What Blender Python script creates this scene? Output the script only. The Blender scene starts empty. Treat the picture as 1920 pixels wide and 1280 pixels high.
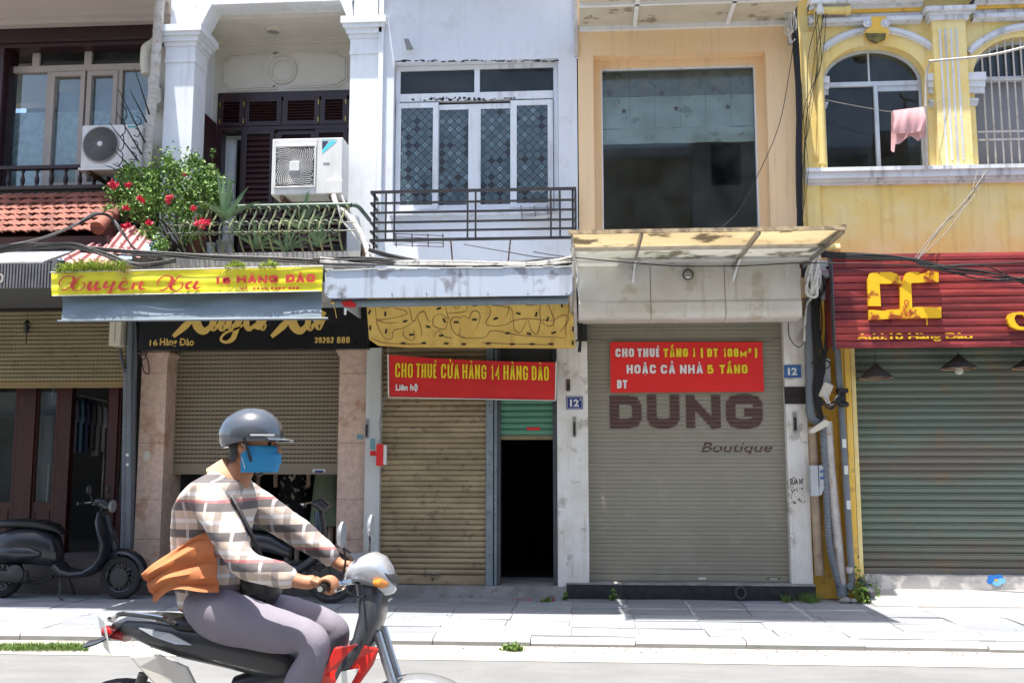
import bpy, bmesh, math, random
from mathutils import Vector, Matrix
random.seed(7)
R_ = math.radians
sc = bpy.context.scene
COL = sc.collection
# ------------------------------------------------------------------ camera, light, exposure
CAM = Vector((0.0, -10.7, 1.46)); PITCH, YAW, FPX = 7.0, 4.0, 1867.0
cd = bpy.data.cameras.new('camera'); cam = bpy.data.objects.new('camera', cd); COL.objects.link(cam)
cd.lens = 35.0; cd.sensor_width = 36.0; cd.clip_end = 500
cam.location = CAM; cam.rotation_euler = (R_(90 + PITCH), 0, R_(YAW)); sc.camera = cam
world = bpy.data.worlds.new('World'); sc.world = world; world.use_nodes = True
SUN = Vector((-0.137, -0.158, 1.0)).normalized()
nt = world.node_tree; nt.nodes.clear()
sky = nt.nodes.new('ShaderNodeTexSky'); sky.sky_type = 'NISHITA'; sky.sun_disc = False
sky.sun_elevation = math.asin(SUN.z); sky.sun_rotation = math.atan2(SUN.x, SUN.y)
sky.air_density = 1.0; sky.dust_density = 2.5; sky.ozone_density = 1.0
bg = nt.nodes.new('ShaderNodeBackground'); bg.inputs['Strength'].default_value = 0.15
ow = nt.nodes.new('ShaderNodeOutputWorld')
nt.links.new(sky.outputs[0], bg.inputs[0]); nt.links.new(bg.outputs[0], ow.inputs[0])
sd = bpy.data.lights.new('sun', 'SUN'); sd.energy = 5.0; sd.angle = R_(0.53); sd.color = (1.0, 0.965, 0.90)
so = bpy.data.objects.new('sun', sd); COL.objects.link(so); so.location = (0, -8, 14)
so.rotation_euler = SUN.to_track_quat('Z', 'Y').to_euler()
sc.view_settings.view_transform = 'Standard'; sc.view_settings.look = 'None'
sc.view_settings.exposure = 1.3; sc.view_settings.gamma = 1.0; sc.view_settings.use_curve_mapping = False
sc.render.engine = 'CYCLES'
sc.cycles.max_bounces = 8; sc.cycles.diffuse_bounces = 5; sc.cycles.transparent_max_bounces = 12
sc.cycles.sample_clamp_indirect = 6.0

# ------------------------------------------------------------------ measuring: photograph pixel -> point of the street at depth Y
_M = cam.rotation_euler.to_matrix()
def P(px, py, Y=0.0):
    d = _M @ Vector(((px - 960) / FPX, (640 - py) / FPX, -1.0))
    return CAM + d * ((Y - CAM.y) / d.y)
def Rc(x0, y0, x1, y1, Y=0.0):
    my, mx = (y0 + y1) / 2, (x0 + x1) / 2
    return P(x0, my, Y).x, P(x1, my, Y).x, P(mx, y1, Y).z, P(mx, y0, Y).z   # X0,X1,Z0,Z1
# ------------------------------------------------------------------ object helpers
ORG = {}
def tag(o, label=None, cat=None, group=None, kind=None):
    if label: o['label'] = label
    if cat: o['category'] = cat
    if group: o['group'] = group
    if kind: o['kind'] = kind
    return o
def thing(name, loc, label, cat, group=None):
    o = bpy.data.objects.new(name, None); COL.objects.link(o); o.location = loc
    o.empty_display_size = 0.2; ORG[o] = Vector(loc)
    return tag(o, label, cat, group)
def link(name, me, org, parent=None):
    o = bpy.data.objects.new(name, me); COL.objects.link(o)
    if parent is not None:
        o.parent = parent; o.location = Vector(org) - ORG[parent]
    else: o.location = org
    ORG[o] = Vector(org); return o
def again(src, dv, name=None, parent='same'):
    """one more of a part that shares its mesh, shifted by dv"""
    o = src.copy(); COL.objects.link(o); ORG[o] = ORG[src] + Vector(dv)
    if parent != 'same': o.parent = parent
    o.location = ORG[o] - (ORG[o.parent] if o.parent else Vector((0, 0, 0)))
    return o
def copy_thing(t, dv, label=None):
    o = t.copy(); COL.objects.link(o); o.location = t.location + Vector(dv); ORG[o] = ORG[t] + Vector(dv)
    if label: o['label'] = label
    for c in t.children:
        k = c.copy(); COL.objects.link(k); k.parent = o; ORG[k] = ORG[c] + Vector(dv)
        for g in c.children:
            q = g.copy(); COL.objects.link(q); q.parent = k; ORG[q] = ORG[g] + Vector(dv)
    return o
def smooth(pts, n=6):
    pts = [Vector(p) for p in pts]
    if len(pts) < 3: return pts
    out = []
    for i in range(len(pts) - 1):
        p0 = pts[max(i-1, 0)]; p1 = pts[i]; p2 = pts[i+1]; p3 = pts[min(i+2, len(pts)-1)]
        for k in range(n):
            t = k / n
            out.append(0.5 * ((2*p1) + (p2-p0)*t + (2*p0-5*p1+4*p2-p3)*t*t + (-p0+3*p1-3*p2+p3)*t*t*t))
    out.append(pts[-1]); return out
def sag(a, b, s, n=14):
    a, b = Vector(a), Vector(b)
    return [a.lerp(b, i/n) - Vector((0, 0, s * 4 * (i/n) * (1 - i/n))) for i in range(n+1)]
class MB:
    def __init__(s): s.v = []; s.f = []; s.m = []; s.cur = 0
    def add(s, vs, fs):
        b = len(s.v); s.v += [tuple(v) for v in vs]; s.f += [tuple(b+i for i in f) for f in fs]; s.m += [s.cur]*len(fs); return s
    def box(s, x0, x1, y0, y1, z0, z1):
        x0, x1 = sorted((x0, x1)); y0, y1 = sorted((y0, y1)); z0, z1 = sorted((z0, z1))
        return s.add([(x0,y0,z0),(x1,y0,z0),(x1,y1,z0),(x0,y1,z0),(x0,y0,z1),(x1,y0,z1),(x1,y1,z1),(x0,y1,z1)],
            [(0,3,2,1),(4,5,6,7),(0,1,5,4),(1,2,6,5),(2,3,7,6),(3,0,4,7)])
    def rbox(s, r, Y0, Y1):   # r = rectangle X0,X1,Z0,Z1
        return s.box(r[0], r[1], Y0, Y1, r[2], r[3])
    def quad(s, a, b, c, d): return s.add([a,b,c,d], [(0,1,2,3)])
    def prism(s, poly, d):    # poly: coplanar points, d: extrusion vector
        n = len(poly); d = Vector(d); A = [Vector(p) for p in poly]; B = [p + d for p in A]
        return s.add(A + B, [tuple(range(n-1,-1,-1)), tuple(range(n, 2*n))] + [(i, (i+1)%n, n+(i+1)%n, n+i) for i in range(n)])
    def px(s, prof, x0, x1):  # closed (y,z) profile swept along x
        return s.prism([(x0, y, z) for y, z in prof], (x1-x0, 0, 0))
    def frame(s, r, t, Y0, Y1, tb=None):
        X0,X1,Z0,Z1 = r; tb = t if tb is None else tb
        s.box(X0, X0+t, Y0, Y1, Z0, Z1); s.box(X1-t, X1, Y0, Y1, Z0, Z1)
        s.box(X0+t, X1-t, Y0, Y1, Z1-t, Z1); s.box(X0+t, X1-t, Y0, Y1, Z0, Z0+tb); return s
    def tube(s, pts, r, seg=8, cap=True):
        pts = [Vector(p) for p in pts]; n = len(pts)
        rs = r if isinstance(r, (list, tuple)) else [r]*n
        t = (pts[1]-pts[0]).normalized(); u = t.orthogonal().normalized(); b = len(s.v); vs = []; fs = []
        for i, p in enumerate(pts):
            tt = ((pts[min(i+1,n-1)]-pts[max(i-1,0)]))
            tt = tt.normalized() if tt.length > 1e-9 else t
            u = (u - tt*u.dot(tt)); u = u.normalized() if u.length > 1e-6 else tt.orthogonal().normalized()
            w = tt.cross(u)
            for k in range(seg):
                a = 2*math.pi*k/seg; vs.append(p + (u*math.cos(a)+w*math.sin(a))*rs[i])
        for i in range(n-1):
            for k in range(seg):
                k2 = (k+1)%seg; fs.append((i*seg+k, i*seg+k2, (i+1)*seg+k2, (i+1)*seg+k))
        if cap: fs += [tuple(range(seg-1,-1,-1)), tuple(range((n-1)*seg, n*seg))]
        return s.add(vs, fs)
    def lathe(s, prof, c, axis='z', seg=20, cap=True):   # prof: (radius, along)
        c = Vector(c); vs = []; fs = []; n = len(prof)
        for r, h in prof:
            for k in range(seg):
                a = 2*math.pi*k/seg; q = (r*math.cos(a), r*math.sin(a))
                vs.append(c + (Vector((q[0], q[1], h)) if axis=='z' else Vector((q[0], h, q[1])) if axis=='y' else Vector((h, q[0], q[1]))))
        for i in range(n-1):
            for k in range(seg):
                k2 = (k+1)%seg; fs.append((i*seg+k, i*seg+k2, (i+1)*seg+k2, (i+1)*seg+k))
        if cap: fs += [tuple(range(seg)), tuple(range((n-1)*seg, n*seg))]
        return s.add(vs, fs)
    def grid(s, fn, nu, nv):
        vs = [fn(i/nu, j/nv) for j in range(nv+1) for i in range(nu+1)]
        return s.add(vs, [(j*(nu+1)+i, j*(nu+1)+i+1, (j+1)*(nu+1)+i+1, (j+1)*(nu+1)+i) for j in range(nv) for i in range(nu)])
    def ribbon(s, pts, ws, Y, d=0.0):   # flat stroke in the xz plane with changing width
        pts = smooth(pts, 6); n = len(pts); W = [ws[min(int(i/(n-1)*(len(ws)-1)), len(ws)-2)] for i in range(n)] if len(ws) > 1 else ws*n
        if len(ws) > 1:
            W = []
            for i in range(n):
                t = i/(n-1)*(len(ws)-1); k = min(int(t), len(ws)-2); W.append(ws[k]*(1-(t-k)) + ws[k+1]*(t-k))
        L = []; Rr = []
        for i, p in enumerate(pts):
            t = pts[min(i+1,n-1)]-pts[max(i-1,0)]; t = Vector((t.x, 0, t.z))
            t = t.normalized() if t.length > 1e-9 else Vector((1,0,0))
            nn = Vector((-t.z, 0, t.x)) * W[i]/2
            L.append(Vector((p.x, Y, p.z))+nn); Rr.append(Vector((p.x, Y, p.z))-nn)
        for i in range(n-1): s.quad(Rr[i], Rr[i+1], L[i+1], L[i])
        return s
    def build(s, name, mat, parent=None, label=None, smoothed=False, kind=None, bevel=0, angle=None):
        V = [Vector(v) for v in s.v]
        mn = Vector([min(v[i] for v in V) for i in range(3)]); mx = Vector([max(v[i] for v in V) for i in range(3)])
        o = Vector(((mn.x+mx.x)/2, (mn.y+mx.y)/2, mn.z))
        me = bpy.data.meshes.new(name); me.from_pydata([v-o for v in V], [], s.f)
        mats = mat if isinstance(mat, (list, tuple)) else [mat]
        for m in mats: me.materials.append(m)
        if len(mats) > 1: me.polygons.foreach_set('material_index', s.m)
        bm = bmesh.new(); bm.from_mesh(me); bmesh.ops.recalc_face_normals(bm, faces=bm.faces); bm.to_mesh(me); bm.free()
        if smoothed:
            me.polygons.foreach_set('use_smooth', [True]*len(me.polygons))
            me.set_sharp_from_angle(angle=R_(angle or 42))
        me.update()
        ob = link(name, me, o, parent)
        if label: ob['label'] = label
        if kind: ob['kind'] = kind
        if bevel:
            b = ob.modifiers.new('edge', 'BEVEL'); b.width = bevel; b.segments = 2; b.limit_method = 'ANGLE'; b.angle_limit = R_(40)
        return ob
def struct(o): o['kind'] = 'structure'; return o
# ------------------------------------------------------------------ lettering
def text_verts(body, bold=0.0, shear=0.0, space=1.0):
    c = bpy.data.curves.new('lettering', 'FONT'); c.body = body; c.offset = bold; c.shear = shear; c.resolution_u = 3
    c.space_character = space; c.fill_mode = 'FRONT'
    o = bpy.data.objects.new('lettering', c); COL.objects.link(o)
    dg = bpy.context.evaluated_depsgraph_get(); me = bpy.data.meshes.new_from_object(o.evaluated_get(dg))
    vs = [v.co.copy() for v in me.vertices]; fs = [tuple(p.vertices) for p in me.polygons]
    bpy.data.objects.remove(o); bpy.data.curves.remove(c); bpy.data.meshes.remove(me)
    return vs, fs
def lettering(body, r, Y, mat, parent, name='lettering', bold=0.0, shear=0.0, space=1.0, thick=0.0, cuts=None, slope=0.0, label=None):
    vs, fs = text_verts(body, bold, shear, space)
    x0 = min(v.x for v in vs); x1 = max(v.x for v in vs); y0 = min(v.y for v in vs); y1 = max(v.y for v in vs)
    X0, X1, Z0, Z1 = r
    pts = [Vector((X0+(v.x-x0)/(x1-x0)*(X1-X0), Y, Z0+(v.y-y0)/(y1-y0)*(Z1-Z0) + slope*((v.x-x0)/(x1-x0)-0.5))) for v in vs]
    bm = bmesh.new(); bv = [bm.verts.new(p) for p in pts]
    for f in fs:
        try: bm.faces.new([bv[i] for i in f])
        except ValueError: pass
    if cuts:
        for z, g in cuts:
            for zz in (z-g/2, z+g/2):
                bmesh.ops.bisect_plane(bm, geom=bm.verts[:]+bm.edges[:]+bm.faces[:], plane_co=(0,0,zz), plane_no=(0,0,1))
        kill = [f for f in bm.faces if any(abs(f.calc_center_median().z - z) < g/2 for z, g in cuts)]
        bmesh.ops.delete(bm, geom=kill, context='FACES')
    bmesh.ops.recalc_face_normals(bm, faces=bm.faces)
    if bm.faces and sum(f.normal.y*f.calc_area() for f in bm.faces) > 0:
        bmesh.ops.reverse_faces(bm, faces=bm.faces)
    if thick:
        ext = bmesh.ops.extrude_face_region(bm, geom=bm.faces[:])
        for e in ext['geom']:
            if isinstance(e, bmesh.types.BMVert): e.co.y += thick
        bmesh.ops.recalc_face_normals(bm, faces=bm.faces)
    mb = MB(); idx = {}
    for i, v in enumerate(bm.verts): idx[v] = i; mb.v.append(tuple(v.co))
    for f in bm.faces: mb.f.append(tuple(idx[v] for v in f.verts)); mb.m.append(0)
    bm.free()
    return mb.build(name, mat, parent, label)
# ------------------------------------------------------------------ materials
MATS = {}
def mat(name, c, rough=0.75, c2=None, scale=3.0, amt=0.5, streak=None, streak_amt=0.0, spots=None, spots_amt=0.0, spot_scale=8.0,
        bump=0.0, bscale=40.0, metal=0.0, rand=0.0, spec=0.4, coat=0.0, stretch=(1,1,1), contrast=(0.35,0.65), obj=False, sheen=0.0, alpha=None):
    m = bpy.data.materials.new(name); m.use_nodes = True; n = m.node_tree.nodes; L = m.node_tree.links; MATS[name] = m
    b = n['Principled BSDF']; b.inputs['Roughness'].default_value = rough; b.inputs['Metallic'].default_value = metal
    b.inputs['Specular IOR Level'].default_value = spec
    if coat: b.inputs['Coat Weight'].default_value = coat; b.inputs['Coat Roughness'].default_value = 0.12
    if sheen: b.inputs['Sheen Weight'].default_value = sheen
    tc = n.new('ShaderNodeTexCoord'); ge = n.new('ShaderNodeNewGeometry')
    src = tc.outputs['Object'] if obj else ge.outputs['Position']
    def noise(sc_, vec=src, st=None, det=6):
        mp = n.new('ShaderNodeMapping'); L.new(vec, mp.inputs[0]); mp.inputs['Scale'].default_value = st or (1,1,1)
        t = n.new('ShaderNodeTexNoise'); t.inputs['Scale'].default_value = sc_; t.inputs['Detail'].default_value = det; t.inputs['Roughness'].default_value = 0.62
        L.new(mp.outputs[0], t.inputs[0]); return t.outputs['Fac']
    def ramp(fac, lo, hi):
        r = n.new('ShaderNodeMapRange'); r.inputs[1].default_value = lo; r.inputs[2].default_value = hi; r.clamp = True
        r.interpolation_type = 'SMOOTHSTEP'; L.new(fac, r.inputs[0]); return r.outputs[0]
    def mul(a, k):
        x = n.new('ShaderNodeMath'); x.operation = 'MULTIPLY'; L.new(a, x.inputs[0]); x.inputs[1].default_value = k; return x.outputs[0]
    def mix(f, a, bb, mode='MIX'):
        x = n.new('ShaderNodeMix'); x.data_type = 'RGBA'; x.blend_type = mode
        L.new(f, x.inputs[0]) if not isinstance(f, float) else setattr(x.inputs[0], 'default_value', f)
        for s_, v in ((6, a), (7, bb)):
            if isinstance(v, (tuple, list)): x.inputs[s_].default_value = (*v[:3], 1)
            else: L.new(v, x.inputs[s_])
        return x.outputs[2]
    col = None
    c2 = c2 or tuple(x*0.82 for x in c)
    col = mix(mul(ramp(noise(scale, st=stretch), *contrast), amt), c, c2)
    if streak:
        s1 = ramp(noise(9.0, st=(1.6, 1.6, 0.09)), 0.48, 0.66); s2 = ramp(noise(1.3), 0.40, 0.56)
        x = n.new('ShaderNodeMath'); x.operation = 'MULTIPLY'; L.new(s1, x.inputs[0]); L.new(s2, x.inputs[1])
        col = mix(mul(x.outputs[0], streak_amt), col, streak)
    if spots:
        s1 = ramp(noise(spot_scale, det=10), 0.555, 0.64)
        col = mix(mul(s1, spots_amt), col, spots)
    if rand:
        oi = n.new('ShaderNodeObjectInfo'); h = n.new('ShaderNodeHueSaturation')
        r = n.new('ShaderNodeMapRange'); L.new(oi.outputs['Random'], r.inputs[0]); r.inputs[3].default_value = 1-rand; r.inputs[4].default_value = 1+rand
        L.new(r.outputs[0], h.inputs['Value']); L.new(col, h.inputs['Color']); col = h.outputs[0]
    L.new(col, b.inputs['Base Color'])
    rr = n.new('ShaderNodeMapRange'); L.new(noise(scale*2.3), rr.inputs[0]); rr.inputs[3].default_value = max(0.03, rough-0.1); rr.inputs[4].default_value = min(1, rough+0.1)
    L.new(rr.outputs[0], b.inputs['Roughness'])
    if bump:
        bp = n.new('ShaderNodeBump'); bp.inputs['Strength'].default_value = bump; bp.inputs['Distance'].default_value = 0.01
        L.new(noise(bscale, det=8), bp.inputs['Height']); L.new(bp.outputs[0], b.inputs['Normal'])
    if alpha is not None: b.inputs['Alpha'].default_value = alpha
    return m
def glass(name, tint=(0.8,0.85,0.85), refl=1.0, dirt=(0.35,0.38,0.36), dirt_amt=0.1):
    m = bpy.data.materials.new(name); m.use_nodes = True; n = m.node_tree.nodes; L = m.node_tree.links; n.clear()
    out = n.new('ShaderNodeOutputMaterial'); tr = n.new('ShaderNodeBsdfTransparent'); tr.inputs[0].default_value = (*tint, 1)
    gl = n.new('ShaderNodeBsdfGlossy'); gl.inputs['Roughness'].default_value = 0.03; gl.inputs[0].default_value = (refl,)*3 + (1,)
    fr = n.new('ShaderNodeFresnel'); fr.inputs[0].default_value = 1.55
    df = n.new('ShaderNodeBsdfDiffuse'); df.inputs[0].default_value = (*dirt, 1)
    a = n.new('ShaderNodeMixShader'); b = n.new('ShaderNodeMixShader')
    no = n.new('ShaderNodeTexNoise'); no.inputs['Scale'].default_value = 3; no.inputs['Detail'].default_value = 9
    ge = n.new('ShaderNodeNewGeometry'); L.new(ge.outputs['Position'], no.inputs[0])
    mr = n.new('ShaderNodeMapRange'); mr.inputs[1].default_value = 0.35; mr.inputs[2].default_value = 0.75; mr.inputs[4].default_value = dirt_amt*2
    L.new(no.outputs[0], mr.inputs[0])
    L.new(fr.outputs[0], a.inputs[0]); L.new(tr.outputs[0], a.inputs[1]); L.new(gl.outputs[0], a.inputs[2])
    L.new(mr.outputs[0], b.inputs[0]); L.new(a.outputs[0], b.inputs[1]); L.new(df.outputs[0], b.inputs[2]); L.new(b.outputs[0], out.inputs[0])
    MATS[name] = m; return m

M_white = mat('white_plaster', (0.74,0.76,0.79), 0.85, (0.62,0.63,0.64), 2.0, 0.5, streak=(0.30,0.29,0.27), streak_amt=0.20, bump=0.25, bscale=60)
M_bluewhite = mat('pale_blue_plaster', (0.68,0.70,0.745), 0.85, (0.62,0.63,0.66), 1.4, 0.5, streak=(0.38,0.37,0.35), streak_amt=0.14, spots=(0.45,0.42,0.38), spots_amt=0.25, spot_scale=3, bump=0.2)
M_cream = mat('cream_plaster', (0.66,0.62,0.54), 0.85, (0.58,0.54,0.46), 1.5, 0.6, bump=0.2)
M_soffit_pink = mat('greyish_pink_soffit', (0.52,0.46,0.42), 0.8, (0.46,0.41,0.37), 1.2)
M_orange = mat('apricot_paint', (0.80,0.57,0.33), 0.8, (0.76,0.56,0.37), 1.0, 0.5, streak=(0.35,0.22,0.10), streak_amt=0.25, bump=0.12)
M_yellow = mat('yellow_limewash', (0.80,0.60,0.20), 0.88, (0.80,0.67,0.34), 1.7, 0.9, streak=(0.42,0.28,0.10), streak_amt=0.25, spots=(0.66,0.38,0.09), spots_amt=0.3, spot_scale=3.5, bump=0.35)
M_yellow_dk = mat('ochre_paint', (0.80,0.48,0.07), 0.7, (0.78,0.54,0.15), 3, 0.6, spots=(0.25,0.16,0.08), spots_amt=0.4, bump=0.2)
M_trimwhite = mat('white_moulding_paint', (0.66,0.68,0.72), 0.8, (0.52,0.53,0.55), 4, 0.6, streak=(0.15,0.14,0.12), streak_amt=0.5, bump=0.2)
M_peel = mat('peeling_whitewash', (0.72,0.70,0.66), 0.88, (0.60,0.56,0.48), 3.0, 0.7, streak=(0.40,0.32,0.20), streak_amt=0.5, spots=(0.34,0.31,0.27), spots_amt=0.7, spot_scale=4.5, bump=0.4, bscale=30)
M_marble = mat('pale_marble', (0.52,0.53,0.50), 0.35, (0.40,0.41,0.39), 4, 0.6, stretch=(1,1,0.3))
M_granite_pink = mat('pink_granite', (0.62,0.44,0.34), 0.45, (0.44,0.32,0.26), 14, 0.8, spots=(0.34,0.15,0.07), spots_amt=0.5, spot_scale=3.0, bump=0.05)
M_granite_grey = mat('speckled_granite', (0.16,0.14,0.13), 0.5, (0.07,0.06,0.06), 60, 0.9, bump=0.05)
M_concrete = mat('old_concrete', (0.30,0.29,0.27), 0.9, (0.19,0.18,0.17), 5, 0.8, spots=(0.10,0.09,0.08), spots_amt=0.5, bump=0.5, bscale=50)
M_blackstone = mat('black_granite', (0.018,0.018,0.02), 0.35, (0.035,0.035,0.035), 12, 0.7)
M_mahog = mat('dark_mahogany', (0.022,0.007,0.009), 0.42, (0.040,0.010,0.010), 8, 0.8, stretch=(1,1,0.15), coat=0.15, rand=0.25)
M_redwood = mat('red_brown_wood', (0.055,0.010,0.008), 0.45, (0.028,0.006,0.006), 8, 0.8, stretch=(1,1,0.15))
M_winbeige = mat('greige_window_paint', (0.42,0.36,0.31), 0.55, (0.36,0.31,0.27), 4)
M_winwhite = mat('white_window_paint', (0.72,0.74,0.77), 0.45, (0.62,0.63,0.65), 5, streak=(0.2,0.19,0.17), streak_amt=0.35)
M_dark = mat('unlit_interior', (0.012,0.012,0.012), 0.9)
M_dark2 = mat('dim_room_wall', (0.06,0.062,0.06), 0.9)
M_iron = mat('black_iron', (0.012,0.012,0.014), 0.5, (0.03,0.024,0.02), 10, 0.6)
M_rust = mat('rusty_iron', (0.13,0.07,0.04), 0.85, (0.05,0.035,0.03), 18, 0.9)
M_greeniron = mat('green_gold_iron', (0.15,0.16,0.07), 0.5, (0.035,0.055,0.035), 5, 0.9)
M_greentube = mat('dark_green_rail', (0.035,0.07,0.05), 0.4, (0.07,0.10,0.06), 6)
M_shut18 = mat('olive_beige_shutter', (0.26,0.215,0.115), 0.5, (0.20,0.165,0.09), 2, rand=0.08, spots=(0.13,0.08,0.04), spots_amt=0.3)
M_shut16 = mat('taupe_shutter', (0.255,0.21,0.145), 0.45, (0.21,0.17,0.115), 2, rand=0.06)
M_shut14 = mat('dirty_tan_shutter', (0.34,0.265,0.155), 0.5, (0.23,0.175,0.10), 6, 0.8, rand=0.09, spots=(0.12,0.09,0.06), spots_amt=0.6, spot_scale=14, stretch=(0.3,1,1), bump=0.15)
M_shut12 = mat('grey_green_shutter', (0.275,0.252,0.190), 0.5, (0.235,0.214,0.162), 1.3, 0.7, rand=0.035, spots=(0.33,0.31,0.25), spots_amt=0.3, spot_scale=4)
M_shut10 = mat('worn_green_shutter', (0.14,0.18,0.142), 0.5, (0.165,0.145,0.115), 1.1, 0.95, rand=0.13, spots=(0.24,0.15,0.06), spots_amt=0.35, spot_scale=3, stretch=(0.5,1,1.6), bump=0.15, contrast=(0.4,0.62))
M_shutgreen = mat('mint_green_shutter', (0.10,0.26,0.165), 0.45, (0.08,0.21,0.14), 4, rand=0.05)
M_railpost = mat('blue_grey_steel', (0.20,0.24,0.26), 0.5, (0.14,0.17,0.18), 6, 0.8, spots=(0.06,0.05,0.04), spots_amt=0.5, spot_scale=20)
M_pvc = mat('grey_pvc_pipe', (0.15,0.17,0.19), 0.4, (0.12,0.13,0.14), 4)
M_pvcdark = mat('dark_grey_conduit', (0.06,0.065,0.075), 0.45, (0.09,0.09,0.095), 4)
M_whitepipe = mat('dirty_white_pipe', (0.52,0.49,0.45), 0.6, (0.40,0.36,0.32), 8, 0.8, spots=(0.30,0.17,0.09), spots_amt=0.5, spot_scale=14)
M_tanpipe = mat('tan_clay_pipe', (0.42,0.31,0.21), 0.7, (0.30,0.22,0.15), 6, 0.8, spots=(0.12,0.08,0.06), spots_amt=0.5)
M_yellowpipe = mat('yellow_painted_pipe', (0.70,0.55,0.20), 0.7, (0.60,0.45,0.18), 8)
M_cream_plastic = mat('cream_plastic', (0.60,0.56,0.45), 0.4, (0.52,0.48,0.38), 6)
M_whiteplastic = mat('white_enamel', (0.62,0.61,0.58), 0.35, (0.56,0.55,0.52), 3, streak=(0.35,0.30,0.24), streak_amt=0.3)
M_greyplastic = mat('grey_fan_grille', (0.22,0.22,0.21), 0.45)
M_fanblack = mat('fan_recess', (0.02,0.02,0.022), 0.6)
M_greybox = mat('pale_grey_box_paint', (0.42,0.44,0.45), 0.45, (0.36,0.37,0.38), 6)
M_cable = mat('black_cable', (0.012,0.012,0.013), 0.5)
M_cablegrey = mat('grey_cable', (0.20,0.19,0.18), 0.6)
M_cablewhite = mat('white_insulated_pipe', (0.60,0.58,0.54), 0.7, (0.40,0.38,0.35), 20, 0.7, spots=(0.06,0.05,0.05), spots_amt=0.6, spot_scale=18, bump=0.4)
M_tile = mat('terracotta_tile', (0.23,0.075,0.048), 0.8, (0.14,0.055,0.042), 9, 0.8, rand=0.28, spots=(0.12,0.08,0.07), spots_amt=0.5, spot_scale=15, bump=0.3)
M_pink = mat('faded_pink_sheet', (0.47,0.21,0.20), 0.6, (0.40,0.17,0.17), 4)
M_metalroof = mat('weathered_zinc', (0.46,0.45,0.43), 0.5, (0.30,0.29,0.28), 6, 0.8, metal=0.0)
M_corrug = mat('grey_ribbed_metal', (0.17,0.165,0.17), 0.45, (0.11,0.105,0.11), 6, 0.8, metal=0.2)
M_canopyblue = mat('pale_blue_canopy_metal', (0.42,0.47,0.54), 0.5, (0.46,0.50,0.57), 1.4, 0.7, streak=(0.10,0.09,0.09), streak_amt=0.45, spots=(0.12,0.11,0.11), spots_amt=0.65, spot_scale=3.4)
M_valance = mat('slate_blue_canvas', (0.185,0.23,0.265), 0.9, (0.145,0.18,0.205), 2, 0.8, bump=0.1)
M_bannery = mat('yellow_vinyl', (0.72,0.64,0.03), 0.35, (0.62,0.55,0.03), 4, coat=0.2)
M_redprint = mat('red_print', (0.52,0.05,0.035), 0.5, (0.45,0.05,0.03), 8)
M_gold = mat('gold_lettering', (0.66,0.45,0.12), 0.4, (0.58,0.38,0.10), 8)
M_blacksign = mat('black_sign_face', (0.008,0.008,0.009), 0.3, (0.014,0.014,0.015), 3)
M_brownsign = mat('dark_brown_sign_face', (0.022,0.014,0.010), 0.5)
M_olivetext = mat('dull_olive_lettering', (0.16,0.12,0.02), 0.6)
M_yboard = mat('yellow_board', (0.80,0.56,0.15), 0.7, (0.66,0.42,0.10), 5, 0.6, streak=(0.28,0.16,0.05), streak_amt=0.25)
M_glue = mat('brown_glue_line', (0.24,0.13,0.045), 0.7, (0.36,0.21,0.07), 20)
M_bannerred = mat('red_vinyl', (0.60,0.020,0.018), 0.4, (0.50,0.018,0.016), 2, 0.7)
M_bannertext_y = mat('yellow_print', (0.78,0.60,0.02), 0.5)
M_bannertext_w = mat('white_print', (0.74,0.72,0.72), 0.5)
M_maroon = mat('maroon_painted_letters', (0.075,0.028,0.025), 0.5, (0.10,0.04,0.035), 20)
M_plateblue = mat('blue_enamel', (0.015,0.035,0.19), 0.35)
M_plateblue2 = mat('worn_blue_paint', (0.03,0.10,0.28), 0.5, (0.06,0.14,0.30), 20)
M_platewhite = mat('plate_white', (0.66,0.66,0.62), 0.4)
M_plank = mat('crimson_painted_plank', (0.13,0.016,0.020), 0.5, (0.34,0.045,0.038), 2.2, 0.95, stretch=(0.45,1,3), rand=0.30, spots=(0.10,0.015,0.03), spots_amt=0.5, spot_scale=2.5, bump=0.3)
M_sigyellow = mat('chrome_yellow_letters', (0.80,0.46,0.01), 0.5, (0.76,0.42,0.01), 6, spots=(0.25,0.03,0.01), spots_amt=0.95, spot_scale=5)
M_canglass = mat('yellowed_polycarbonate', (0.72,0.56,0.30), 0.4, (0.60,0.44,0.22), 3, 0.8, spots=(0.14,0.11,0.05), spots_amt=0.8, spot_scale=2.6, stretch=(0.6,1,1))
M_fascia = mat('off_white_metal_fascia', (0.66,0.65,0.61), 0.5, (0.56,0.53,0.46), 2.0, 0.8, streak=(0.30,0.24,0.14), streak_amt=0.4, spots=(0.34,0.28,0.18), spots_amt=0.4, spot_scale=3)
M_steelgrey = mat('galvanised_steel', (0.32,0.31,0.29), 0.45, (0.22,0.20,0.18), 8, 0.8, metal=0.4)
M_pave = mat('blue_grey_paving', (0.245,0.256,0.27), 0.75, (0.195,0.205,0.218), 5, 0.8, rand=0.14, spots=(0.16,0.15,0.14), spots_amt=0.35, spot_scale=6, bump=0.25, stretch=(0.5,1.5,1))
M_kerb = mat('kerb_stone', (0.30,0.30,0.295), 0.8, (0.27,0.265,0.255), 7, 0.7, rand=0.08, bump=0.3)
M_joint = mat('sandy_mortar', (0.26,0.24,0.215), 0.95, (0.13,0.11,0.09), 20)
M_asphalt = mat('worn_asphalt', (0.165,0.165,0.163), 0.85, (0.122,0.122,0.12), 3, 0.7, spots=(0.24,0.23,0.22), spots_amt=0.5, spot_scale=90, bump=0.5, bscale=120, stretch=(0.4,1,1))
M_gutter = mat('gutter_concrete', (0.40,0.375,0.33), 0.9, (0.32,0.29,0.25), 6, 0.8, bump=0.3)
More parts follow.
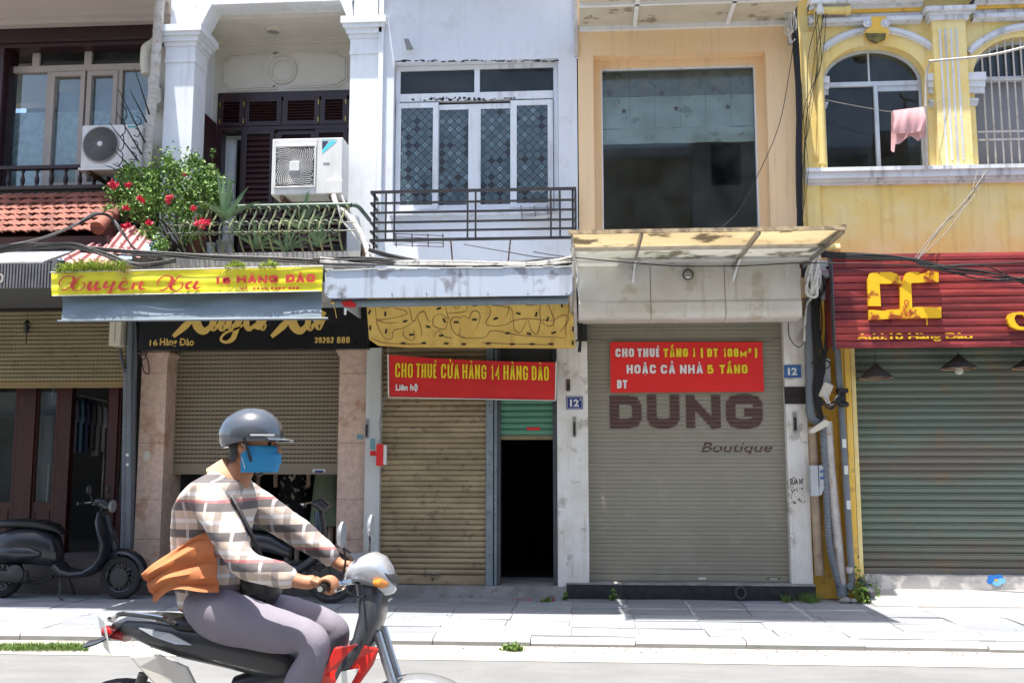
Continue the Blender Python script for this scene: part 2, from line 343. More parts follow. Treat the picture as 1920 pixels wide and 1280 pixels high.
M_leaf = mat('bougainvillea_leaf', (0.16,0.27,0.045), 0.5, (0.07,0.15,0.025), 20, 0.9)
M_moss = mat('moss_green', (0.30,0.36,0.04), 0.9, (0.12,0.20,0.02), 20, 0.9)
M_agave = mat('agave_green', (0.15,0.24,0.12), 0.5, (0.08,0.15,0.07), 6, rand=0.2)
M_stem = mat('woody_stem', (0.12,0.08,0.05), 0.9)
M_flower = mat('magenta_bract', (0.62,0.02,0.065), 0.6, (0.48,0.015,0.05), 20)
M_pot = mat('brown_clay_pot', (0.13,0.045,0.03), 0.7, (0.09,0.03,0.02), 5)
M_strawdry = mat('dry_grass', (0.36,0.27,0.12), 0.9)
M_glassdark = glass('window_glass', (0.62,0.68,0.69), 0.42, dirt_amt=0.05)
M_glass = glass('clear_glass', (0.85,0.9,0.9), 1.0, dirt_amt=0.03)
# ------------------------------------------------------------------ heavy block capitals drawn as mitred strokes
def _rc(x0, y0, x1, y1, r=.22):   # rounded rectangle, counter-clockwise from lower left
    k = r*.3; X = r*1.5
    return [(x0,y0+r),(x0+k*1.3,y0+k),(x0+X,y0),(x1-X,y0),(x1-k*1.3,y0+k),(x1,y0+r),(x1,y1-r),(x1-k*1.3,y1-k),(x1-X,y1),(x0+X,y1),(x0+k*1.3,y1-k),(x0,y1-r)]
_O = _rc(0,0,1,1)
_D = [(0,0),(.62,0),(.9,.07),(1,.24),(1,.76),(.9,.93),(.62,1),(0,1)]
GL = {
 'O': [(_O,1)], '0': [(_O,1)], 'Q': [(_O,1)],
 'C': [([(1,.66),(1,.78),(.9,.94),(.67,1),(.33,1),(.1,.94),(0,.78),(0,.22),(.1,.06),(.33,0),(.67,0),(.9,.06),(1,.22),(1,.34)],0)],
 'G': [([(1,.68),(1,.78),(.9,.94),(.67,1),(.33,1),(.1,.94),(0,.78),(0,.22),(.1,.06),(.33,0),(.67,0),(.9,.06),(1,.22),(1,.46),(.5,.46)],0)],
 'D': [(_D,1)], 'U': [([(0,1),(0,.22),(.1,.06),(.33,0),(.67,0),(.9,.06),(1,.22),(1,1)],0)],
 'H': [([(0,0),(0,1)],0),([(1,0),(1,1)],0),([(0,.5),(1,.5)],0)],
 'T': [([(0,1),(1,1)],0),([(.5,0),(.5,1)],0)],
 'E': [([(1,0),(0,0),(0,1),(1,1)],0),([(0,.52),(.8,.52)],0)],
 'L': [([(1,0),(0,0),(0,1)],0)],
 'A': [([(0,0),(.42,1),(.58,1),(1,0)],0),([(.2,.26),(.8,.26)],0)],
 'N': [([(0,0),(0,1)],0),([(1,0),(1,1)],0),([(0,1),(1,0)],0)],
 'M': [([(0,0),(0,1)],0),([(1,0),(1,1)],0),([(0,1),(.5,.3),(1,1)],0)],
 '1': [([(.2,.82),(.75,1),(.75,0)],0)], '4': [([(.72,0),(.72,1),(0,.3),(1,.3)],0)],
 '2': [([(0,.72),(.05,.9),(.3,1),(.7,1),(.95,.9),(1,.7),(.9,.52),(.1,.16),(0,0),(1,0)],0)],
 '3': [([(0,.8),(.1,.95),(.35,1),(.7,1),(.95,.88),(.95,.66),(.7,.53),(.4,.53)],0),([(.7,.53),(1,.38),(1,.14),(.7,0),(.3,0),(.05,.08),(0,.22)],0)],
 '5': [([(.95,1),(.1,1),(.05,.52),(.3,.62),(.7,.62),(.95,.5),(1,.2),(.85,.04),(.6,0),(.3,0),(.05,.07),(0,.22)],0)],
 '6': [([(.95,.8),(.85,.95),(.65,1),(.35,1),(.1,.93),(0,.75),(0,.22),(.1,.06),(.33,0),(.67,0),(.9,.06),(1,.22),(1,.4),(.85,.55),(.6,.6),(.05,.5)],0)],
 '8': [(_rc(.04,.53,.96,1,.14),1),(_rc(0,0,1,.53,.16),1)],
 '9': [([(.05,.2),(.15,.05),(.35,0),(.65,0),(.9,.07),(1,.25),(1,.78),(.9,.94),(.67,1),(.33,1),(.1,.94),(0,.78),(0,.6),(.15,.45),(.4,.4),(.95,.5)],0)],
 '(': [([(.9,1.06),(.2,.75),(.2,.2),(.9,-.12)],0)], ')': [([(.1,1.06),(.8,.75),(.8,.2),(.1,-.12)],0)],
 ':': [([(.5,.62),(.5,.75)],0),([(.5,.0),(.5,.13)],0)],
}
_GRAVE = [([(.30,1.36),(.62,1.17)],0)]
_CIRC = [([(.22,1.16),(.5,1.34),(.78,1.16)],0)]
_HOOK = [([(.34,1.38),(.52,1.46),(.66,1.36),(.5,1.26),(.5,1.14)],0)]
_BREVE = [([(.26,1.34),(.36,1.18),(.64,1.18),(.74,1.34)],0)]
_CG = [([(.16,1.14),(.42,1.30),(.68,1.14)],0),([(.52,1.56),(.86,1.36)],0)]
DIA = {'À':('A',_GRAVE), 'Ê':('E',_CIRC), 'Ử':('U',_HOOK+[([(1.0,.86),(1.2,.98),(1.22,1.14)],0)]), 'Đ':('D',[([(-.28,.5),(.42,.5)],0)]),
       'Ầ':('A',_CG), 'Ặ':('A',_BREVE+[([(.44,-.26),(.56,-.26)],0)]), 'Ả':('A',_HOOK)}
WID = {'1':.62,'(':.5,')':.5,':':.4,'M':1.25,' ':.5,'T':.92,'L':.85,'E':.85,'²':.55}
def mitre(mb, pts, w, Y, closed=False):
    n = len(pts); L = []; Rr = []
    for i in range(n):
        a = pts[i-1] if (i or closed) else None; b = pts[(i+1) % n] if (i < n-1 or closed) else None; p = pts[i]
        d1 = Vector((p[0]-a[0], p[1]-a[1])).normalized() if a else None
        d2 = Vector((b[0]-p[0], b[1]-p[1])).normalized() if b else None
        d1 = d1 or d2; d2 = d2 or d1
        n1 = Vector((-d1.y, d1.x)); n2 = Vector((-d2.y, d2.x)); m = (n1+n2)
        m = m.normalized() if m.length > 1e-4 else n1
        k = min(1/max(m.dot(n1), .4), 1.9) * w/2
        L.append((p[0]+m.x*k, Y, p[1]+m.y*k)); Rr.append((p[0]-m.x*k, Y, p[1]-m.y*k))
    for i in range(n if closed else n-1):
        j = (i+1) % n; mb.quad(Rr[i], Rr[j], L[j], L[i])
def block_text(body, r, Y, mat, parent, name='lettering', sw=.016, gap=.28, thin=.55, depth=0.0, cuts=None, slope=0.0, label=None, mb=None, build=True, hscale=1.0):
    """r spans the capitals only; accents rise above it. sw = stroke width in metres"""
    X0, X1, Z0, Z1 = r; tot = sum(WID.get(DIA.get(c,(c,))[0], 1.0) for c in body) + gap*(len(body)-1)
    u = (X1-X0)/tot; h = Z1-Z0; x = X0; mb = mb or MB(); k = 0
    for ch in body:
        base, extra = DIA.get(ch, (ch, []))
        wd = WID.get(base, 1.0)*u
        zz = Z0 + slope*((x-X0)/(X1-X0)-.5)
        hh = h; zb = zz
        if ch == '²': base = '2'; hh = h*.5; zb = zz+h*.5
        if ch == 'm': base = 'M'; wd = u*1.0; hh = h*.68
        s_ = sw*(.72 if ch in '²m' else 1)
        for strokes, f in ((GL.get(base, []), 1.0), (extra, thin)):
            for pts, cl in strokes:
                q = []
                for a, b in pts:
                    ax = s_/2+a*(wd-s_)
                    bz = b*(hh-s_)+s_/2 if 0 <= b <= 1 else (hh + (b-1)*hh*.8 if b > 1 else b*hh*.8)
                    if len(pts) == 2 and pts[0][0] == pts[1][0]:  # stems reach the box
                        bz = b*hh if b in (0, 1) else bz
                    if not cl and b in (0, 1) and (a, b) in (pts[0], pts[-1]) and base in 'U14AH':
                        bz = b*hh
                    if len(pts) == 2 and pts[0][1] == pts[1][1] and base == 'T': ax = a*wd
                    if base in 'ANM' and b in (0,) : bz = 0
                    q.append((x+ax, zb+bz))
                ww = s_*f*(.86 if base in 'NM' and len(pts) == 2 and pts[0][0] != pts[1][0] else 1)
                mitre(mb, q, ww, Y - .0006*(k % 4), cl); k += 1
        x += wd + gap*u
    if not build: return mb
    if cuts or depth:
        bm = bmesh.new(); bv = [bm.verts.new(v) for v in mb.v]
        for f in mb.f: bm.faces.new([bv[i] for i in f])
        if cuts:
            for z, g in cuts:
                for zz in (z-g/2, z+g/2):
                    bmesh.ops.bisect_plane(bm, geom=bm.verts[:]+bm.edges[:]+bm.faces[:], plane_co=(0,0,zz), plane_no=(0,0,1))
            kill = [f for f in bm.faces if any(abs(f.calc_center_median().z - z) < g/2 for z, g in cuts)]
            bmesh.ops.delete(bm, geom=kill, context='FACES')
        if depth:
            e = bmesh.ops.extrude_face_region(bm, geom=bm.faces[:])
            for v in e['geom']:
                if isinstance(v, bmesh.types.BMVert): v.co.y += depth
        mb = MB(); ix = {v: i for i, v in enumerate(bm.verts)}
        mb.v = [tuple(v.co) for v in bm.verts]; mb.f = [tuple(ix[v] for v in f.verts) for f in bm.faces]; mb.m = [0]*len(mb.f); bm.free()
    return mb.build(name, mat, parent, label)
def strokes(lst, f, Y, mat, parent, name='lettering', k=1.0, depth=0):
    """calligraphic strokes: (points, widths) in the sketch units of f"""
    mb = MB()
    for i, (pts, ws) in enumerate(lst):
        mb.ribbon([f(x, y) for x, y in pts], [w*k for w in ws], Y - .0006*(i % 5))
    return mb.build(name, mat, parent)
# ------------------------------------------------------------------ the ground
PZ = 0.06
g = MB().box(-60, 60, -60, -2.42, -0.5, 0.0).build('road', M_asphalt); struct(g)
pv = MB().box(-60, 60, -2.40, 14, -0.5, PZ-0.012).build('pavement', M_joint); struct(pv)
gt = MB().quad((-30,-3.08,.004),(30,-3.04,.004),(30,-2.42,.004),(-30,-2.42,.004)).build('gutter_strip', M_gutter); struct(gt)
# kerb stones
random.seed(3)
x = -7.2
while x < 6.6:
    w = random.uniform(.78, .98); dz = random.uniform(-.010, .006); dy = random.uniform(-.012, .012)
    mb = MB(); n = 8; top = []
    prof = [(-2.46+dy, -.02), (-2.47+dy, .035+dz), (-2.455+dy, .052+dz), (-2.43+dy, PZ+dz), (-2.265, PZ+dz), (-2.265, -.02)]
    mb.px(prof, x+.004, x+w-.004)
    o = mb.build('kerb_stone', M_kerb, pv); x += w
# paving slabs, laid a little uneven
sx, sy = .565, .40
row = 0; y = -2.26
while y < -.1:
    x = -6.9 + (0 if row % 2 else 0.02)
    for k in range(24):
        hx, hy = sx/2 - .0025, sy/2 - .0025
        cx, cy = x+sx/2, y+sy/2; dz = random.uniform(-.004, .003); tx = random.uniform(-.003, .003); ty = random.uniform(-.004, .004)
        if y+sy > -.02 : hy2 = hy
        vs = [(cx+a*hx, cy+b*hy, PZ+dz+a*tx+b*ty) for a, b in ((-1,-1),(1,-1),(1,1),(-1,1))]
        mb = MB().add(vs + [(v[0], v[1], PZ-.03) for v in vs], [(0,1,2,3),(4,7,6,5),(0,4,5,1),(1,5,6,2),(2,6,7,3),(3,7,4,0)])
        mb.build('paving_slab', M_pave, pv); x += sx
    y += sy; row += 1
# sand drifted along the kerb
random.seed(11)
mb = MB()
for i in range(260):
    px_ = random.uniform(-6, 6); py_ = -2.48 - abs(random.gauss(0, .12)); r = random.uniform(.004, .013)
    mb.lathe([(r*.2, 0), (r, r*.3), (r*.6, r*.9)], (px_, py_, .004), seg=5)
for i in range(240):
    px_ = random.uniform(-6, 6); py_ = random.uniform(-2.2, -.1); r = random.uniform(.003, .009)
    mb.lathe([(r*.2, 0), (r, r*.3), (r*.6, r*.9)], (px_, py_, PZ), seg=5)
tag(mb.build('gravel', M_joint), 'loose grit scattered along the kerb and on the paving slabs', 'grit', kind='stuff')

# ------------------------------------------------------------------ roller shutter builder
def shutter(parent, r, Y, pitch, m, name='shutter', prof='round', slots=False, bottom=.09, mbot=None, back=True, label=None):
    """slats are sub-parts that share one mesh"""
    X0, X1, Z0, Z1 = r
    root = MB().box(X0, X1, Y+.03, Y+.045, Z0+.01, Z1).build(name, M_dark, parent, label)
    n = int(round((Z1-Z0-bottom)/pitch)); pitch = (Z1-Z0-bottom)/n
    z = Z0 + bottom
    b = MB().px([(Y-.006, Z0), (Y+.02, Z0), (Y+.02, z-.004), (Y-.004, z-.004)], X0, X1)
    b.box(X0+.01, X1-.01, Y-.016, Y-.0061, Z0+.004, Z0+.022)
    b.build('bottom_bar', mbot or m, root)
    first = None
    for i in range(n):
        if first is None:
            h = pitch; mb = MB()
            if prof == 'round': p = [(Y+.012, z), (Y+.0, z+h*.08), (Y-.012, z+h*.35), (Y-.013, z+h*.62), (Y-.002, z+h*.93), (Y+.012, z+h*.965), (Y+.02, z+h*.965), (Y+.02, z)]
            elif prof == 'fine': p = [(Y+.003, z), (Y+.0005, z+h*.04), (Y-.001, z+h*.5), (Y+.0005, z+h*.95), (Y+.003, z+h*.965), (Y+.02, z+h*.965), (Y+.02, z)]
            elif prof == 'flat': p = [(Y+.006, z+h*.0), (Y-.002, z+h*.07), (Y-.004, z+h*.5), (Y-.002, z+h*.93), (Y+.008, z+h*.95), (Y+.02, z+h*.95), (Y+.02, z)]
            else: p = [(Y+.012, z), (Y+.012, z+h*.14), (Y-.006, z+h*.2), (Y-.008, z+h*.62), (Y-.004, z+h*.68), (Y+.004, z+h*.74), (Y-.003, z+h*.8), (Y-.003, z+h*.9), (Y+.012, z+h*.95), (Y+.02, z+h*.98), (Y+.02, z)]
            if slots:
                g_ = .16; p = [(a, z+(c-z)*(1-g_)+h*g_) for a, c in p]
            mb.px(p, X0, X1)
            if slots:
                k = int((X1-X0)/.045); w = (X1-X0)/k
                for j in range(k): mb.box(X0+j*w, X0+j*w+w*.24, Y+.002, Y+.02, z, z+h*g_+.001)
            first = mb.build('slat', m, root)
        else: again(first, (random.uniform(-.001,.001), random.uniform(-.0015,.0015), pitch*i))
    return root, [z+pitch*i for i in range(n+1)]

# ------------------------------------------------------------------ HOUSE 18 (far left)
H18 = thing('townhouse', (-5.3, 0, PZ), 'leftmost townhouse with greige windows, tiled lean-to roof and half-raised shutter over a red wood shopfront', 'house')
XL = -8.6
xr18 = P(302, 600, .3).x           # right edge of the plot
MB().box(XL, xr18-.02, 1.0, 1.2, 6.0, 10).build('upper_wall', M_cream, H18)
zc = P(150, 30, .3).z
zb0 = P(140, 88, .35).z; zb1 = P(140, 52, .35).z
so_ = MB().box(XL, xr18, -.9, 1.0, zb1+.16, zb1+.30); so_.box(XL, xr18, .22, .5, zb1+.001, zb1+.16); so_.box(XL, xr18, .14, .22, zb1+.05, zb1+.16); so_.build('balcony_soffit', M_soffit_pink, H18)
MB().box(XL, P(286,70,.35).x, .33, .6, zb0, zb1).box(XL, P(286,70,.31).x, .30, .33, zb0+.05, zb0+.09).build('timber_beam', M_mahog, H18)
MB().box(P(-60,200,.35).x, P(3,200,.35).x, .33, .6, P(0,360,.35).z, zb0-.002).build('timber_jamb', M_mahog, H18)
MB().rbox(Rc(3, 88, 12, 360, .42), .42, .6).build('timber_jamb', M_mahog, H18)
# window
YW = .5
wr = Rc(8, 88, 290, 330, YW)
zsill = P(140, 360, YW).z
W = (wr[0], wr[1], zsill, wr[3])
fr = MB().frame(W, .06, YW, YW+.07)
ztr = P(140, 128, YW).z
fr.box(W[0]+.06, W[1]-.06, YW-.004, YW+.07, ztr-.04, ztr+.04)
def xx(p): return P(p, 200, YW).x
for a in (90, 222): fr.box(xx(a)-.03, xx(a)+.03, YW-.002, YW+.07, W[2]+.06, ztr-.04)
for a in (62, 160): fr.box(xx(a)-.045, xx(a)+.045, YW-.002, YW+.07, ztr+.04, W[3]-.06)
wn = fr.build('window', M_winbeige, H18)
for a, b in ((93, 158), (162, 219)):
    MB().frame((xx(a), xx(b), W[2]+.06, ztr-.05), .055, YW-.02, YW+.03).build('sash', M_winbeige, wn)
for a, b in ((20, 86), (102, 148), (170, 211), (226, 284)):
    MB().box(xx(a), xx(b), YW+.035, YW+.04, W[2]+.06, ztr-.05).build('pane', M_glass, wn)
for a, b in ((68, 152), (168, 262)):
    MB().box(xx(a), xx(b), YW+.035, YW+.04, ztr+.04, W[3]-.06).build('pane', M_glassdark, wn)
cz = [P(100, q, YW+.12).z for q in (172, 212, 305)]
M_film = mat('frosted_film', (0.62,0.70,0.71), 0.9, (0.28,0.34,0.36), 14, 0.8)
M_bluecurt = mat('grey_blue_curtain', (0.30,0.34,0.38), 0.9, (0.15,0.17,0.19), 3)
MB().box(xx(15), xx(290), YW+.09, YW+.10, zsill, cz[1]).build('frosted_film', M_film, wn)
MB().box(xx(96), xx(290), YW+.13, YW+.14, zsill, cz[0]).build('curtain', M_bluecurt, wn)
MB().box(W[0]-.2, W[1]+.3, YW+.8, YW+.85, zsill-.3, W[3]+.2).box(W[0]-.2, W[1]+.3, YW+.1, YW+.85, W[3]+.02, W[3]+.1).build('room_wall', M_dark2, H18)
# plaster strip and bracket beside the downpipe
MB().rbox(Rc(276, 88, 309, 330, .2), .2, .5).build('plaster_strip', M_cream, H18)
cb = [P(a, b, .1) for a, b in ((283,150),(292,150),(306,172),(306,196),(298,200),(283,205))]
MB().prism([(p.x, .02, p.z) for p in cb], (0,.2,0)).build('bracket', M_cream, H18)
# balcony with turned balusters
YB = .05
zr = P(120, 314, YB).z; zf = P(120, 352, YB).z
xe = P(222, 330, YB).x
MB().box(XL, xe, YB-.04, YB+.04, zr-.02, zr+.02).build('handrail', M_mahog, H18)
MB().box(XL, xr18, YB-.10, .95, zf-.10, zf).box(XL, xr18, YB-.14, YB-.10, zf-.05, zf-.01).build('balcony_slab', mat('dark_weathered_wood', (0.07,0.055,0.05), .8), H18)
bal = None; h = zr-.02-zf
for i in range(12):
    bx_ = P(16+26.8*i - 26.8*3, 330, YB).x
    if bal is None:
        pr = [(.022,0),(.022,.05*h/.3),(.016,.06*h/.3),(.026,.1*h/.3),(.027,.15*h/.3),(.013,.22*h/.3),(.013,.25*h/.3),(.022,.27*h/.3),(.022,h)]
        bal = MB().lathe(pr, (bx_, YB, zf), seg=10).build('baluster', M_mahog, H18, smoothed=True); b0 = bx_
    else: again(bal, (bx_-b0, 0, 0))
# tiled lean-to roof
ye, zt_e = -1.0, P(100, 436, -1.0).z
yt, zt_t = -.18, P(100, 366, -.18).z
MB().prism([(XL, ye+.03, zt_e-.05), (XL, yt, zt_t-.03), (XL, yt, zt_t-.08), (XL, ye+.03, zt_e-.10)], (P(205,430,-.8).x-XL, 0, 0)).build('roof_deck', M_mahog, H18)
roof = MB().box(XL, P(203,445,ye).x, ye+.02, ye+.05, zt_e-.13, zt_e-.035).build('tiled_roof', mat('dark_fascia_wood', (0.06,0.022,0.018), .7, rand=0), H18)
sl = Vector((0, yt-ye, zt_t-zt_e)); rows = 7; dr = sl/rows; un = sl.normalized(); nn = Vector((0, -un.z, un.y))
x_eave = P(196, 436, ye).x; x_top = P(232, 395, yt).x; first = None; tw = .135
for j in range(rows):
    lim = x_eave + (x_top-x_eave)*(j/rows)
    for i in range(16):
        cx = x_eave - tw*(i+.5) + (tw/2 if j % 2 else 0)
        if cx > lim-.04: continue
        c = Vector((cx, ye, zt_e)) + dr*j
        if first is None:
            mb = MB(); L_ = dr.length*1.22; nx = 7
            def f(u, v, t=0):
                a = (u-.5)*tw*1.04; hgt = .026*math.cos((u-.5)*2*math.pi)*.5 + .012 + (.018 if u < .25 else 0)
                return c + Vector((a, 0, 0)) + un*(L_*v - .01) + nn*(hgt + .022*(1-v) + t)
            mb.grid(lambda u, v: f(u, v), nx, 1); mb.grid(lambda u, v: f(u, v, -.014), nx, 1)
            for k in range(nx): mb.quad(f(k/nx,0), f((k+1)/nx,0), f((k+1)/nx,0,-.014), f(k/nx,0,-.014))
            first = mb.build('tile', M_tile, roof, smoothed=True); c0 = c
        else:
            o = again(first, c-c0 + Vector((random.uniform(-.004,.004), 0, random.uniform(-.003,.004)))); o.rotation_euler = (random.uniform(-.02,.02), random.uniform(-.03,.03), random.uniform(-.03,.03))
hp = [P(a, b, y_) for a, b, y_ in ((182, 428, -1.02), (203, 408, -.8), (222, 397, -.5), (240, 388, -.2))]
for a, b in zip(hp, hp[1:]):
    d = (b-a)*1.15; o = MB().tube([a, a+d], [.075, .062], 12).build('ridge_tile', M_tile, roof, smoothed=True)
MB().prism([P(192,440,-1.0), P(204,418,-.9), P(212,415,-.85), P(226,470,-.7), P(205,470,-.9)], (0,.04,0)).build('hip_end', M_mahog, H18)
# low zinc lean-to above the shop with ribbed fascia
z1 = P(50, 490, -1.5).z; z2 = P(50, 456, -.45).z; xz = P(104, 500, -1.5).x
MB().prism([(XL, -1.5, z1), (XL, -.45, z2), (XL, -.45, z2-.03), (XL, -1.5, z1-.03)], (P(112,480,-1.2).x-XL, 0, 0)).build('zinc_roof', M_metalroof, H18)
z0 = P(50, 540, -1.5).z
mb = MB(); nrib = 110; w = (xz-XL)/nrib
for i in range(nrib):
    mb.box(XL+i*w, XL+i*w+w*.55, -1.52, -1.50, z0, z1-.02)
mb.box(XL, xz, -1.50, -1.48, z0, z1-.02); mb.box(xz-.02, xz+.03, -1.53, -1.4, z0, z1+.01)
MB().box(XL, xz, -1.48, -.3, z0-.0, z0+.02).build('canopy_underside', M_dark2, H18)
fa = mb.build('ribbed_fascia', M_corrug, H18)
block_text('0', Rc(-9, 513, 6, 530, -1.525), -1.525, M_winbeige, fa, sw=.018, name='numeral')
# ground floor
YS = .45
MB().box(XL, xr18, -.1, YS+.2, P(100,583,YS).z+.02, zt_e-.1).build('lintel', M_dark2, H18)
sr = (XL+.5, P(236, 650, YS).x, P(120, 727, YS).z, P(120, 583, YS).z)
s18, _ = shutter(H18, sr, YS, P(100,660,YS).z-P(100,667.9,YS).z, M_shut18, slots=True, bottom=.075, mbot=mat('yellowed_bottom_bar', (0.30,0.21,0.09), .5), prof='flat')
sz = P(150, 1046, .1).z
st = MB().box(XL, P(246,1000,.1).x, .10, 3.2, PZ-.05, sz); st.build('upper_step', M_granite_grey, H18)
MB().box(XL, P(246,1000,.0).x, -.02, .0998, PZ-.05, sz-.2).build('lower_step', M_granite_grey, H18)
ztop = sr[2]+.4
for a, b in ((30, 62), (107, 130), (200, 218)):
    X0, X1, Z0, Z1 = Rc(a, 727, b, 1035, .75); MB().box(X0, X1, .72, .82, sz, ztop).build('door_post', M_redwood, H18)
doors = MB()
for a, b in ((62, 107), (-25, 30), (218, 240)):
    X0, X1, Z0, Z1 = Rc(a, 727, b, 1035, .78); zm = P(a, 930, .78).z
    d = MB().box(X0+.003, X1-.003, .75, .80, sz+.004, zm-.1)
    d.frame((X0+.003, X1-.003, zm-.1, ztop), .035, .75, .80)
    dd = d.build('door_leaf', M_redwood, H18)
    MB().frame((X0+.05, X1-.05, sz+.08, zm-.16), .02, .74, .7499).build('panel_moulding', M_redwood, dd)
    MB().box(X0+.04, X1-.04, .772, .776, zm-.06, ztop-.04).build('pane', M_glass, dd)
rm = MB(); rm.box(XL, xr18, 3.2, 3.3, sz, ztop+.5); rm.box(XL, XL+.05, .8, 3.2, sz, ztop+.5); rm.box(xr18-.08, xr18-.03, .8, 3.2, sz, ztop+.5); rm.box(XL, xr18, YS+.2, 3.2, ztop+.5, ztop+.6)
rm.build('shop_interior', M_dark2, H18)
# shop name board behind the canopy, in deep shade
bo = MB().rbox(Rc(-60, 541, 252, 583, .1), .08, .14).build('shop_sign', M_brownsign)
tag(bo, 'dark brown shop board with dull lettering under the leftmost ribbed canopy', 'sign')
lettering('áo sơ mi nam', Rc(-24, 548, 106, 560, .07), .072, M_olivetext, bo, bold=.03)
lettering('Hàng Dào - Hoàn Kiếm HN', Rc(-60, 568, 98, 577, .07), .072, M_olivetext, bo)
# clothes on a rail inside
CR = thing('clothes_rail', P(165, 1035, 1.3)*1, 'clothes rail hung with grey and blue shirts inside the leftmost dim shop', 'clothes rail')
ra, rb = P(100, 730, 1.3), P(200, 752, 1.5)
MB().tube([ra, rb], .012).tube([Vector((ra.x, ra.y, sz)), ra], .012).tube([Vector((rb.x, rb.y, sz)), rb], .012).build('rail', M_steelgrey, CR)
cols = [(0.10,0.10,0.11), (0.25,0.25,0.25), (0.42,0.42,0.44), (0.18,0.20,0.26), (0.13,0.24,0.34), (0.06,0.08,0.14)]
for i in range(9):
    t = (i+.6)/9.5; c = ra.lerp(rb, t); col = cols[i % 6]; m = mat('shirt_cloth_%d' % i, col, .9); h = random.uniform(.62, .74); w = .05
    f = lambda u, v: Vector((c.x + (u-.5)*.05 + .015*math.sin(v*9+i), c.y - .22*(0.35+.65*min(1, v*3.2))*(1 if u > -1 else 1) + .44*0*(v), c.z - .08 - h*v))
    mb = MB(); pts = []
    prof = [(0,-.02),(.2,-.10),(.30,-.32),(.24,-.36),(.17,-.26),(.18,-h),(-.18,-h),(-.17,-.26),(-.24,-.36),(-.30,-.32),(-.2,-.10)]
    a = R_(38)
    pts = [Vector((c.x + q[0]*math.cos(a)*.62, c.y - q[0]*math.sin(a), c.z + q[1])) for q in prof]
    mb.prism(pts, (math.sin(a)*.035, math.cos(a)*.035, 0)); mb.build('shirt', m, CR)
MB().rbox(Rc(64, 760, 100, 870, 1.2), 1.2, 1.25).build('dark_tshirt', mat('navy_shirt', (0.02,0.03,0.06), .9), CR)
# hanging lantern
ln = thing('hanging_lantern', P(52, 636, .1), 'small black lantern hanging in front of the leftmost shutter', 'lantern')
a = P(52, 587, .1); 
MB().tube([a, a-Vector((0,0,.08))], .003, 6).build('hook_wire', M_iron, ln)
b = a-Vector((0,0,.08)); mb = MB().lathe([(.012,.0),(.035,-.03),(.045,-.04)], b, seg=6)
for k in range(6):
    q = k*math.pi/3; mb.tube([b+Vector((.04*math.cos(q), .04*math.sin(q), -.04)), b+Vector((.033*math.cos(q), .033*math.sin(q), -.12))], .004, 4)
mb.lathe([(.04,-.12),(.03,-.135),(.008,-.15),(.006,-.27)], b, seg=6); mb.build('lantern_cage', M_iron, ln)
MB().lathe([(.01,-.045),(.027,-.06),(.027,-.10),(.01,-.118)], b, seg=8).build('glass_body', mat('smoky_glass', (.03,.03,.03), .2), ln)

# ------------------------------------------------------------------ HOUSE 16
H16 = thing('townhouse', (-3.3, 0, PZ), 'white pillared townhouse with a recessed balcony and mahogany louvred doors above a taupe shutter', 'house')
# upper pillars
def pillar(xa, xb, ya, side, ztop_, zbot, captop, capbot, neck):
    X0, X1, _, _ = Rc(xa, ya, xb, ya+200, 0); z3, z2, z1 = P(xa, captop, 0).z, P(xa, capbot, 0).z, P(xa, neck, 0).z
    mb = MB().box(X0, X1, 0, .36, zbot, z2-.02)
    mb.box(X0-.01, X1+.012, -.012, .372, z1-.04, z1).box(X0-.004, X1+.006, -.006, .366, z1+.0002, z2-.0201)
    for i, (e, zz0, zz1) in enumerate(((.02, z2-.02, z2+.03), (.045, z2+.03, z2+.09), (.075, z2+.09, z3-.06), (.10, z3-.06, z3+.02))):
        mb.box(X0-e, X1+e, -e, .36+e, zz0+.0002*i, zz1)
    mb.box(X0+.02, X1-.02, .03, .33, z3+.02, ztop_)
    return mb.build('pillar', M_white, H16), (X0, X1)
zfl = P(500, 492, -.1).z
p1, e1 = pillar(309, 363, 60, 0, 10, zfl-.1, 56, 85, 112)
p2, e2 = pillar(656, 708, 60, 0, 10, zfl-.1, 40, 70, 96)
zb = P(500, 4, 0).z     # bottom of the front beam
MB().box(e1[1]-.02, e2[0]+.02, .02, .30, zb, zb+.9).build('front_beam', M_white, H16)
YBK = .95
xin = P(398, 250, YBK).x
MB().box(xin-.12, xin, .36, YBK, zfl-.1, 8).build('side_wall', M_white, H16)
MB().box(e2[0]+.12, e2[0]+.24, .36, YBK, zfl-.1, 8).build('side_wall', M_white, H16)
zce = P(520, 78, YBK).z
ce = MB().box(xin, e2[0]+.12, .30, YBK, zce, zce+.1)
ce.box(xin, e2[0]+.12, YBK-.05, YBK, zce-.05, zce).box(xin, e2[0]+.12, YBK-.09, YBK-.05, zce-.025, zce)
ce.box(xin, e2[0]+.12, .30, YBK, zce+.1, zce+.12)
ce.build('balcony_ceiling', M_cream, H16)
MB().prism([(e1[1]+.0, .0, zb), (e1[1]+.18, .0, zb), (e1[1], .0, zb-.36), (e1[1]-.02, 0, zb-.36)], (0,.3,0)).build('haunch', M_white, H16)
MB().prism([(e2[0]+.0, .0, zb), (e2[0]-.14, .0, zb), (e2[0]-.02, .0, zb-.28), (e2[0]+.02, 0, zb-.28)], (0,.3,0)).build('haunch', M_white, H16)
DR = Rc(405, 174, 655, 500, YBK)
bw = MB().box(xin, e2[0]+.12, YBK, YBK+.2, DR[3], zce+.1).box(xin-.12, DR[0], YBK, YBK+.2, zfl-.1, DR[3]); bw.build('back_wall', M_cream, H16)
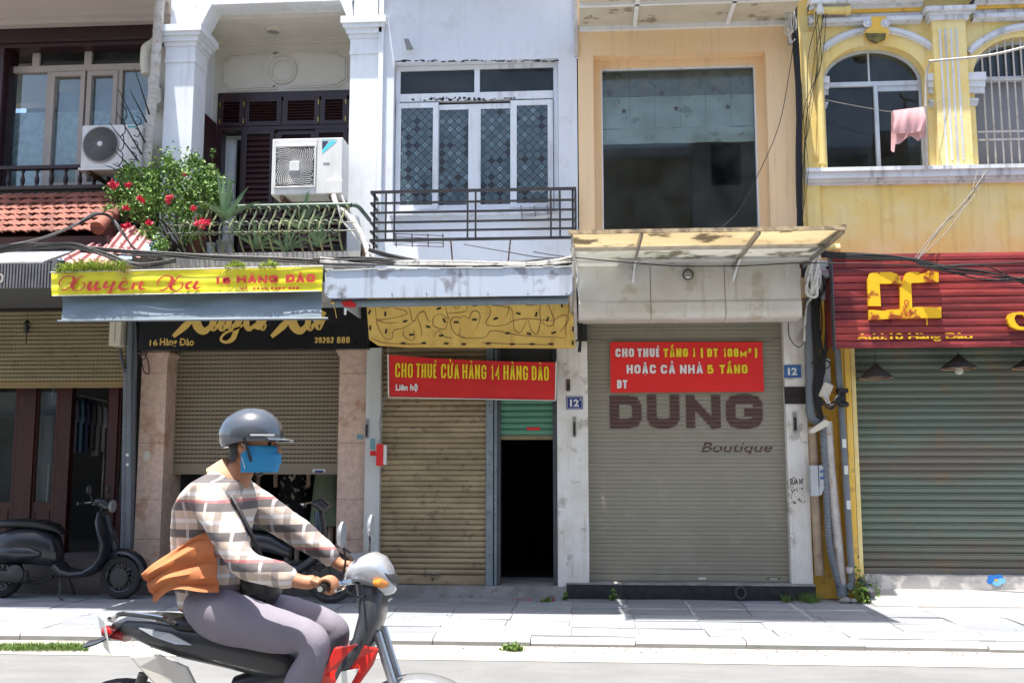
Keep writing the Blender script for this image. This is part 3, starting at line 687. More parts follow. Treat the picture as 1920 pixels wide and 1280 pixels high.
# raised moulding: two clipped panels meeting a ring
mb = MB()
def mline(pts, w=.018, d=.014):
    q = [P(a, b, YBK) for a, b in pts]
    for k in range(len(q)-1):
        a, b = q[k], q[k+1]; t = (b-a).normalized(); n_ = Vector((-t.z, 0, t.x))*w/2
        mb.prism([Vector((v.x, YBK-d-.0004*(k%3), v.z)) for v in (a-t*w*.4-n_, b+t*w*.4-n_, b+t*w*.4+n_, a-t*w*.4+n_)], (0, d+.001, 0))
for off in (0, 4):
    mline([(523-off, 100+off*.7),(428+off,104+off),(427+off,112+off),(417+off,115+off),(417+off,160-off),(426+off,163-off),(427+off,171-off),(520-off,166-off*.9)])
    mline([(544+off, 98+off*.7),(636-off,97+off),(639-off,103+off),(650-off,108+off),(650-off,152-off),(640-off,157-off),(638-off,162-off),(543+off,165-off*.9)])
arc = [(531+ -39*math.cos(t), 132 - 34*math.sin(t)) for t in [R_(-75+15*i) for i in range(11)]]
mline(arc[0:11])
c = P(531, 133, YBK)
mb.lathe([(.178,-.016),(.172,-.026),(.162,-.018),(.156,-.018),(.15,-.026),(.14,-.016)], (c.x, YBK, c.z), axis='y', seg=40, cap=False)
mb.build('wall_moulding', M_cream, H16, smoothed=True, angle=30)
li = thing('ceiling_light', P(513, 42, .6), 'round flush ceiling light under the cream balcony ceiling', 'ceiling light')
c = Vector((P(513, 42, .62).x, .62, zce))
MB().lathe([(.115,0),(.115,-.012),(.10,-.03),(.075,-.034),(.07,-.02)], c, seg=28).build('light_rim', M_cream_plastic, li, smoothed=True)
MB().lathe([(.068,-.02),(.06,-.028),(.03,-.034),(.001,-.036)], c, seg=24).build('glass_lens', mat('grey_lens', (.28,.30,.28), .25), li, smoothed=True)
# mahogany door set
fx = lambda p: P(p, 280, YBK).x
zz = lambda q: P(530, q, YBK).z
D = MB().frame((DR[0], DR[1]+.1, zfl-.05, DR[3]), .07, YBK-.04, YBK+.10)
D.box(DR[0]+.07, DR[1]+.03, YBK-.038, YBK+.09, zz(245), zz(238)).box(fx(455)-.012, fx(455)+.012, YBK-.036, YBK+.09, zfl, DR[3]-.07)
door = D.build('door', M_mahog, H16)
def louvre(x0, x1, z0, z1, Y, b=.05, par=door, name='louvred_panel', n=None):
    mb = MB().frame((x0, x1, z0, z1), b, Y, Y+.035)
    o = mb.build(name, M_mahog, par)
    n = n or int((z1-z0-2*b)/.036); h = (z1-z0-2*b)/n; f = None
    out = MB()
    for i in range(n):
        z = z0+b+h*i; out.prism([(x0+b, Y+.002, z), (x0+b, Y+.03, z+h*.75), (x0+b, Y+.034, z+h*.62), (x0+b, Y+.006, z-.004)], (x1-x0-2*b, 0, 0))
    out.box(x0+b, x1-b, Y+.036, Y+.04, z0+b, z1-b)
    out.build('louvres', M_mahog, par)
    return o
for a, b in ((411, 456), (459, 527), (531, 598), (602, 650)):
    louvre(fx(a), fx(b), zz(237), zz(184), YBK-.045, b=.055 if b-a > 55 else .05)
louvre(fx(458), fx(516), zfl, zz(246), YBK-.06, b=.05, name='door_leaf', n=26)
louvre(fx(520), fx(590), zfl, zz(246), YBK-.01, b=.05, name='door_leaf', n=26)
louvre(fx(592), fx(652), zfl, zz(246), YBK-.05, b=.05, name='door_leaf', n=26)
lf = MB().box(DR[0]-.03, DR[0]-.0, YBK-.46, YBK-.05, zfl, zz(232)).build('open_door_leaf', M_mahog, H16)
inn = MB().frame((fx(414), fx(470), zfl, zz(246)), .035, YBK+.14, YBK+.2); inn.box(fx(414)+.035, fx(434), YBK+.14, YBK+.19, zfl, zz(250)).build('inner_white_door', M_winwhite, door)
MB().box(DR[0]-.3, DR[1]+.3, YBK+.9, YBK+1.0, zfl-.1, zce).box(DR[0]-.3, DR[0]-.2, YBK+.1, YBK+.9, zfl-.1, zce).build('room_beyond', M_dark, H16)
for a in (412, 457, 597, 648):
    for q in (196, 228): MB().box(fx(a)-.006, fx(a)+.006, YBK-.052, YBK-.0455, zz(q)-.03, zz(q)+.03).build('hinge', mat('brass_%d%d' % (a, q), (.45,.30,.08), .35, metal=.8) if a == 412 and q == 196 else MATS['brass_412196'], door)
MB().box(e1[0]-.0, e2[1], -.62, YBK, zfl-.16, zfl).build('balcony_slab', M_concrete, H16)
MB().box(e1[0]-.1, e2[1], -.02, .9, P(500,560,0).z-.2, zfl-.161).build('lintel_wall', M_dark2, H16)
# belly-shaped wrought iron railing
zr1 = P(540, 383, -.62).z
xa, xb = P(342, 440, -.62).x, P(655, 440, -.62).x
HR = zr1-zfl
def belly(t): return -.50 - .30*math.sin(min(1, max(0, 1-t))*math.pi*.92)**1.0*(1-.25*t)
tr = MB().tube([(P(425,385,-.55).x, -.55, zr1), (xb+.0, -.55, zr1)], .028, 10)
tr.tube(smooth([(xb, -.55, zr1), (xb+.06, -.52, zr1-.01), (xb+.10, -.40, zr1-.05), (xb+.10, -.1, zr1-.06)]), .022, 8); rail = tr.build('balcony_railing', M_greentube, H16, smoothed=True)
n = 17; bf = None
for i in range(n):
    x = xa + (xb-xa)*(i+.3)/n; mb = MB()
    pts = [Vector((x, belly(t), zfl + HR*.9*t)) for t in (0, .12, .3, .5, .68, .82)]
    pts += [Vector((x+.012, -.56, zfl+HR*.93)), Vector((x+.03, -.58, zfl+HR*.97)), Vector((x+.055, -.585, zfl+HR*.92)), Vector((x+.05, -.585, zfl+HR*.86))]
    if bf is None: bf = MB().tube(smooth(pts, 4), .011, 6).build('baluster', M_greeniron, rail, smoothed=True); x0_ = x
    else: again(bf, (x-x0_, 0, 0))
sc_ = None
for i in range(n-1):
    for tt, up in ((.60, 1), (.40, -1)):
        x = xa + (xb-xa)*(i+.8)/n; y_ = belly(tt)-.012; z = zfl+HR*.9*tt; r = (xb-xa)/n*.42
        c1 = [Vector((x + s_*r*(1-.5*k/8)*math.cos(R_(-20+k*34)) , y_, z + up*r*.7*(1-.45*k/8)*math.sin(R_(-20+k*34)))) for s_ in (1,) for k in range(9)]
        key = up
        if sc_ is None or key not in sc_:
            sc_ = sc_ or {}; o = MB().tube(c1, .0065, 5).build('scroll', M_greeniron, rail); sc_[key] = (o, x)
        else: again(sc_[key][0], (x-sc_[key][1], 0, 0))
for tt in (.40, .60): MB().tube([(xa-.1, belly(tt)-.004, zfl+HR*.9*tt), (xb+.1, belly(tt)-.004, zfl+HR*.9*tt)], .007, 5).build('rail_wire', M_greeniron, rail)
# ground floor of 16
YP = .15
zs = P(290, 1068, YP).z
def gp(a, b, top, Y, m, dep=.5, cap=True, name='stone_pillar'):
    X0, X1, Z0, Z1 = Rc(a, top, b, 1068, Y); mb = MB().box(X0, X1, Y, Y+dep, zs, Z1)
    for q in (830, 960): pass
    o = mb.build(name, m, H16)
    if cap: MB().box(X0-.02, X1+.02, Y-.02, Y+dep, Z1-.06, Z1+.004).box(X0-.035, X1+.035, Y-.035, Y+dep, Z1-.03, Z1-.008).build('pillar_cap', m, H16)
    for q in (700, 830, 936, 1010):
        zq = P(a, q, Y).z; MB().box(X0+.001, X1-.001, Y-.0015, Y+.01, zq-.002, zq+.002).build('stone_joint', M_stem, H16)
    return X0, X1, Z1
gA = gp(258, 306, 660, YP, M_granite_pink); gB = gp(633, 684, 655, YP, M_granite_pink)
MB().box(P(246,1080,.1).x, P(700,1080,.1).x, .10, 1.2, PZ-.05, zs).box(P(246,1100,0).x, P(700,1100,0).x, -.03, .0998, PZ-.05, zs-.14).build('steps', M_granite_grey, H16)
YQ = .42
sr = (gA[1]-.05, gB[0]+.05, P(470, 889, YQ).z, P(470, 650, YQ).z)
s16, _ = shutter(H16, sr, YQ, .0485, M_shut16, slots=True, bottom=.13, prof='flat')
st_ = MB().rbox(Rc(586, 879, 610, 888, YQ-.008), YQ-.009, YQ-.007).build('maker_sticker', M_platewhite, s16)
MB().rbox(Rc(590, 881.5, 606, 885.5, YQ-.010), YQ-.0105, YQ-.0095).build('sticker_print', M_plateblue, s16)
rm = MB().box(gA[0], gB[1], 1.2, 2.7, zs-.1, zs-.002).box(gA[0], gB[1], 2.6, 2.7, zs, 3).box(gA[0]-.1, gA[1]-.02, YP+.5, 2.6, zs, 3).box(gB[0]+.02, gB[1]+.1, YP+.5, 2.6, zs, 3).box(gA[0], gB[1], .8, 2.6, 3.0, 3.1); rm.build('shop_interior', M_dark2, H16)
# black shop sign with gilt script
YK = -.12
sg = thing('shop_sign', P(475, 655, YK), 'black shop sign with gold script above the taupe shutter', 'sign')
X0, X1, Z0, Z1 = Rc(262, 540, 690, 655, YK)
MB().box(X0, X1, YK, YK+.12, Z0, Z1).build('sign_face', M_blacksign, sg)
fz = lambda a, b: P(240+a/3.765, 560+b/3.765, YK-.012)
k_ = 1/3.765*P(401,560,YK).x*0 + (P(500,600,YK).x-P(400,600,YK).x)/100/3.765
GS = [([(560,-60),(480,110),(400,195),(318,266)], [22,34,50,26]), ([(430,-40),(470,90),(490,190),(540,228),(600,170),(640,90)], [10,60,64,50,24,10]),
 ([(640,90),(596,180),(610,212),(660,150)], [44,46,34,10]), ([(700,90),(655,180),(672,212),(735,130)], [44,46,34,10]),
 ([(745,80),(712,170),(730,205),(790,130)], [40,42,30,10]), ([(815,80),(770,200),(740,280),(690,306),(655,285),(690,240),(790,200),(850,150)], [40,40,36,20,18,16,14,10]),
 ([(900,90),(850,120),(835,180),(860,212),(920,160)], [14,36,44,34,10]), ([(950,100),(905,215)], [40,44]), ([(905,215),(960,110),(1000,95)], [10,22,20]), ([(985,110),(945,180),(955,210),(975,180)], [42,44,34,12]),
 ([(1240,-60),(1165,110),(1090,195),(1012,268)], [22,34,50,26]), ([(1110,-40),(1150,90),(1170,190),(1220,226),(1270,170),(1300,90)], [10,60,64,50,24,10]),
 ([(1330,95),(1285,120),(1270,180),(1290,210),(1330,150)], [14,38,44,34,10]), ([(1385,90),(1340,170),(1350,205),(1392,140)], [40,42,34,10])]
strokes(GS, fz, YK-.012, M_gold, sg, k=k_)
lettering('16', Rc(281, 637, 296, 648, YK), YK-.006, M_gold, sg, bold=.02)
lettering('Hàng', Rc(300, 634, 332, 652, YK), YK-.006, M_gold, sg, bold=.02)
lettering('Dào', Rc(338, 634, 364, 648, YK), YK-.006, M_gold, sg, bold=.02); MB().rbox(Rc(336, 641, 342, 642.3, YK), YK-.009, YK-.0065).build('letter_bar', M_gold, sg)
block_text('39262', Rc(590, 632, 626, 643, YK), YK-.006, M_gold, sg, sw=.013); block_text('888', Rc(632, 631.5, 656, 643, YK), YK-.006, M_gold, sg, sw=.013)
# yellow banner on the edge of the awning
YA = -1.6
ba = thing('awning', P(350, 555, YA), 'retractable slate blue awning with a yellow vinyl banner, weeds growing on top', 'awning')
TL, TR, BR_, BL = P(95, 512, YA), P(606, 500, YA), P(603, 546, YA), P(97, 555, YA)
def banner(TL, TR, BR_, BL, Y, amp=.012, waves=None, nu=60, nv=8, sagt=0.0, seed=0):
    rnd = random.Random(seed); ph = [rnd.uniform(0, 6) for _ in range(4)]
    def f(u, v):   # v=0 bottom
        a = BL.lerp(BR_, u); b = TL.lerp(TR, u); p = a.lerp(b, v)
        yy = amp*(math.sin(u*9+v*3+ph[0])*.5+math.sin(u*23-v*5+ph[1])*.3+math.sin(v*14+u*6+ph[2])*.35)
        return Vector((p.x, Y+yy, p.z - sagt*4*u*(1-u)*(.4+.6*v)))
    return f
fb = banner(TL, TR, BR_, BL, YA, .010, seed=2)
MB().grid(fb, 70, 10).build('yellow_banner', M_bannery, ba, smoothed=True)
MB().tube([TL+Vector((0,-.01,.006)), TR+Vector((0,-.01,.006))], .005, 6).tube([BL+Vector((.02,-.012,0)), BR_+Vector((-.02,-.012,.0))], .004, 6).build('banner_hem', M_platewhite, ba)
zf_ = lambda a, b: P(90+a/7.11, 490+b/7.11, YA-.02)
kb = (P(400,530,YA).x-P(300,530,YA).x)/100/7.11
XS = [([(158,320),(150,285),(195,222),(270,192),(345,205)], [16,20,18,14,14]), ([(330,200),(352,255),(325,320),(345,385)], [20,58,58,24]), ([(262,292),(400,290)], [9,9]),
 ([(480,190),(425,212),(372,275),(285,350),(222,384),(180,382)], [10,18,18,18,18,16]), ([(350,385),(420,388),(478,345),(488,295),(445,280)], [10,12,20,22,8])]
AS = [([(1925,268),(1855,300),(1850,352),(1900,358)], [14,40,44,12]), ([(1995,262),(1950,340),(1975,362),(2040,338)], [40,44,30,6]), ([(1900,358),(1950,320)], [8,8])]
YS_ = XS + [([(575,270),(540,340),(560,378),(640,330)], [46,50,40,8]), ([(668,268),(628,340),(650,378),(730,352)], [44,48,36,6]),
 ([(790,268),(752,325),(772,352),(830,330)], [44,46,30,8]), ([(890,268),(848,350),(828,412),(790,405)], [44,44,36,10]), ([(860,380),(960,350)], [7,7]),
 ([(1000,330),(1058,300),(1045,268),(985,285),(955,335),(985,374),(1085,358)], [8,10,16,34,44,32,6]), ([(985,242),(1015,220),(1048,246)], [10,12,12]),
 ([(1150,282),(1120,375)], [38,42]), ([(1140,330),(1225,275)], [8,12]), ([(1262,270),(1225,340),(1245,370),(1300,362)], [42,44,30,6])]
YS_ += [([(x+1308, y) for x, y in p], w) for p, w in XS] + AS
strokes(YS_, zf_, YA-.022, M_redprint, ba, k=kb)
block_text('16', Rc(404, 520, 434, 533, YA), YA-.022, M_redprint, ba, sw=.026, slope=0)
block_text('HÀNG', Rc(445, 517, 523, 531, YA), YA-.022, M_redprint, ba, sw=.027, gap=.12)
block_text('ĐÀO', Rc(537, 515, 592, 530, YA), YA-.022, M_redprint, ba, sw=.027, gap=.14)
block_text('ĐT: 0243 9262 888', Rc(453, 539, 562, 543.5, YA), YA-.022, M_redprint, ba, sw=.009)
# canvas valance on its front bar
A, B, C_, D_ = P(117, 552, YA+.12), P(603, 545, YA+.12), P(603, 600, YA), P(115, 603, YA)
def fv(u, v):
    p = D_.lerp(C_, u).lerp(A.lerp(B, u), v)
    return p + Vector((0, (.018*math.sin(u*11+v*4) + .012*math.sin(u*26-v*7))*(v*(1-v)*2.2+.03), 0))
MB().grid(fv, 80, 10).build('canvas_valance', M_valance, ba, smoothed=True)
MB().tube([P(108, 602, YA), P(615, 597, YA)], .012, 10).build('front_bar', M_pvc, ba, smoothed=True)
for a in (130, 590):
    MB().tube([P(a, 600, YA+.02), P(a+ (30 if a<300 else -30), 585, -.9), P(a, 570, .05)], .015, 8).build('folding_arm', M_greybox, ba)
MB().box(TL.x+.02, TR.x-.02, YA+.02, -.05, TL.z-.13, TL.z-.10).build('awning_roof', M_metalroof, ba)
# ------------------------------------------------------------------ things on houses 18 and 16
def fan_grille(par, c, r, Y, hub, sq=False, mat_g=M_greyplastic, n=26, rings=16):
    MB().lathe([(r*1.0, 0), (r*1.0, .03)], (c.x, Y+.004, c.z), axis='y', seg=36).build('fan_recess', M_fanblack, par)
    mb = MB()
    for k in range(n):     # swept wires
        a0 = 2*math.pi*k/n; pts = []
        for j in range(7):
            t = j/6; rr = hub+(r-hub)*t; a = a0 + 1.1*t; pts.append(Vector((c.x+rr*math.cos(a), Y-.006-.012*(1-t), c.z+rr*math.sin(a))))
        mb.tube(pts, .0032, 4, cap=False)
    for j in range(rings):
        rr = hub+(r-hub)*(j+1)/rings; q = [Vector((c.x+rr*math.cos(R_(a)), Y-.004-.012*(1-(j+1)/rings), c.z+rr*math.sin(R_(a)))) for a in range(0, 361, 15)]
        mb.tube(q, .0022, 3, cap=False)
    mb.build('wire_guard', mat_g, par)
    MB().lathe([(hub*1.05, .0), (hub, -.014), (hub*.6, -.018), (.001, -.018)], (c.x, Y-.01, c.z), axis='y', seg=20).build('hub_cap', M_whiteplastic, par, smoothed=True)
ac = thing('air_conditioner', P(205, 318, -.25), 'smaller outdoor air conditioner with a round fan guard above the tiled roof', 'air conditioner')
YC = -.22; X0, X1, Z0, Z1 = Rc(152, 234, 262, 314, YC)
MB().box(X0, X1, YC, YC+.26, Z0, Z1).build('casing', M_whiteplastic, ac, bevel=.012)
c = P(189, 271, YC); fan_grille(ac, c, .197, YC-.004, .028)
MB().lathe([(.205,0),(.212,-.012),(.198,-.016)], (c.x, YC-.001, c.z), axis='y', seg=40, cap=False).build('fan_ring', M_steelgrey, ac, smoothed=True)
MB().rbox(Rc(240, 236, 254, 239, YC-.003), YC-.004, YC-.0005).build('teal_badge', mat('teal_badge', (.05,.35,.38), .4), ac)
MB().box(X0-.01, X1+.01, YC-.02, YC+.28, Z0-.03, Z0-.002).build('drip_tray', M_whiteplastic, ac)
MB().box(X0+.08, X0+.12, YC, .42, Z0-.07, Z0-.031).box(X1-.12, X1-.08, YC, .42, Z0-.07, Z0-.031).build('bracket', M_rust, ac)
ac = thing('air_conditioner', P(580, 367, -.45), 'larger outdoor air conditioner with a square fan grille over the wrought iron balcony', 'air conditioner')
YC = -.42; X0, X1, Z0, Z1 = Rc(509, 259, 642, 365, YC)
MB().box(X0, X1, YC, YC+.30, Z0, Z1).build('casing', M_whiteplastic, ac, bevel=.014)
MB().frame(Rc(514, 272, 592, 352, YC-.008), .018, YC-.012, YC-.0005).build('grille_frame', M_whiteplastic, ac, bevel=.004)
c = P(552, 312, YC)
gx = Rc(517, 276, 589, 349, YC)
MB().box(gx[0], gx[1], YC-.002, YC-.0008, gx[2], gx[3]).build('fan_recess', M_fanblack, ac)
mb = MB(); hx, hz = (gx[1]-gx[0])/2, (gx[3]-gx[2])/2; cx, cz_ = (gx[0]+gx[1])/2, (gx[2]+gx[3])/2
for k in range(40):
    a0 = 2*math.pi*k/40; pts = []
    for j in range(9):
        t = j/8; a = a0+1.25*t; rr = .05+(.29-.05)*t; q = Vector((rr*math.cos(a), YC-.008, rr*math.sin(a)))
        if abs(q.x) > hx or abs(q.z) > hz: break
        pts.append(Vector((cx+q.x, q.y, cz_+q.z)))
    if len(pts) > 1: mb.tube(pts, .0034, 4, cap=False)
for j in range(12):
    rr = .065+.019*j; seg_ = []
    for a in range(0, 361, 10):
        q = (rr*math.cos(R_(a)), rr*math.sin(R_(a)))
        if abs(q[0]) > hx or abs(q[1]) > hz:
            if len(seg_) > 1: mb.tube(seg_, .0022, 3, cap=False)
            seg_ = []
        else: seg_.append(Vector((cx+q[0], YC-.006, cz_+q[1])))
    if len(seg_) > 1: mb.tube(seg_, .0022, 3, cap=False)
mb.build('wire_guard', M_whiteplastic, ac)
MB().box(cx-.055, cx+.055, YC-.022, YC-.009, cz_-.055, cz_+.055).build('hub_cap', M_whiteplastic, ac, bevel=.008)
xl = P(594, 300, YC).x; MB().box(xl-.002, xl+.002, YC-.0015, YC+.001, Z0+.01, Z1-.01).build('panel_seam', M_steelgrey, ac)
M_cyan = mat('cyan_print', (.08,.55,.68), .4)
block_text('', Rc(0,0,1,1,0), 0, M_cyan, ac, build=False)
lettering('DAIKIN', Rc(604, 259.5, 631, 263, YC), YC-.002, M_cyan, ac, bold=.03)
def tri(pts, m, nm, par, Y, d=.0015):
    q = [P(a, b, Y) for a, b in pts]; MB().prism([Vector((p.x, Y-d, p.z)) for p in q], (0, d*.6, 0)).build(nm, m, par)
tri([(604,265),(616,265),(604,281)], mat('navy_print', (.03,.045,.09), .4), 'logo_mark', ac, YC-.001)
tri([(619,265),(631,265),(604,288),(604,282)], M_cyan, 'logo_mark', ac, YC-.001)
MB().rbox(Rc(606, 305, 618, 309, YC), YC-.002, YC-.0008).build('maker_plate', M_steelgrey, ac)
MB().rbox(Rc(613, 338, 643, 364, YC), YC-.03, YC-.0005).build('valve_cover', M_whiteplastic, ac, bevel=.008)
MB().box(X0+.1, X0+.14, YC, .9, Z0-.05, Z0-.005).box(X1-.14, X1-.1, YC, .9, Z0-.05, Z0-.005).build('bracket', M_rust, ac)
# insulated pipes
ip = thing('insulated_pipe', P(690, 480, -.6), 'white lagged coolant pipes running down from the larger air conditioner', 'pipe')
MB().tube(smooth([P(a, b, -.5-.2*k/6) for k, (a, b) in enumerate(((625,366),(632,385),(652,403),(668,425),(682,450),(690,475),(691,492)))]), [.030]*99 if False else .030, 9).build('lagging', M_cablewhite, ip, smoothed=True)
MB().tube(smooth([P(a, b, -.55) for a, b in ((640,366),(650,390),(664,410),(680,440),(689,470))]), .014, 7).tube(smooth([P(a, b, -.6) for a, b in ((634,385),(640,410),(655,430),(680,460))]), .010, 6).build('drain_tube', M_cablewhite, ip, smoothed=True)
MB().rbox(Rc(676, 458, 692, 488, -.62), -.62, -.56).build('wooden_post', M_stem, ip)
# spiked fan-shaped wire guard by the downpipe
sp = thing('spiked_guard', P(262, 330, -.25), 'black wrought iron guard of splayed spikes and scrolls beside the downpipe', 'window guard')
for a, b, c_, d in ((205,230,262,306),(218,210,266,290),(222,168,272,268),(243,168,275,230),(252,128,280,215),(208,276,262,330),(198,310,258,334)):
    MB().tube([P(a, b, -.5), P(c_, d, -.2)], [.004, .011], 5).build('spike', M_iron, sp)
mb = MB()
for k in range(5):
    pts = [P(226-2*k+8*math.sin(k), 195+28*k, -.42), P(236-2*k, 205+28*k, -.40), P(237-3*k, 220+28*k, -.4), P(228-2*k, 228+28*k, -.4)]
    mb.tube(smooth(pts), .006, 5)
    pts = [P(256-3*k, 218+22*k, -.3), P(264-3*k, 224+22*k, -.3), P(262-3*k, 234+22*k, -.3), P(253-3*k, 232+22*k, -.3)]
    mb.tube(smooth(pts), .006, 5)
mb.build('scrolls', M_iron, sp)
# downpipes
dp = thing('downpipe', P(270, 335, .0), 'grey-white corrugated downpipe between the two left townhouses', 'downpipe')
pts = smooth([P(306, -60, -.1), P(300, 0, -.1), P(291, 130, -.1), P(284, 200, -.1), P(277, 270, -.1), P(272, 335, -.1)])
MB().tube(pts, .055, 12).build('pipe', M_whitepipe, dp, smoothed=True)
mb = MB()
for i in range(34):
    t = i/34*(len(pts)-1); k = int(t); p = pts[k].lerp(pts[min(k+1, len(pts)-1)], t-k); mb.lathe([(.057,0),(.061,.008),(.057,.016)], p, seg=12)
mb.build('ribs', M_whitepipe, dp, kind='stuff')
el = thing('drain_elbow', P(273, 140, .1), 'cream plastic drain elbow beside the window at the upper left', 'pipe')
MB().tube(smooth([P(306, 62, .15), P(290, 80, .1), P(276, 90, .05), P(273, 98, .05), P(272, 118, .05), P(274, 140, .05)]), .058, 12).build('elbow', M_cream_plastic, el, smoothed=True)
# grey conduits and meter box between 18 and 16
cn = thing('conduit_bundle', P(236, 1040, .1), 'grey conduits and corrugated tube beside the left pink granite pillar', 'conduit')
MB().tube([P(247, 570, .0), P(243, 700, .0), P(240, 1042, .0)], .042, 10).build('pipe', M_pvc, cn, smoothed=True)
MB().tube([P(255, 610, -.02), P(253, 710, -.02), P(250, 900, .0), P(246, 1042, .0)], .022, 8).build('pipe', M_pvcdark, cn, smoothed=True)
co = MB(); a, b = P(237, 690, -.02), P(231, 1035, -.02)
n = 90; pr = []
co.tube([a.lerp(b, i/(2*n)) for i in range(2*n+1)], [.036 if i % 2 else .029 for i in range(2*n+1)], 9).build('corrugated_tube', M_pvc, cn)
MB().tube(smooth([P(225, 655, -.05), P(232, 690, -.05), P(237, 700, -.03)]), .02, 7).tube(smooth([P(253, 600, -.1), P(256, 660, -.1), P(254, 712, -.08)]), .009, 6).build('cable', M_pvcdark, cn)
for q in (850, 868): MB().rbox(Rc(236, q, 241, q+5, -.05), -.051, -.046).build('sticker', M_platewhite, cn)
mbx = thing('meter_box', P(214, 648, -.1), 'cream meter box hanging under the left end of the blue canvas valance', 'box')
MB().rbox(Rc(204, 596, 226, 648, -.12), -.12, .06).build('box_body', M_cream_plastic, mbx, bevel=.012)
MB().rbox(Rc(215, 600, 216, 642, -.123), -.124, -.119).build('box_seam', M_concrete, mbx)
sw = thing('light_switch', P(275, 862, YP), 'cream doorbell switch plate on the left pink granite pillar', 'switch')
MB().rbox(Rc(269, 845, 281, 864, YP-.01), YP-.016, YP-.001).build('switch_plate', M_cream_plastic, sw, bevel=.003)
MB().rbox(Rc(272.5, 850, 277.5, 859, YP-.018), YP-.02, YP-.0155).build('rocker', M_whiteplastic, sw)
lw = thing('cable_loop', P(262, 740, .1), 'loose looped black wires at the top of the left pink granite pillar', 'cable')
MB().tube(smooth([P(262, 655, .1), P(268, 690, .08), P(272, 698, .08), P(279, 700, .08), P(278, 680, .09), P(272, 664, .1)]), .006, 6).tube(smooth([P(258, 665, .1), P(275, 660, .06), P(268, 675, .06), P(262, 668, .08), P(272, 664, .08)]), .005, 5).build('wire', M_cable, lw)
# pink corrugated sheets
pk = thing('corrugated_sheet', P(240, 490, -1.0), 'faded pink corrugated roofing sheet slanting beside the bougainvillea', 'roofing sheet')
def csheet(A, B, C, D, n, amp):
    def f(u, v):
        p = D.lerp(C, u).lerp(A.lerp(B, u), v); t = (u*n) % 1; h = amp if .0 < t < .35 else 0
        return p + Vector((0, -h*.7, h))
    mb = MB().grid(f, n*12, 2); return mb
csheet(P(236, 424, -.65), P(294, 437, -.62), P(262, 483, -1.25), P(196, 474, -1.2), 4, .028).build('sheet', M_pink, pk)
csheet(P(190, 452, -.85), P(236, 440, -.72), P(212, 512, -1.35), P(112, 488, -1.45), 4, .022).build('sheet', M_pink, pk)
# bougainvillea
rnd = random.Random(5)
bg_ = thing('bougainvillea', P(330, 480, -.45), 'bougainvillea shrub with magenta flowers spilling over the wrought iron balcony', 'shrub')
stm = MB(); root = P(350, 482, -.3)
clump = [(330,330,.30,-.5),(300,375,.24,-.55),(360,365,.26,-.5),(395,355,.20,-.5),(265,385,.20,-.6),(385,335,.16,-.45),(345,400,.22,-.55),(278,440,.13,-.75),(300,460,.10,-.8),(250,340,.16,-.45),(232,395,.10,-.6),(318,312,.10,-.5),(367,305,.09,-.5),(285,330,.12,-.5),(220,360,.13,-.45),(205,395,.07,-.7),(410,375,.12,-.5),(240,318,.10,-.35),(355,435,.13,-.5)]
fol = MB()
def leaf(mb, p, s, rnd, w=.62):
    a = Vector((rnd.gauss(0,1), rnd.gauss(0,1), rnd.gauss(0,.8))).normalized(); b = a.orthogonal().normalized()
    b = (Matrix.Rotation(rnd.uniform(0, 6.28), 3, a) @ b); c = a.cross(b)
    mb.add([p - b*s*.5, p + c*s*w*.4 + a*s*.1, p + b*s*.5, p - c*s*w*.4 + a*s*.1], [(0,1,2),(0,2,3)])
for a, b, r, Y in clump:
    c = P(a, b, Y); stm.tube(smooth([root + Vector((rnd.uniform(-.1,.1), 0, 0)), root.lerp(c, .5)+Vector((rnd.uniform(-.1,.1), rnd.uniform(-.1,.1), .05)), c]), [.009]*13, 5)
    for k in range(int(5200*r*r**.35)):
        d = Vector((rnd.gauss(0,1), rnd.gauss(0,.8), rnd.gauss(0,.9))); d = d.normalized()*r*rnd.uniform(.15, 1.12)
        if rnd.random() < .12: d *= 1.25
        leaf(fol, c+d, rnd.uniform(.030, .058), rnd)
for a, b, ln_ in ((318,322,1),(270,385,1),(395,330,1),(372,330,1)):   # stray shoots
    c = P(a, b, -.5); e = c + Vector((rnd.uniform(-.15,.12), -.05, .28)); stm.tube([c, e], .004, 4)
    for k in range(26): leaf(fol, c.lerp(e, rnd.random())+Vector((rnd.gauss(0,.022), rnd.gauss(0,.02), rnd.gauss(0,.02))), .04, rnd)
stm.build('stem', M_stem, bg_)
fol.build('foliage', M_leaf, bg_, kind='stuff')
ff = None
for a, b, r in ((212,346,.055),(240,347,.035),(316,372,.055),(376,418,.065),(280,417,.04),(236,390,.04),(262,372,.03),(240,422,.035),(363,391,.035),(232,425,.03),(268,378,.025),(345,328,.022),(388,416,.045)):
    c = P(a, b, -.82 if b > 340 else -.6); f_ = MB()
    for k in range(int(36*r/.05)+14):
        d = Vector((rnd.gauss(0,1), rnd.gauss(0,1), rnd.gauss(0,.8))).normalized()*r*rnd.uniform(.2, 1); leaf(f_, c+d, .034, rnd, .95)
    f_.build('blossom', M_flower, bg_)
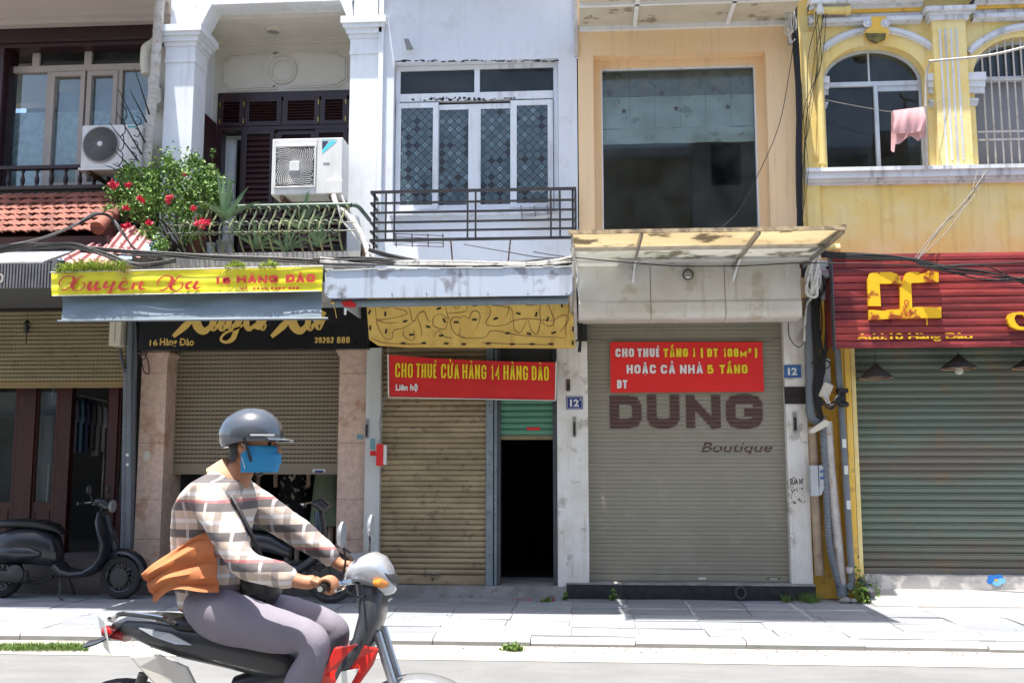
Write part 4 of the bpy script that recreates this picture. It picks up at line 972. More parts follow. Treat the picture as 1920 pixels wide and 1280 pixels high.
# agaves in pots behind the railing
def agave(px_, py_, Y, n, L, label, lean=.0, seed=0, w=.05):
    r = random.Random(seed); c = P(px_, py_, Y); t = thing('agave', c, label, 'plant')
    for k in range(n):
        a = r.uniform(0, 6.28); e = r.uniform(.75, 1.45) if k > n*.3 else r.uniform(.3, .7); l = L*r.uniform(.7, 1.05)
        d = Vector((math.cos(a)*math.cos(e), math.sin(a)*math.cos(e)*.6, math.sin(e))); s = Vector((-d.z, 0, d.x)).normalized() if abs(d.x)+abs(d.z) > 0 else Vector((1,0,0))
        s = Vector((math.sin(a), -math.cos(a), .0)).normalized().lerp(s, .5).normalized()
        vs = []; m = 6
        for i in range(m+1):
            t_ = i/m; p = c + d*l*t_ + Vector((0, 0, -.25*l*t_*t_*(1.4-e))); ww = w*(1-t_)**.7*(.75+.9*t_*(1-t_)); nn_ = d.cross(s).normalized()
            vs += [p - s*ww, p + nn_*ww*.35, p + s*ww]
        fs = [(3*i+j, 3*i+j+1, 3*i+j+4, 3*i+j+3) for i in range(m) for j in (0, 1)]
        MB().add(vs, fs).build('leaf', M_agave, t, smoothed=True)
    return t
for args in ((421, 410, -.62, 18, .56, 'large upright agave leaning over the green balcony rail', 0, 1, .042), (563, 428, -.50, 16, .46, 'narrow agave standing behind the railing under the larger air conditioner', 0, 2, .028),
             (596, 462, -.42, 22, .36, 'low spiky aloe by the right end of the wrought iron railing', 0, 3, .02), (480, 466, -.44, 30, .40, 'spreading aloe clump low behind the middle of the railing', 0, 4, .02),
             (536, 470, -.46, 26, .38, 'dark aloe clump low behind the railing, right of the spreading clump', 0, 5, .018), (446, 440, -.5, 10, .28, 'small aloe close to the foot of the large upright agave', 0, 6, .018)):
    agave(*args)
for a, b, c_, d, lb, m in ((348, 440, 386, 482, 'reddish brown clay trough behind the railing below the bougainvillea', M_pot), (386, 456, 404, 486, 'pale plastic pot behind the railing right of the brown trough', M_greybox),
                       (405, 452, 430, 487, 'grey concrete pot under the large agave', M_concrete), (292, 462, 330, 488, 'dark plastic pot at the left end of the balcony', M_pvcdark), (620, 462, 650, 489, 'black tyre-like pot at the right end of the railing', M_cable)):
    X0, X1, Z0, Z1 = Rc(a, b, c_, d, -.38); r = (X1-X0)/2; cx = (X0+X1)/2
    o = MB().lathe([(r*.72, 0), (r*.92, (Z1-Z0)*.85), (r, (Z1-Z0)*.86), (r, Z1-Z0), (r*.88, Z1-Z0), (r*.85, (Z1-Z0)*.9)], (cx, -.38, Z0), seg=18).build('plant_pot', m, None, smoothed=True)
    tag(o, lb, 'plant pot')
# moss and weeds along the awning edge
rnd = random.Random(9); ms = MB()
def blade(mb, p, h, rnd, lean=.5, w=.006):
    d = Vector((rnd.gauss(0, lean), rnd.gauss(0, lean), 1)).normalized()*h; s = Vector((rnd.gauss(0,1), rnd.gauss(0,1), 0)).normalized()*w
    mb.add([p-s, p+s, p+d*.55+s*.6+Vector((0,0,.0)), p+d*.55-s*.6, p+d+Vector((d.x*.3, d.y*.3, -h*.08))], [(0,1,2,3),(3,2,4)])
for a0, a1, n, h in ((108, 242, 2600, .115), (425, 462, 420, .06), (488, 522, 340, .055)):
    for k in range(n):
        u = rnd.random(); a = a0+(a1-a0)*u; t = (a-95)/511; p = TL.lerp(TR, t) + Vector((0, rnd.uniform(-.05, .10), rnd.uniform(0, .05)*math.sin(u*3.14)))
        (blade(ms, p, h*rnd.uniform(.4, 1.2)*(.5+math.sin(u*3.14)*.6), rnd, 1.0, .005) if rnd.random() < .6 else leaf(ms, p+Vector((0, 0, rnd.uniform(0, h*.8))), .022, rnd))
mo = ms.build('moss', M_moss, None); tag(mo, 'bright green weeds growing along the top edge of the yellow banner', 'weeds', kind='stuff')
ms = MB()
for k in range(420):
    a = rnd.choice((rnd.uniform(225, 250), rnd.uniform(110, 600))); t = (a-95)/511; p = TL.lerp(TR, t) + Vector((0, rnd.uniform(-.05, .02), .01)); h = rnd.uniform(.02, .09)
    d = Vector((rnd.gauss(0, .6), -.3, rnd.choice((-1, 1, .4)))).normalized()*h; s = Vector((.0025, 0, 0)); ms.add([p-s, p+s, p+d], [(0,1,2)])
tag(ms.build('dry_grass', M_strawdry, None), 'withered grass stalks hanging over the yellow banner', 'dry grass', kind='stuff')
# mannequins under the shutter of 16
M_skinplastic = mat('mannequin_plastic', (.45,.33,.25), .5)
def mannequin(px_, Y, dress, label, top_py, bot_py, wtop, wbot, pattern=None):
    c = P(px_, bot_py, Y); zt_ = P(px_, top_py, Y).z; zb_ = c.z; t = thing('mannequin', (c.x, Y, zs), label, 'mannequin')
    def sk(u, v):
        a = u*2*math.pi; w = wbot+(wtop-wbot)*v; rr = w*(1+.06*math.sin(a*7+v*2)*(1-v)); return Vector((c.x+rr*math.cos(a), Y+rr*.7*math.sin(a), zb_+(zt_-zb_)*v))
    MB().grid(sk, 40, 10).build('skirt', dress, t, smoothed=True)
    MB().lathe([(wtop, 0), (wtop*1.0, .12), (wtop*1.25, .35), (wtop*1.2, .5), (.05, .58), (.05, .66), (.085, .74), (.09, .82), (.04, .9)], (c.x, Y, zt_), seg=20).build('torso', M_skinplastic, t, smoothed=True)
    for s_ in (-1, 1):
        MB().tube(smooth([Vector((c.x+s_*wtop*1.3, Y, zt_+.45)), Vector((c.x+s_*(wtop*1.5), Y-.03, zt_+.12)), Vector((c.x+s_*(wtop*1.55), Y-.07, zt_-.14)), Vector((c.x+s_*(wtop*1.5), Y-.08, zt_-.26))]), .026, 8).build('arm', M_skinplastic, t, smoothed=True)
        MB().tube([Vector((c.x+s_*.06, Y, zb_+.05)), Vector((c.x+s_*.06, Y, zs))], [.042, .028], 8).build('leg', M_skinplastic, t, smoothed=True)
    MB().lathe([(.14, 0), (.14, .015), (.02, .02)], (c.x, Y, zs), seg=20).build('stand', M_steelgrey, t)
M_dots = mat('black_floral_cloth', (.010,.010,.012), .9, spots=(.55,.50,.40), spots_amt=1, spot_scale=13)
M_sage = mat('sage_green_cloth', (.22,.27,.17), .9, (.17,.21,.13), 3)
mannequin(548, 1.15, M_dots, 'mannequin in a black skirt with pale dots under the half-open taupe shutter', 872, 1012, .13, .27)
mannequin(611, 1.05, M_sage, 'mannequin in a sage green dress beside the right granite pillar', 868, 985, .13, .20)
mannequin(455, 1.4, M_dots, 'mannequin in a black dotted skirt deep inside, behind the rider', 872, 1000, .13, .24)
rl = thing('red_lantern', P(340, 905, 1.0), 'small red paper lantern hanging under the half-open taupe shutter', 'lantern')
c = P(338, 897, 1.0); MB().lathe([(.02,.07),(.06,.055),(.085,.0),(.06,-.055),(.02,-.07)], c, seg=16).build('lantern_body', mat('red_paper', (.35,.01,.01), .6), rl)
MB().tube([c+Vector((0,0,.07)), c+Vector((0,0,.5))], .004, 4).build('string', M_cable, rl)
# ------------------------------------------------------------------ HOUSE 14
H14 = thing('townhouse', (-1.2, 0, PZ), 'narrow pale blue-white townhouse with patterned sash windows and a black iron balcony', 'house')
wl, wr_ = P(709, 300, 0).x, P(1083, 300, 0).x
wl = e2[1] + .012
WO = Rc(737, 114, 1047, 395, 0)
zlow = P(900, 600, 0).z
mb = MB().box(wl, WO[0], 0, .25, zlow, 10).box(WO[1], wr_, 0, .25, zlow, 10).box(WO[0], WO[1], 0, .25, WO[3], 10).box(WO[0], WO[1], 0, .25, zlow, WO[2])
mb.build('wall', M_bluewhite, H14)
MB().box(wl, wl+.055, -.045, -.001, zlow+.5, 10).build('wall_edge_strip', M_white, H14)
MB().box(wl, wr_, -.75, 0, P(900,-60,0).z+.15, P(900,-60,0).z+.3).build('upper_slab', M_bluewhite, H14)
# window with patterned film
def film_material():
    m = bpy.data.materials.new('patterned_film'); m.use_nodes = True; n = m.node_tree.nodes; L = m.node_tree.links; b = n['Principled BSDF']
    ge = n.new('ShaderNodeNewGeometry'); mp = n.new('ShaderNodeVectorMath'); mp.operation = 'SCALE'; mp.inputs['Scale'].default_value = 1/.094
    L.new(ge.outputs['Position'], mp.inputs[0]); se = n.new('ShaderNodeSeparateXYZ'); L.new(mp.outputs[0], se.inputs[0])
    def M(op, a, b_=None, c_=None):
        x = n.new('ShaderNodeMath'); x.operation = op
        for i, v in enumerate((a, b_, c_)):
            if v is None: continue
            if isinstance(v, (int, float)): x.inputs[i].default_value = v
            else: L.new(v, x.inputs[i])
        return x.outputs[0]
    fx_, fz_ = M('FLOOR', se.outputs[0]), M('FLOOR', se.outputs[2])
    u, v = M('SUBTRACT', M('SUBTRACT', se.outputs[0], fx_), .5), M('SUBTRACT', M('SUBTRACT', se.outputs[2], fz_), .5)
    r = M('SQRT', M('ADD', M('MULTIPLY', u, u), M('MULTIPLY', v, v))); th = M('ARCTAN2', v, u)
    lob = M('ADD', .33, M('MULTIPLY', .055, M('COSINE', M('MULTIPLY', th, 4))))
    inside = M('LESS_THAN', r, lob); ring = M('LESS_THAN', M('ABSOLUTE', M('SUBTRACT', r, lob)), .045); core = M('LESS_THAN', r, .10)
    bars = M('MAXIMUM', M('LESS_THAN', M('ABSOLUTE', M('SUBTRACT', M('ABSOLUTE', u), .09)), .025), M('LESS_THAN', M('ABSOLUTE', M('SUBTRACT', M('ABSOLUTE', v), .09)), .025))
    cv = n.new('ShaderNodeCombineXYZ'); L.new(fx_, cv.inputs[0]); L.new(fz_, cv.inputs[1]); wn_ = n.new('ShaderNodeTexWhiteNoise'); L.new(cv.outputs[0], wn_.inputs[0])
    cr = n.new('ShaderNodeValToRGB'); cr.color_ramp.interpolation = 'CONSTANT'; L.new(wn_.outputs[0], cr.inputs[0])
    e = cr.color_ramp.elements; e[0].color = (.012,.012,.016,1); e[1].position = .3; e[1].color = (.05,.09,.11,1)
    for p_, c_ in ((.5,(.13,.21,.24,1)),(.72,(.09,.13,.15,1)),(.9,(.17,.25,.28,1))): q = e.new(p_); q.color = c_
    def mix(f, a, b_):
        x = n.new('ShaderNodeMix'); x.data_type = 'RGBA'; L.new(f, x.inputs[0])
        for s_, vv in ((6, a), (7, b_)):
            if isinstance(vv, tuple): x.inputs[s_].default_value = vv
            else: L.new(vv, x.inputs[s_])
        return x.outputs[2]
    c_ = mix(bars, (.07,.10,.115,1), (.008,.008,.01,1)); c_ = mix(inside, c_, cr.outputs[0]); c_ = mix(ring, c_, (.008,.008,.01,1)); c_ = mix(core, c_, (.04,.04,.045,1))
    L.new(c_, b.inputs['Base Color']); b.inputs['Roughness'].default_value = .22; return m
M_film2 = film_material()
YV = .10
w14 = MB().frame((WO[0]+.005, WO[1]-.005, WO[2]+.0, WO[3]-.005), .05, YV, YV+.08)
zm = P(890, 182, YV).z; X = lambda q: P(q, 250, YV).x
w14.box(WO[0]+.055, WO[1]-.055, YV-.012, YV+.08, zm-.04, zm+.05).box(X(889), X(899), YV-.003, YV+.08, zm+.05, WO[3]-.05)
w14 = w14.build('window', M_winwhite, H14)
zt_, zb_ = P(890, 188, YV).z, P(890, 393, YV).z
for i, (a, b, a2, b2) in enumerate(((743, 822, 752, 812), (822, 889, 823, 878), (889, 957, 901, 957), (957, 1037, 969, 1027))):
    yy = YV-.018 if i in (0, 3) else YV+.012
    fr = (X(a), X(b), zb_+.01, zt_-.02-(0 if i in (0,3) else .02)); mb = MB(); gl = (X(a2), X(b2))
    mb.box(fr[0], gl[0], yy, yy+.025, fr[2], fr[3]).box(gl[1], fr[1], yy, yy+.025, fr[2], fr[3]).box(gl[0], gl[1], yy, yy+.025, fr[3]-.06, fr[3]).box(gl[0], gl[1], yy, yy+.025, fr[2], fr[2]+.05)
    mb.build('sash', M_winwhite, w14)
    MB().box(gl[0], gl[1], yy+.012, yy+.018, fr[2]+.05, fr[3]-.06).build('pane', M_film2, w14)
for a, b in ((745, 888), (899, 1040)):
    r = Rc(a, 126, b, 177, YV+.03); MB().box(r[0], r[1], YV+.03, YV+.036, zm+.05, WO[3]-.05).build('pane', M_glassdark, w14)
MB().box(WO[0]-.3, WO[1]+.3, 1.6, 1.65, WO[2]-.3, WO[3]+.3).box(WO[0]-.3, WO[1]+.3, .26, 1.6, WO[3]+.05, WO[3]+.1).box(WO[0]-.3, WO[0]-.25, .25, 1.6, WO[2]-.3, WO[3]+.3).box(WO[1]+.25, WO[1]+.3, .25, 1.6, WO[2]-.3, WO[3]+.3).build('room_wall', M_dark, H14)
MB().box(WO[0]-.02, WO[1]+.02, -.05, .02, WO[2]-.05, WO[2]).build('window_sill', M_trimwhite, H14)
# soot line along the head
mb = MB(); rn = random.Random(4); M_soot = mat('soot_grime', (.06,.055,.05), .95)
for k in range(70):
    a = rn.uniform(740, 1042); p = P(a, rn.uniform(113, 116) , -.001); w = rn.uniform(.01, .06); mb.box(p.x, p.x+w, -.0035, -.0005, p.z-.006, p.z+.006)
for k in range(46):
    a = rn.gauss(850, 50); p = P(a, rn.uniform(183, 188), YV-.015); w = rn.uniform(.008, .04); mb.box(p.x, p.x+w, YV-.016, YV-.0125, p.z-.012, p.z+rn.uniform(-.005, .015))
mb.build('grime', M_soot, H14, kind='stuff')
fl = thing('floodlight', P(766, 85, -.1), 'small grey floodlight bracket high on the pale blue-white wall', 'lamp')
q = [P(a, b, -.12) for a, b in ((757,73),(766,73),(774,90),(762,92))]
MB().prism(q, (0, .04, 0)).build('lamp_housing', M_greyplastic, fl); MB().tube([P(770, 93, -.1), P(772, 90, .01)], .012, 6).build('bracket', M_steelgrey, fl)
# iron balcony
YI = -.35
bl = MB(); xs0, xs1 = P(694, 400, YI).x, P(1081, 400, YI).x; rows14 = (357, 378, 396, 414.5, 431, 448)
b14 = None
for k, q in enumerate(rows14):
    z = P(890, q, YI).z; t = .022 if k in (0, 5) else .013; mb = MB()
    mb.box(xs0, xs1, YI-.012, YI+.012, z-t/2-.004, z+t/2+.004)
    for xq in (xs0, xs1-.024): mb.box(xq, xq+.024, YI+.0121, -.002, z-t/2-.003, z+t/2+.003)
    if b14 is None: b14 = mb.build('iron_balcony', M_iron, H14)
    else: mb.build('rail', M_iron, b14)
zA, zB = P(890, 357, YI).z, P(890, 448, YI).z
for q in (724, 740, 877, 892, 1033, 1050): x = P(q, 400, YI).x; MB().box(x-.010, x+.010, YI-.018, YI-.0125, zB, zA-.014).build('post', M_iron, b14)
for q in (702, 1074): x = P(q, 400, YI+.02).x; MB().box(x-.011, x+.011, YI+.013, YI+.03, zB-.12, zA-.014).build('post', M_iron, b14)
for q in (845, 957): MB().tube([P(q, 450, YI), P(q+(4 if q < 900 else -5), 498, YI+.2)], .009, 5).build('stay', M_rust, b14)
wr2 = thing('wire_rack', P(790, 455, YI), 'rusty wire rack lying under the black iron balcony', 'rack')
mb = MB()
for z in (438, 444, 452, 459): mb.tube([P(738, z, YI+.08), P(832, z+4, YI+.08)], .004, 5)
for q in (742, 772, 802, 830): mb.tube([P(q, 438, YI+.075), P(q+1, 463, YI+.075)], .006, 5)
mb.build('bars', M_rust, wr2)
rk = thing('bracket_rack', P(1010, 405, -.1), 'broken white metal rack with dark struts behind the right end of the iron balcony', 'rack')
for q in (977, 1002, 1026): MB().tube([P(q, 385, -.05), P(q+2, 412, -.05)], .009, 5).build('strut', M_steelgrey, rk)
MB().prism([P(980,412,-.12), P(1048,402,-.12), P(1048,405,-.04), P(980,415,-.04)], (0,0,.012)).prism([P(995,356,-.12), P(1050,352,-.12), P(1050,356,-.02), P(995,360,-.02)], (0,0,.008)).build('shelf', M_whiteplastic, rk)
# canopy of 14
YN = -1.56
cp = thing('canopy', P(840, 555, YN), 'stained pale blue box canopy over the yellow board, roller blind fabric beneath', 'canopy')
X0, X1, Z0, Z1 = Rc(609, 504, 1073, 556, YN)
r_ = .06; n = 5
def rr_(x0, x1, z0, z1):
    pts = []
    for cx_, cz2, a0 in ((x1-r_, z1-r_*.4, 0), (x0+r_, z1-r_*.4, 90), (x0+r_, z0+r_, 180), (x1-r_, z0+r_, 270)):
        ry = r_*.4 if a0 < 100 else r_
        for k in range(n+1):
            a = R_(a0+90*k/n); pts.append(Vector((cx_+r_*math.cos(a), YN, cz2+ry*math.sin(a))))
    return pts
MB().prism(rr_(X0, X1, Z0, Z1), (0, .03, 0)).build('fascia', M_canopyblue, cp)
MB().box(X0+.03, X1-.03, YN+.0301, -.05, Z1-.05, Z1-.02).box(X0+.01, X0+.03, YN+.03, -.02, Z0+.02, Z1-.02).box(X1-.03, X1-.01, YN+.03, -.02, Z0+.02, Z1-.02).build('box_shell', M_canopyblue, cp)
rn = random.Random(8); mb = MB()
x = X0
while x < X1:
    w = rn.uniform(.04, .16); z = Z1 + rn.uniform(-.004, .012); mb.box(x, min(x+w, X1), YN-.012, YN+.10, z, z+.006+rn.uniform(0, .006)); x += w
mb.build('torn_edge', M_platewhite, cp)
for q in (612, 640, 735, 800, 862, 915, 990, 1062): p = P(q, 551, YN-.002); MB().lathe([(.006,0),(.006,-.004)], p, axis='y', seg=8).build('screw', M_iron, cp)
MB().tube([P(622, 569, YN+.12), P(1066, 562, YN+.12)], .040, 12).build('fabric_roll', M_valance, cp, smoothed=True)
MB().prism([P(640,566,YN+.07), P(658,563,YN+.07), P(668,571,YN+.07), P(664,577,YN+.07), P(644,574,YN+.07)], (0,.01,0)).build('red_rag', M_bannerred, cp)
MB().prism([P(645,578,YN+.07), P(650,578,YN+.07), P(649,590,YN+.07), P(645,590,YN+.07)], (0,.004,0)).build('white_tag', M_platewhite, cp)
MB().tube([P(622,566,YN+.1), P(628,580,YN+.1), P(631,596,YN+.1)], .004, 5).lathe([(.012,-.012),(.02,0),(.012,.014)], P(624, 568, YN+.08), seg=8).build('pull_cord', M_gold, cp)
for q in (640, 1050): MB().tube([P(q, 560, YN+.1), P(q, 566, -.1)], .018, 6).build('arm', M_greybox, cp)
# yellow board with glue trails
YY = -.30
yb = thing('sign_board', P(885, 650, YY), 'bare yellow sign board with brown glue trails and black tape tabs', 'sign board')
q4 = [P(686, 556, YY), P(1079, 556, YY), P(1078, 651, YY), P(760, 649, YY), P(706, 646, YY), P(692, 636, YY)]
MB().prism(q4, (0, .12, 0)).build('board_face', M_yboard, yb)
G = lambda a, b: P(600+a/3.556, 330+b/3.556, YY-.004)
trails = [[(365,840),(375,950),(385,1000),(430,1080),(480,1080),(490,1030),(560,1010),(640,960)], [(375,835),(400,865),(440,885),(470,860),(475,835)], [(500,840),(500,880),(560,895),(580,915),(540,935),(430,955),(380,960),(450,980),(520,975)],
 [(575,830),(600,900),(620,970),(650,930),(690,900),(720,960),(735,970)], [(560,1020),(555,1060),(600,1095),(630,1080),(625,1020)], [(590,830),(640,850),(700,835),(770,835),(795,850),(760,860)], [(680,1070),(670,1000),(650,940),(670,910),(700,905)],
 [(830,840),(845,910),(855,950),(800,920),(755,950),(760,1000),(830,1020),(855,960)], [(880,840),(900,880),(930,870),(940,835)], [(850,915),(960,905),(980,870),(985,840)], [(760,1070),(790,1030),(830,1070),(880,1080)],
 [(970,1080),(900,1050),(870,980),(890,940),(940,945),(960,930),(990,950),(1020,900),(1060,910),(1065,960),(1040,1020)], [(940,1010),(930,1060),(970,1080),(1100,1075),(1150,1030),(1330,1060),(1640,1080)],
 [(1060,835),(1130,880),(1130,930),(1105,980),(1150,1000),(1240,990),(1300,960),(1400,950),(1480,960),(1560,965)], [(1140,835),(1150,860),(1230,870),(1280,895),(1290,980),(1300,1030),(1340,1040),(1380,960)],
 [(1260,850),(1330,835),(1380,860),(1440,860)], [(1390,960),(1410,1030),(1450,1050),(1470,960),(1465,880),(1500,830),(1540,900),(1560,980),(1520,1000),(1470,970)], [(1560,965),(1610,930),(1660,940),(1640,1000),(1640,1070)], [(1650,830),(1660,870),(1640,980),(1600,1040)],
 [(1180,840),(1240,850),(1260,880),(1240,940)], [(340,1080),(420,1110),(560,1120),(700,1120)], [(1080,1110),(1290,1120),(1560,1125)]]
for i, t in enumerate(trails):
    mb = MB(); mb.ribbon([G(*p) for p in t], [.004, .009, .005, .009, .004], YY-.003-.0004*(i % 6))
    mb.build('glue_trail', M_glue, yb)
for i, (a, b, an) in enumerate(((537,852,0),(908,850,90),(1036,862,10),(1216,848,10),(1413,836,0),(1613,860,90),(330,908,70),(435,920,85),(793,884,15),(1323,917,-15),(1442,922,75),(1690,918,90),(568,968,15),(828,963,-60),(908,975,0),(1030,958,0),(1172,951,20),(1518,955,70),(335,1013,90),(441,1035,80),(720,1005,-15),(610,1058,0),(808,1064,0),(1252,1048,5),(1394,1052,-15),(1558,1045,15),(1688,1020,90),(555,1116,0),(692,1114,0),(842,1117,0),(958,1121,0),(1120,1117,0),(1283,1121,0),(1413,1121,0),(1540,1120,0),(1686,1112,90))):
    c = G(a, b); an = R_(an); u = Vector((math.cos(an), 0, math.sin(an)))*.024; v = Vector((-math.sin(an), 0, math.cos(an)))*.009
    c.y = YY-.009; MB().prism([c-u-v, c+u-v, c+u+v, c-u+v], (0, .004, 0)).build('tape_tab', M_iron, yb)
# ground floor of 14
YG = .12
zst = P(880, 1096, YG).z
struct(MB().box(P(690,1110,0).x, P(1062,1110,0).x, -.02, .9, PZ-.05, zst).build('doorstep', M_concrete, None)); 
X0, X1, Z0, Z1 = Rc(684, 652, 712, 1092, .02); MB().box(X0, X1, .02, .5, PZ, Z1).build('marble_pillar', M_marble, H14)
X0, X1, Z0, Z1 = Rc(1045, 640, 1103, 1090, .04); MB().box(X0, X1, .04, .6, PZ, Z1).build('whitewashed_pillar', M_peel, H14)
xpl, xpr = X0, X1
xl = P(713, 900, YG).x
sA = (xl, P(911, 900, YG).x, zst+.004, P(820, 650, YG).z)
s14, _ = shutter(H14, sA, YG, .0585, M_shut14, prof='round', bottom=.10)
MB().frame(Rc(802, 1074, 822, 1080, YG-.02), .006, YG-.03, YG-.012).build('pull_handle', M_steelgrey, s14)
MB().lathe([(.012,0),(.012,-.004)], P(811, 1086, YG-.008), axis='y', seg=10).build('keyhole', M_iron, s14)
MB().box(P(711,900,YG).x-.03, xl-.002, YG-.03, YG+.1, zst, sA[3]).box(P(912,900,YG).x, P(925,900,YG).x, YG-.05, YG+.1, zst, sA[3]).box(P(927,900,YG).x, P(932,900,YG).x, YG-.03, YG+.1, zst, sA[3]).build('shutter_track', M_railpost, H14)
MB().box(P(932,900,YG).x, P(938,900,YG).x, YG+.0, YG+.14, zst, sA[3]).box(P(1037,900,YG).x, P(1045,900,YG).x, YG+.0, YG+.14, zst, sA[3]).build('door_jamb', M_pvcdark, H14)
for q in (760, 870, 960, 1040): p = P(918, q, YG-.05); MB().lathe([(.008,0),(.008,-.006)], p, axis='y', seg=8).build('bolt', M_iron, H14)
YH = YG+.06
sB = (P(938,790,YH).x, P(1037,790,YH).x, P(988, 824, YH).z, P(988, 700, YH).z)
sg14, _ = shutter(H14, sB, YH, .068, M_shutgreen, prof='round', bottom=.05, mbot=M_shut18, name='green_shutter')
MB().rbox(Rc(988, 801, 1013, 806, YH-.02), YH-.022, YH-.019).build('red_sticker', M_bannerred, sg14)
MB().box(sB[0], sB[1], YH+.02, YH+.1, sB[3], sA[3]).build('transom_panel', M_dark2, H14)
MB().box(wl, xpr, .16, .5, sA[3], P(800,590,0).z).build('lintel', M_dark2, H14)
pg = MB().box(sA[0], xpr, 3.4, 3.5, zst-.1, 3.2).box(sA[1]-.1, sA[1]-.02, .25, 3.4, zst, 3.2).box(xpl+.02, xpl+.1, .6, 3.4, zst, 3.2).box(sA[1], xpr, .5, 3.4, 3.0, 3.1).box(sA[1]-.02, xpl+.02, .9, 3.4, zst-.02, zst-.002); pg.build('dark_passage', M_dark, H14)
# red banner of 14
rb_ = thing('banner', P(885, 748, -.05), 'red rental banner with yellow capitals hung in front of the tan shutter', 'banner')
YR = -.10
cs = P(728, 665, YR), P(1043, 679, YR), P(1042, 750, YR), P(729, 744, YR)
fb = banner(*cs, YR, .006, sagt=.018, seed=3)
MB().grid(fb, 50, 10).build('banner_cloth', M_bannerred, rb_, smoothed=True)
for a, b, q, w in ((0, 3, 0, .012), (1, 2, 0, .012)):
    MB().prism([cs[a]+Vector((-.008,-.010,0)), cs[b]+Vector((-.008,-.010,0)), cs[b]+Vector((.006,-.010,0)), cs[a]+Vector((.006,-.010,0))], (0,-.002,0)).build('white_border', M_platewhite, rb_)
MB().tube([cs[3]+Vector((0,-.008,-.004)), cs[2]+Vector((0,-.008,-.004))], .005, 5).build('lower_hem', M_platewhite, rb_)
sl_ = -.035
yt_ = YR-.014
def word(t, a, b, z0, z1, m=M_bannertext_y, sw=.019, par=rb_, Y=yt_, sl=0, gap=.26): block_text(t, Rc(a, z0, b, z1, Y), Y, m, par, sw=sw, slope=sl*(b-a), gap=gap)
dz_ = lambda a: (a-741)*.024
for t, a, b in (('CHO', 741, 774), ('THUÊ', 780, 820), ('CỬA', 827, 861), ('HÀNG', 867, 912), ('14', 920, 938), ('HÀNG', 944, 990), ('ĐÀO', 997, 1029)):
    word(t, a, b, 681+dz_(a)*.9, 707.5+dz_(a)*.9, sl=-.00024)
lettering('Liên hệ', Rc(742, 719, 784, 735, yt_), yt_, M_bannertext_w, rb_, bold=.035)
for c in (cs[0], cs[1]): MB().tube([c+Vector((0,-.01,0)), c+Vector((.02*(1 if c is cs[1] else -1), .1, .14))], .004, 4).build('tie_cord', M_platewhite, rb_)
# odd fittings
hb = thing('red_box', P(712, 872, -.05), 'small red and white carton hanging from cords beside the tan shutter', 'box')
MB().rbox(Rc(706, 832, 719, 873, -.08), -.10, -.02).build('carton', M_bannerred, hb); MB().rbox(Rc(719.3, 834, 725, 871, -.06), -.09, -.03).build('white_side', M_platewhite, hb)
MB().tube([P(709, 832, -.06), P(714, 820, -.06), P(718, 832, -.06)], .003, 4).tube(smooth([P(714, 820, -.06), P(712, 790, -.04), P(720, 755, -.02), P(722, 740, .0)]), .006, 5).build('cord', M_cablegrey, hb)
stk = thing('wall_sticker', P(698, 850, .01), 'small blue and red stickers on the pale marble pillar', 'sticker')
MB().rbox(Rc(694, 822, 703, 842, .018), .014, .019).build('blue_sticker', mat('teal_ink', (.15,.32,.36), .6), stk); MB().rbox(Rc(694, 845, 705, 854, .018), .014, .019).build('red_sticker', M_bannerred, stk)
MB().rbox(Rc(669, 815, 681, 823, YP-.002), YP-.006, YP-.001).build('pale_sticker', MATS['teal_ink'], stk)
for nm, a, b, c_, d, lb in (('latch', 1062, 711, 1069, 733, 'rusty latch plate on the whitewashed pillar above the lower house number'), ('latch', 1074, 781, 1080, 819, 'long grey sliding latch on the whitewashed pillar under the blue house number'),
                            ('latch', 685, 786, 691, 822, 'grey sliding latch on the marble pillar left of the tan shutter'), ('latch', 1487, 772, 1494, 810, 'grey sliding latch on the white pillar right of the big shutter')):
    Yl = .035 if a > 700 and a < 1400 else (.015 if a < 700 else .08)
    t = thing(nm, P((a+c_)/2, d, Yl), lb, 'latch', 'shutter latches')
    r = Rc(a, b, c_, d, Yl); MB().rbox(r, Yl-.012, Yl-.0).build('latch_plate', M_rust if b == 711 else M_steelgrey, t); MB().box(r[0]+.008, r[1]-.008, Yl-.03, Yl-.0125, r[2]+.02, r[3]-.06).build('latch_slide', M_iron, t)
def plate(a, b, c_, d, Y, txt, m, lb, border=True, sup=None):
    t = thing('house_number', P((a+c_)/2, d, Y), lb, 'house number'); r = Rc(a, b, c_, d, Y)
    MB().rbox(r, Y-.008, Y).build('plate', m, t)
    if border: MB().frame((r[0]+.008, r[1]-.008, r[2]+.008, r[3]-.008), .004, Y-.0105, Y-.0081).build('plate_border', M_platewhite, t)
    w, h = r[1]-r[0], r[3]-r[2]
    lettering(txt, (r[0]+w*.22, r[0]+w*.76, r[2]+h*.2, r[2]+h*.78), Y-.011, M_platewhite, t, name='numeral', bold=.045)
    if sup: lettering(sup, (r[0]+w*.78, r[0]+w*.9, r[2]+h*.66, r[2]+h*.84), Y-.011, M_platewhite, t, name='numeral', bold=.02)
plate(1062, 743, 1093, 767, .038, '12', M_plateblue, 'dark blue enamel house number 12 with a white border on the peeling pillar', sup='A')
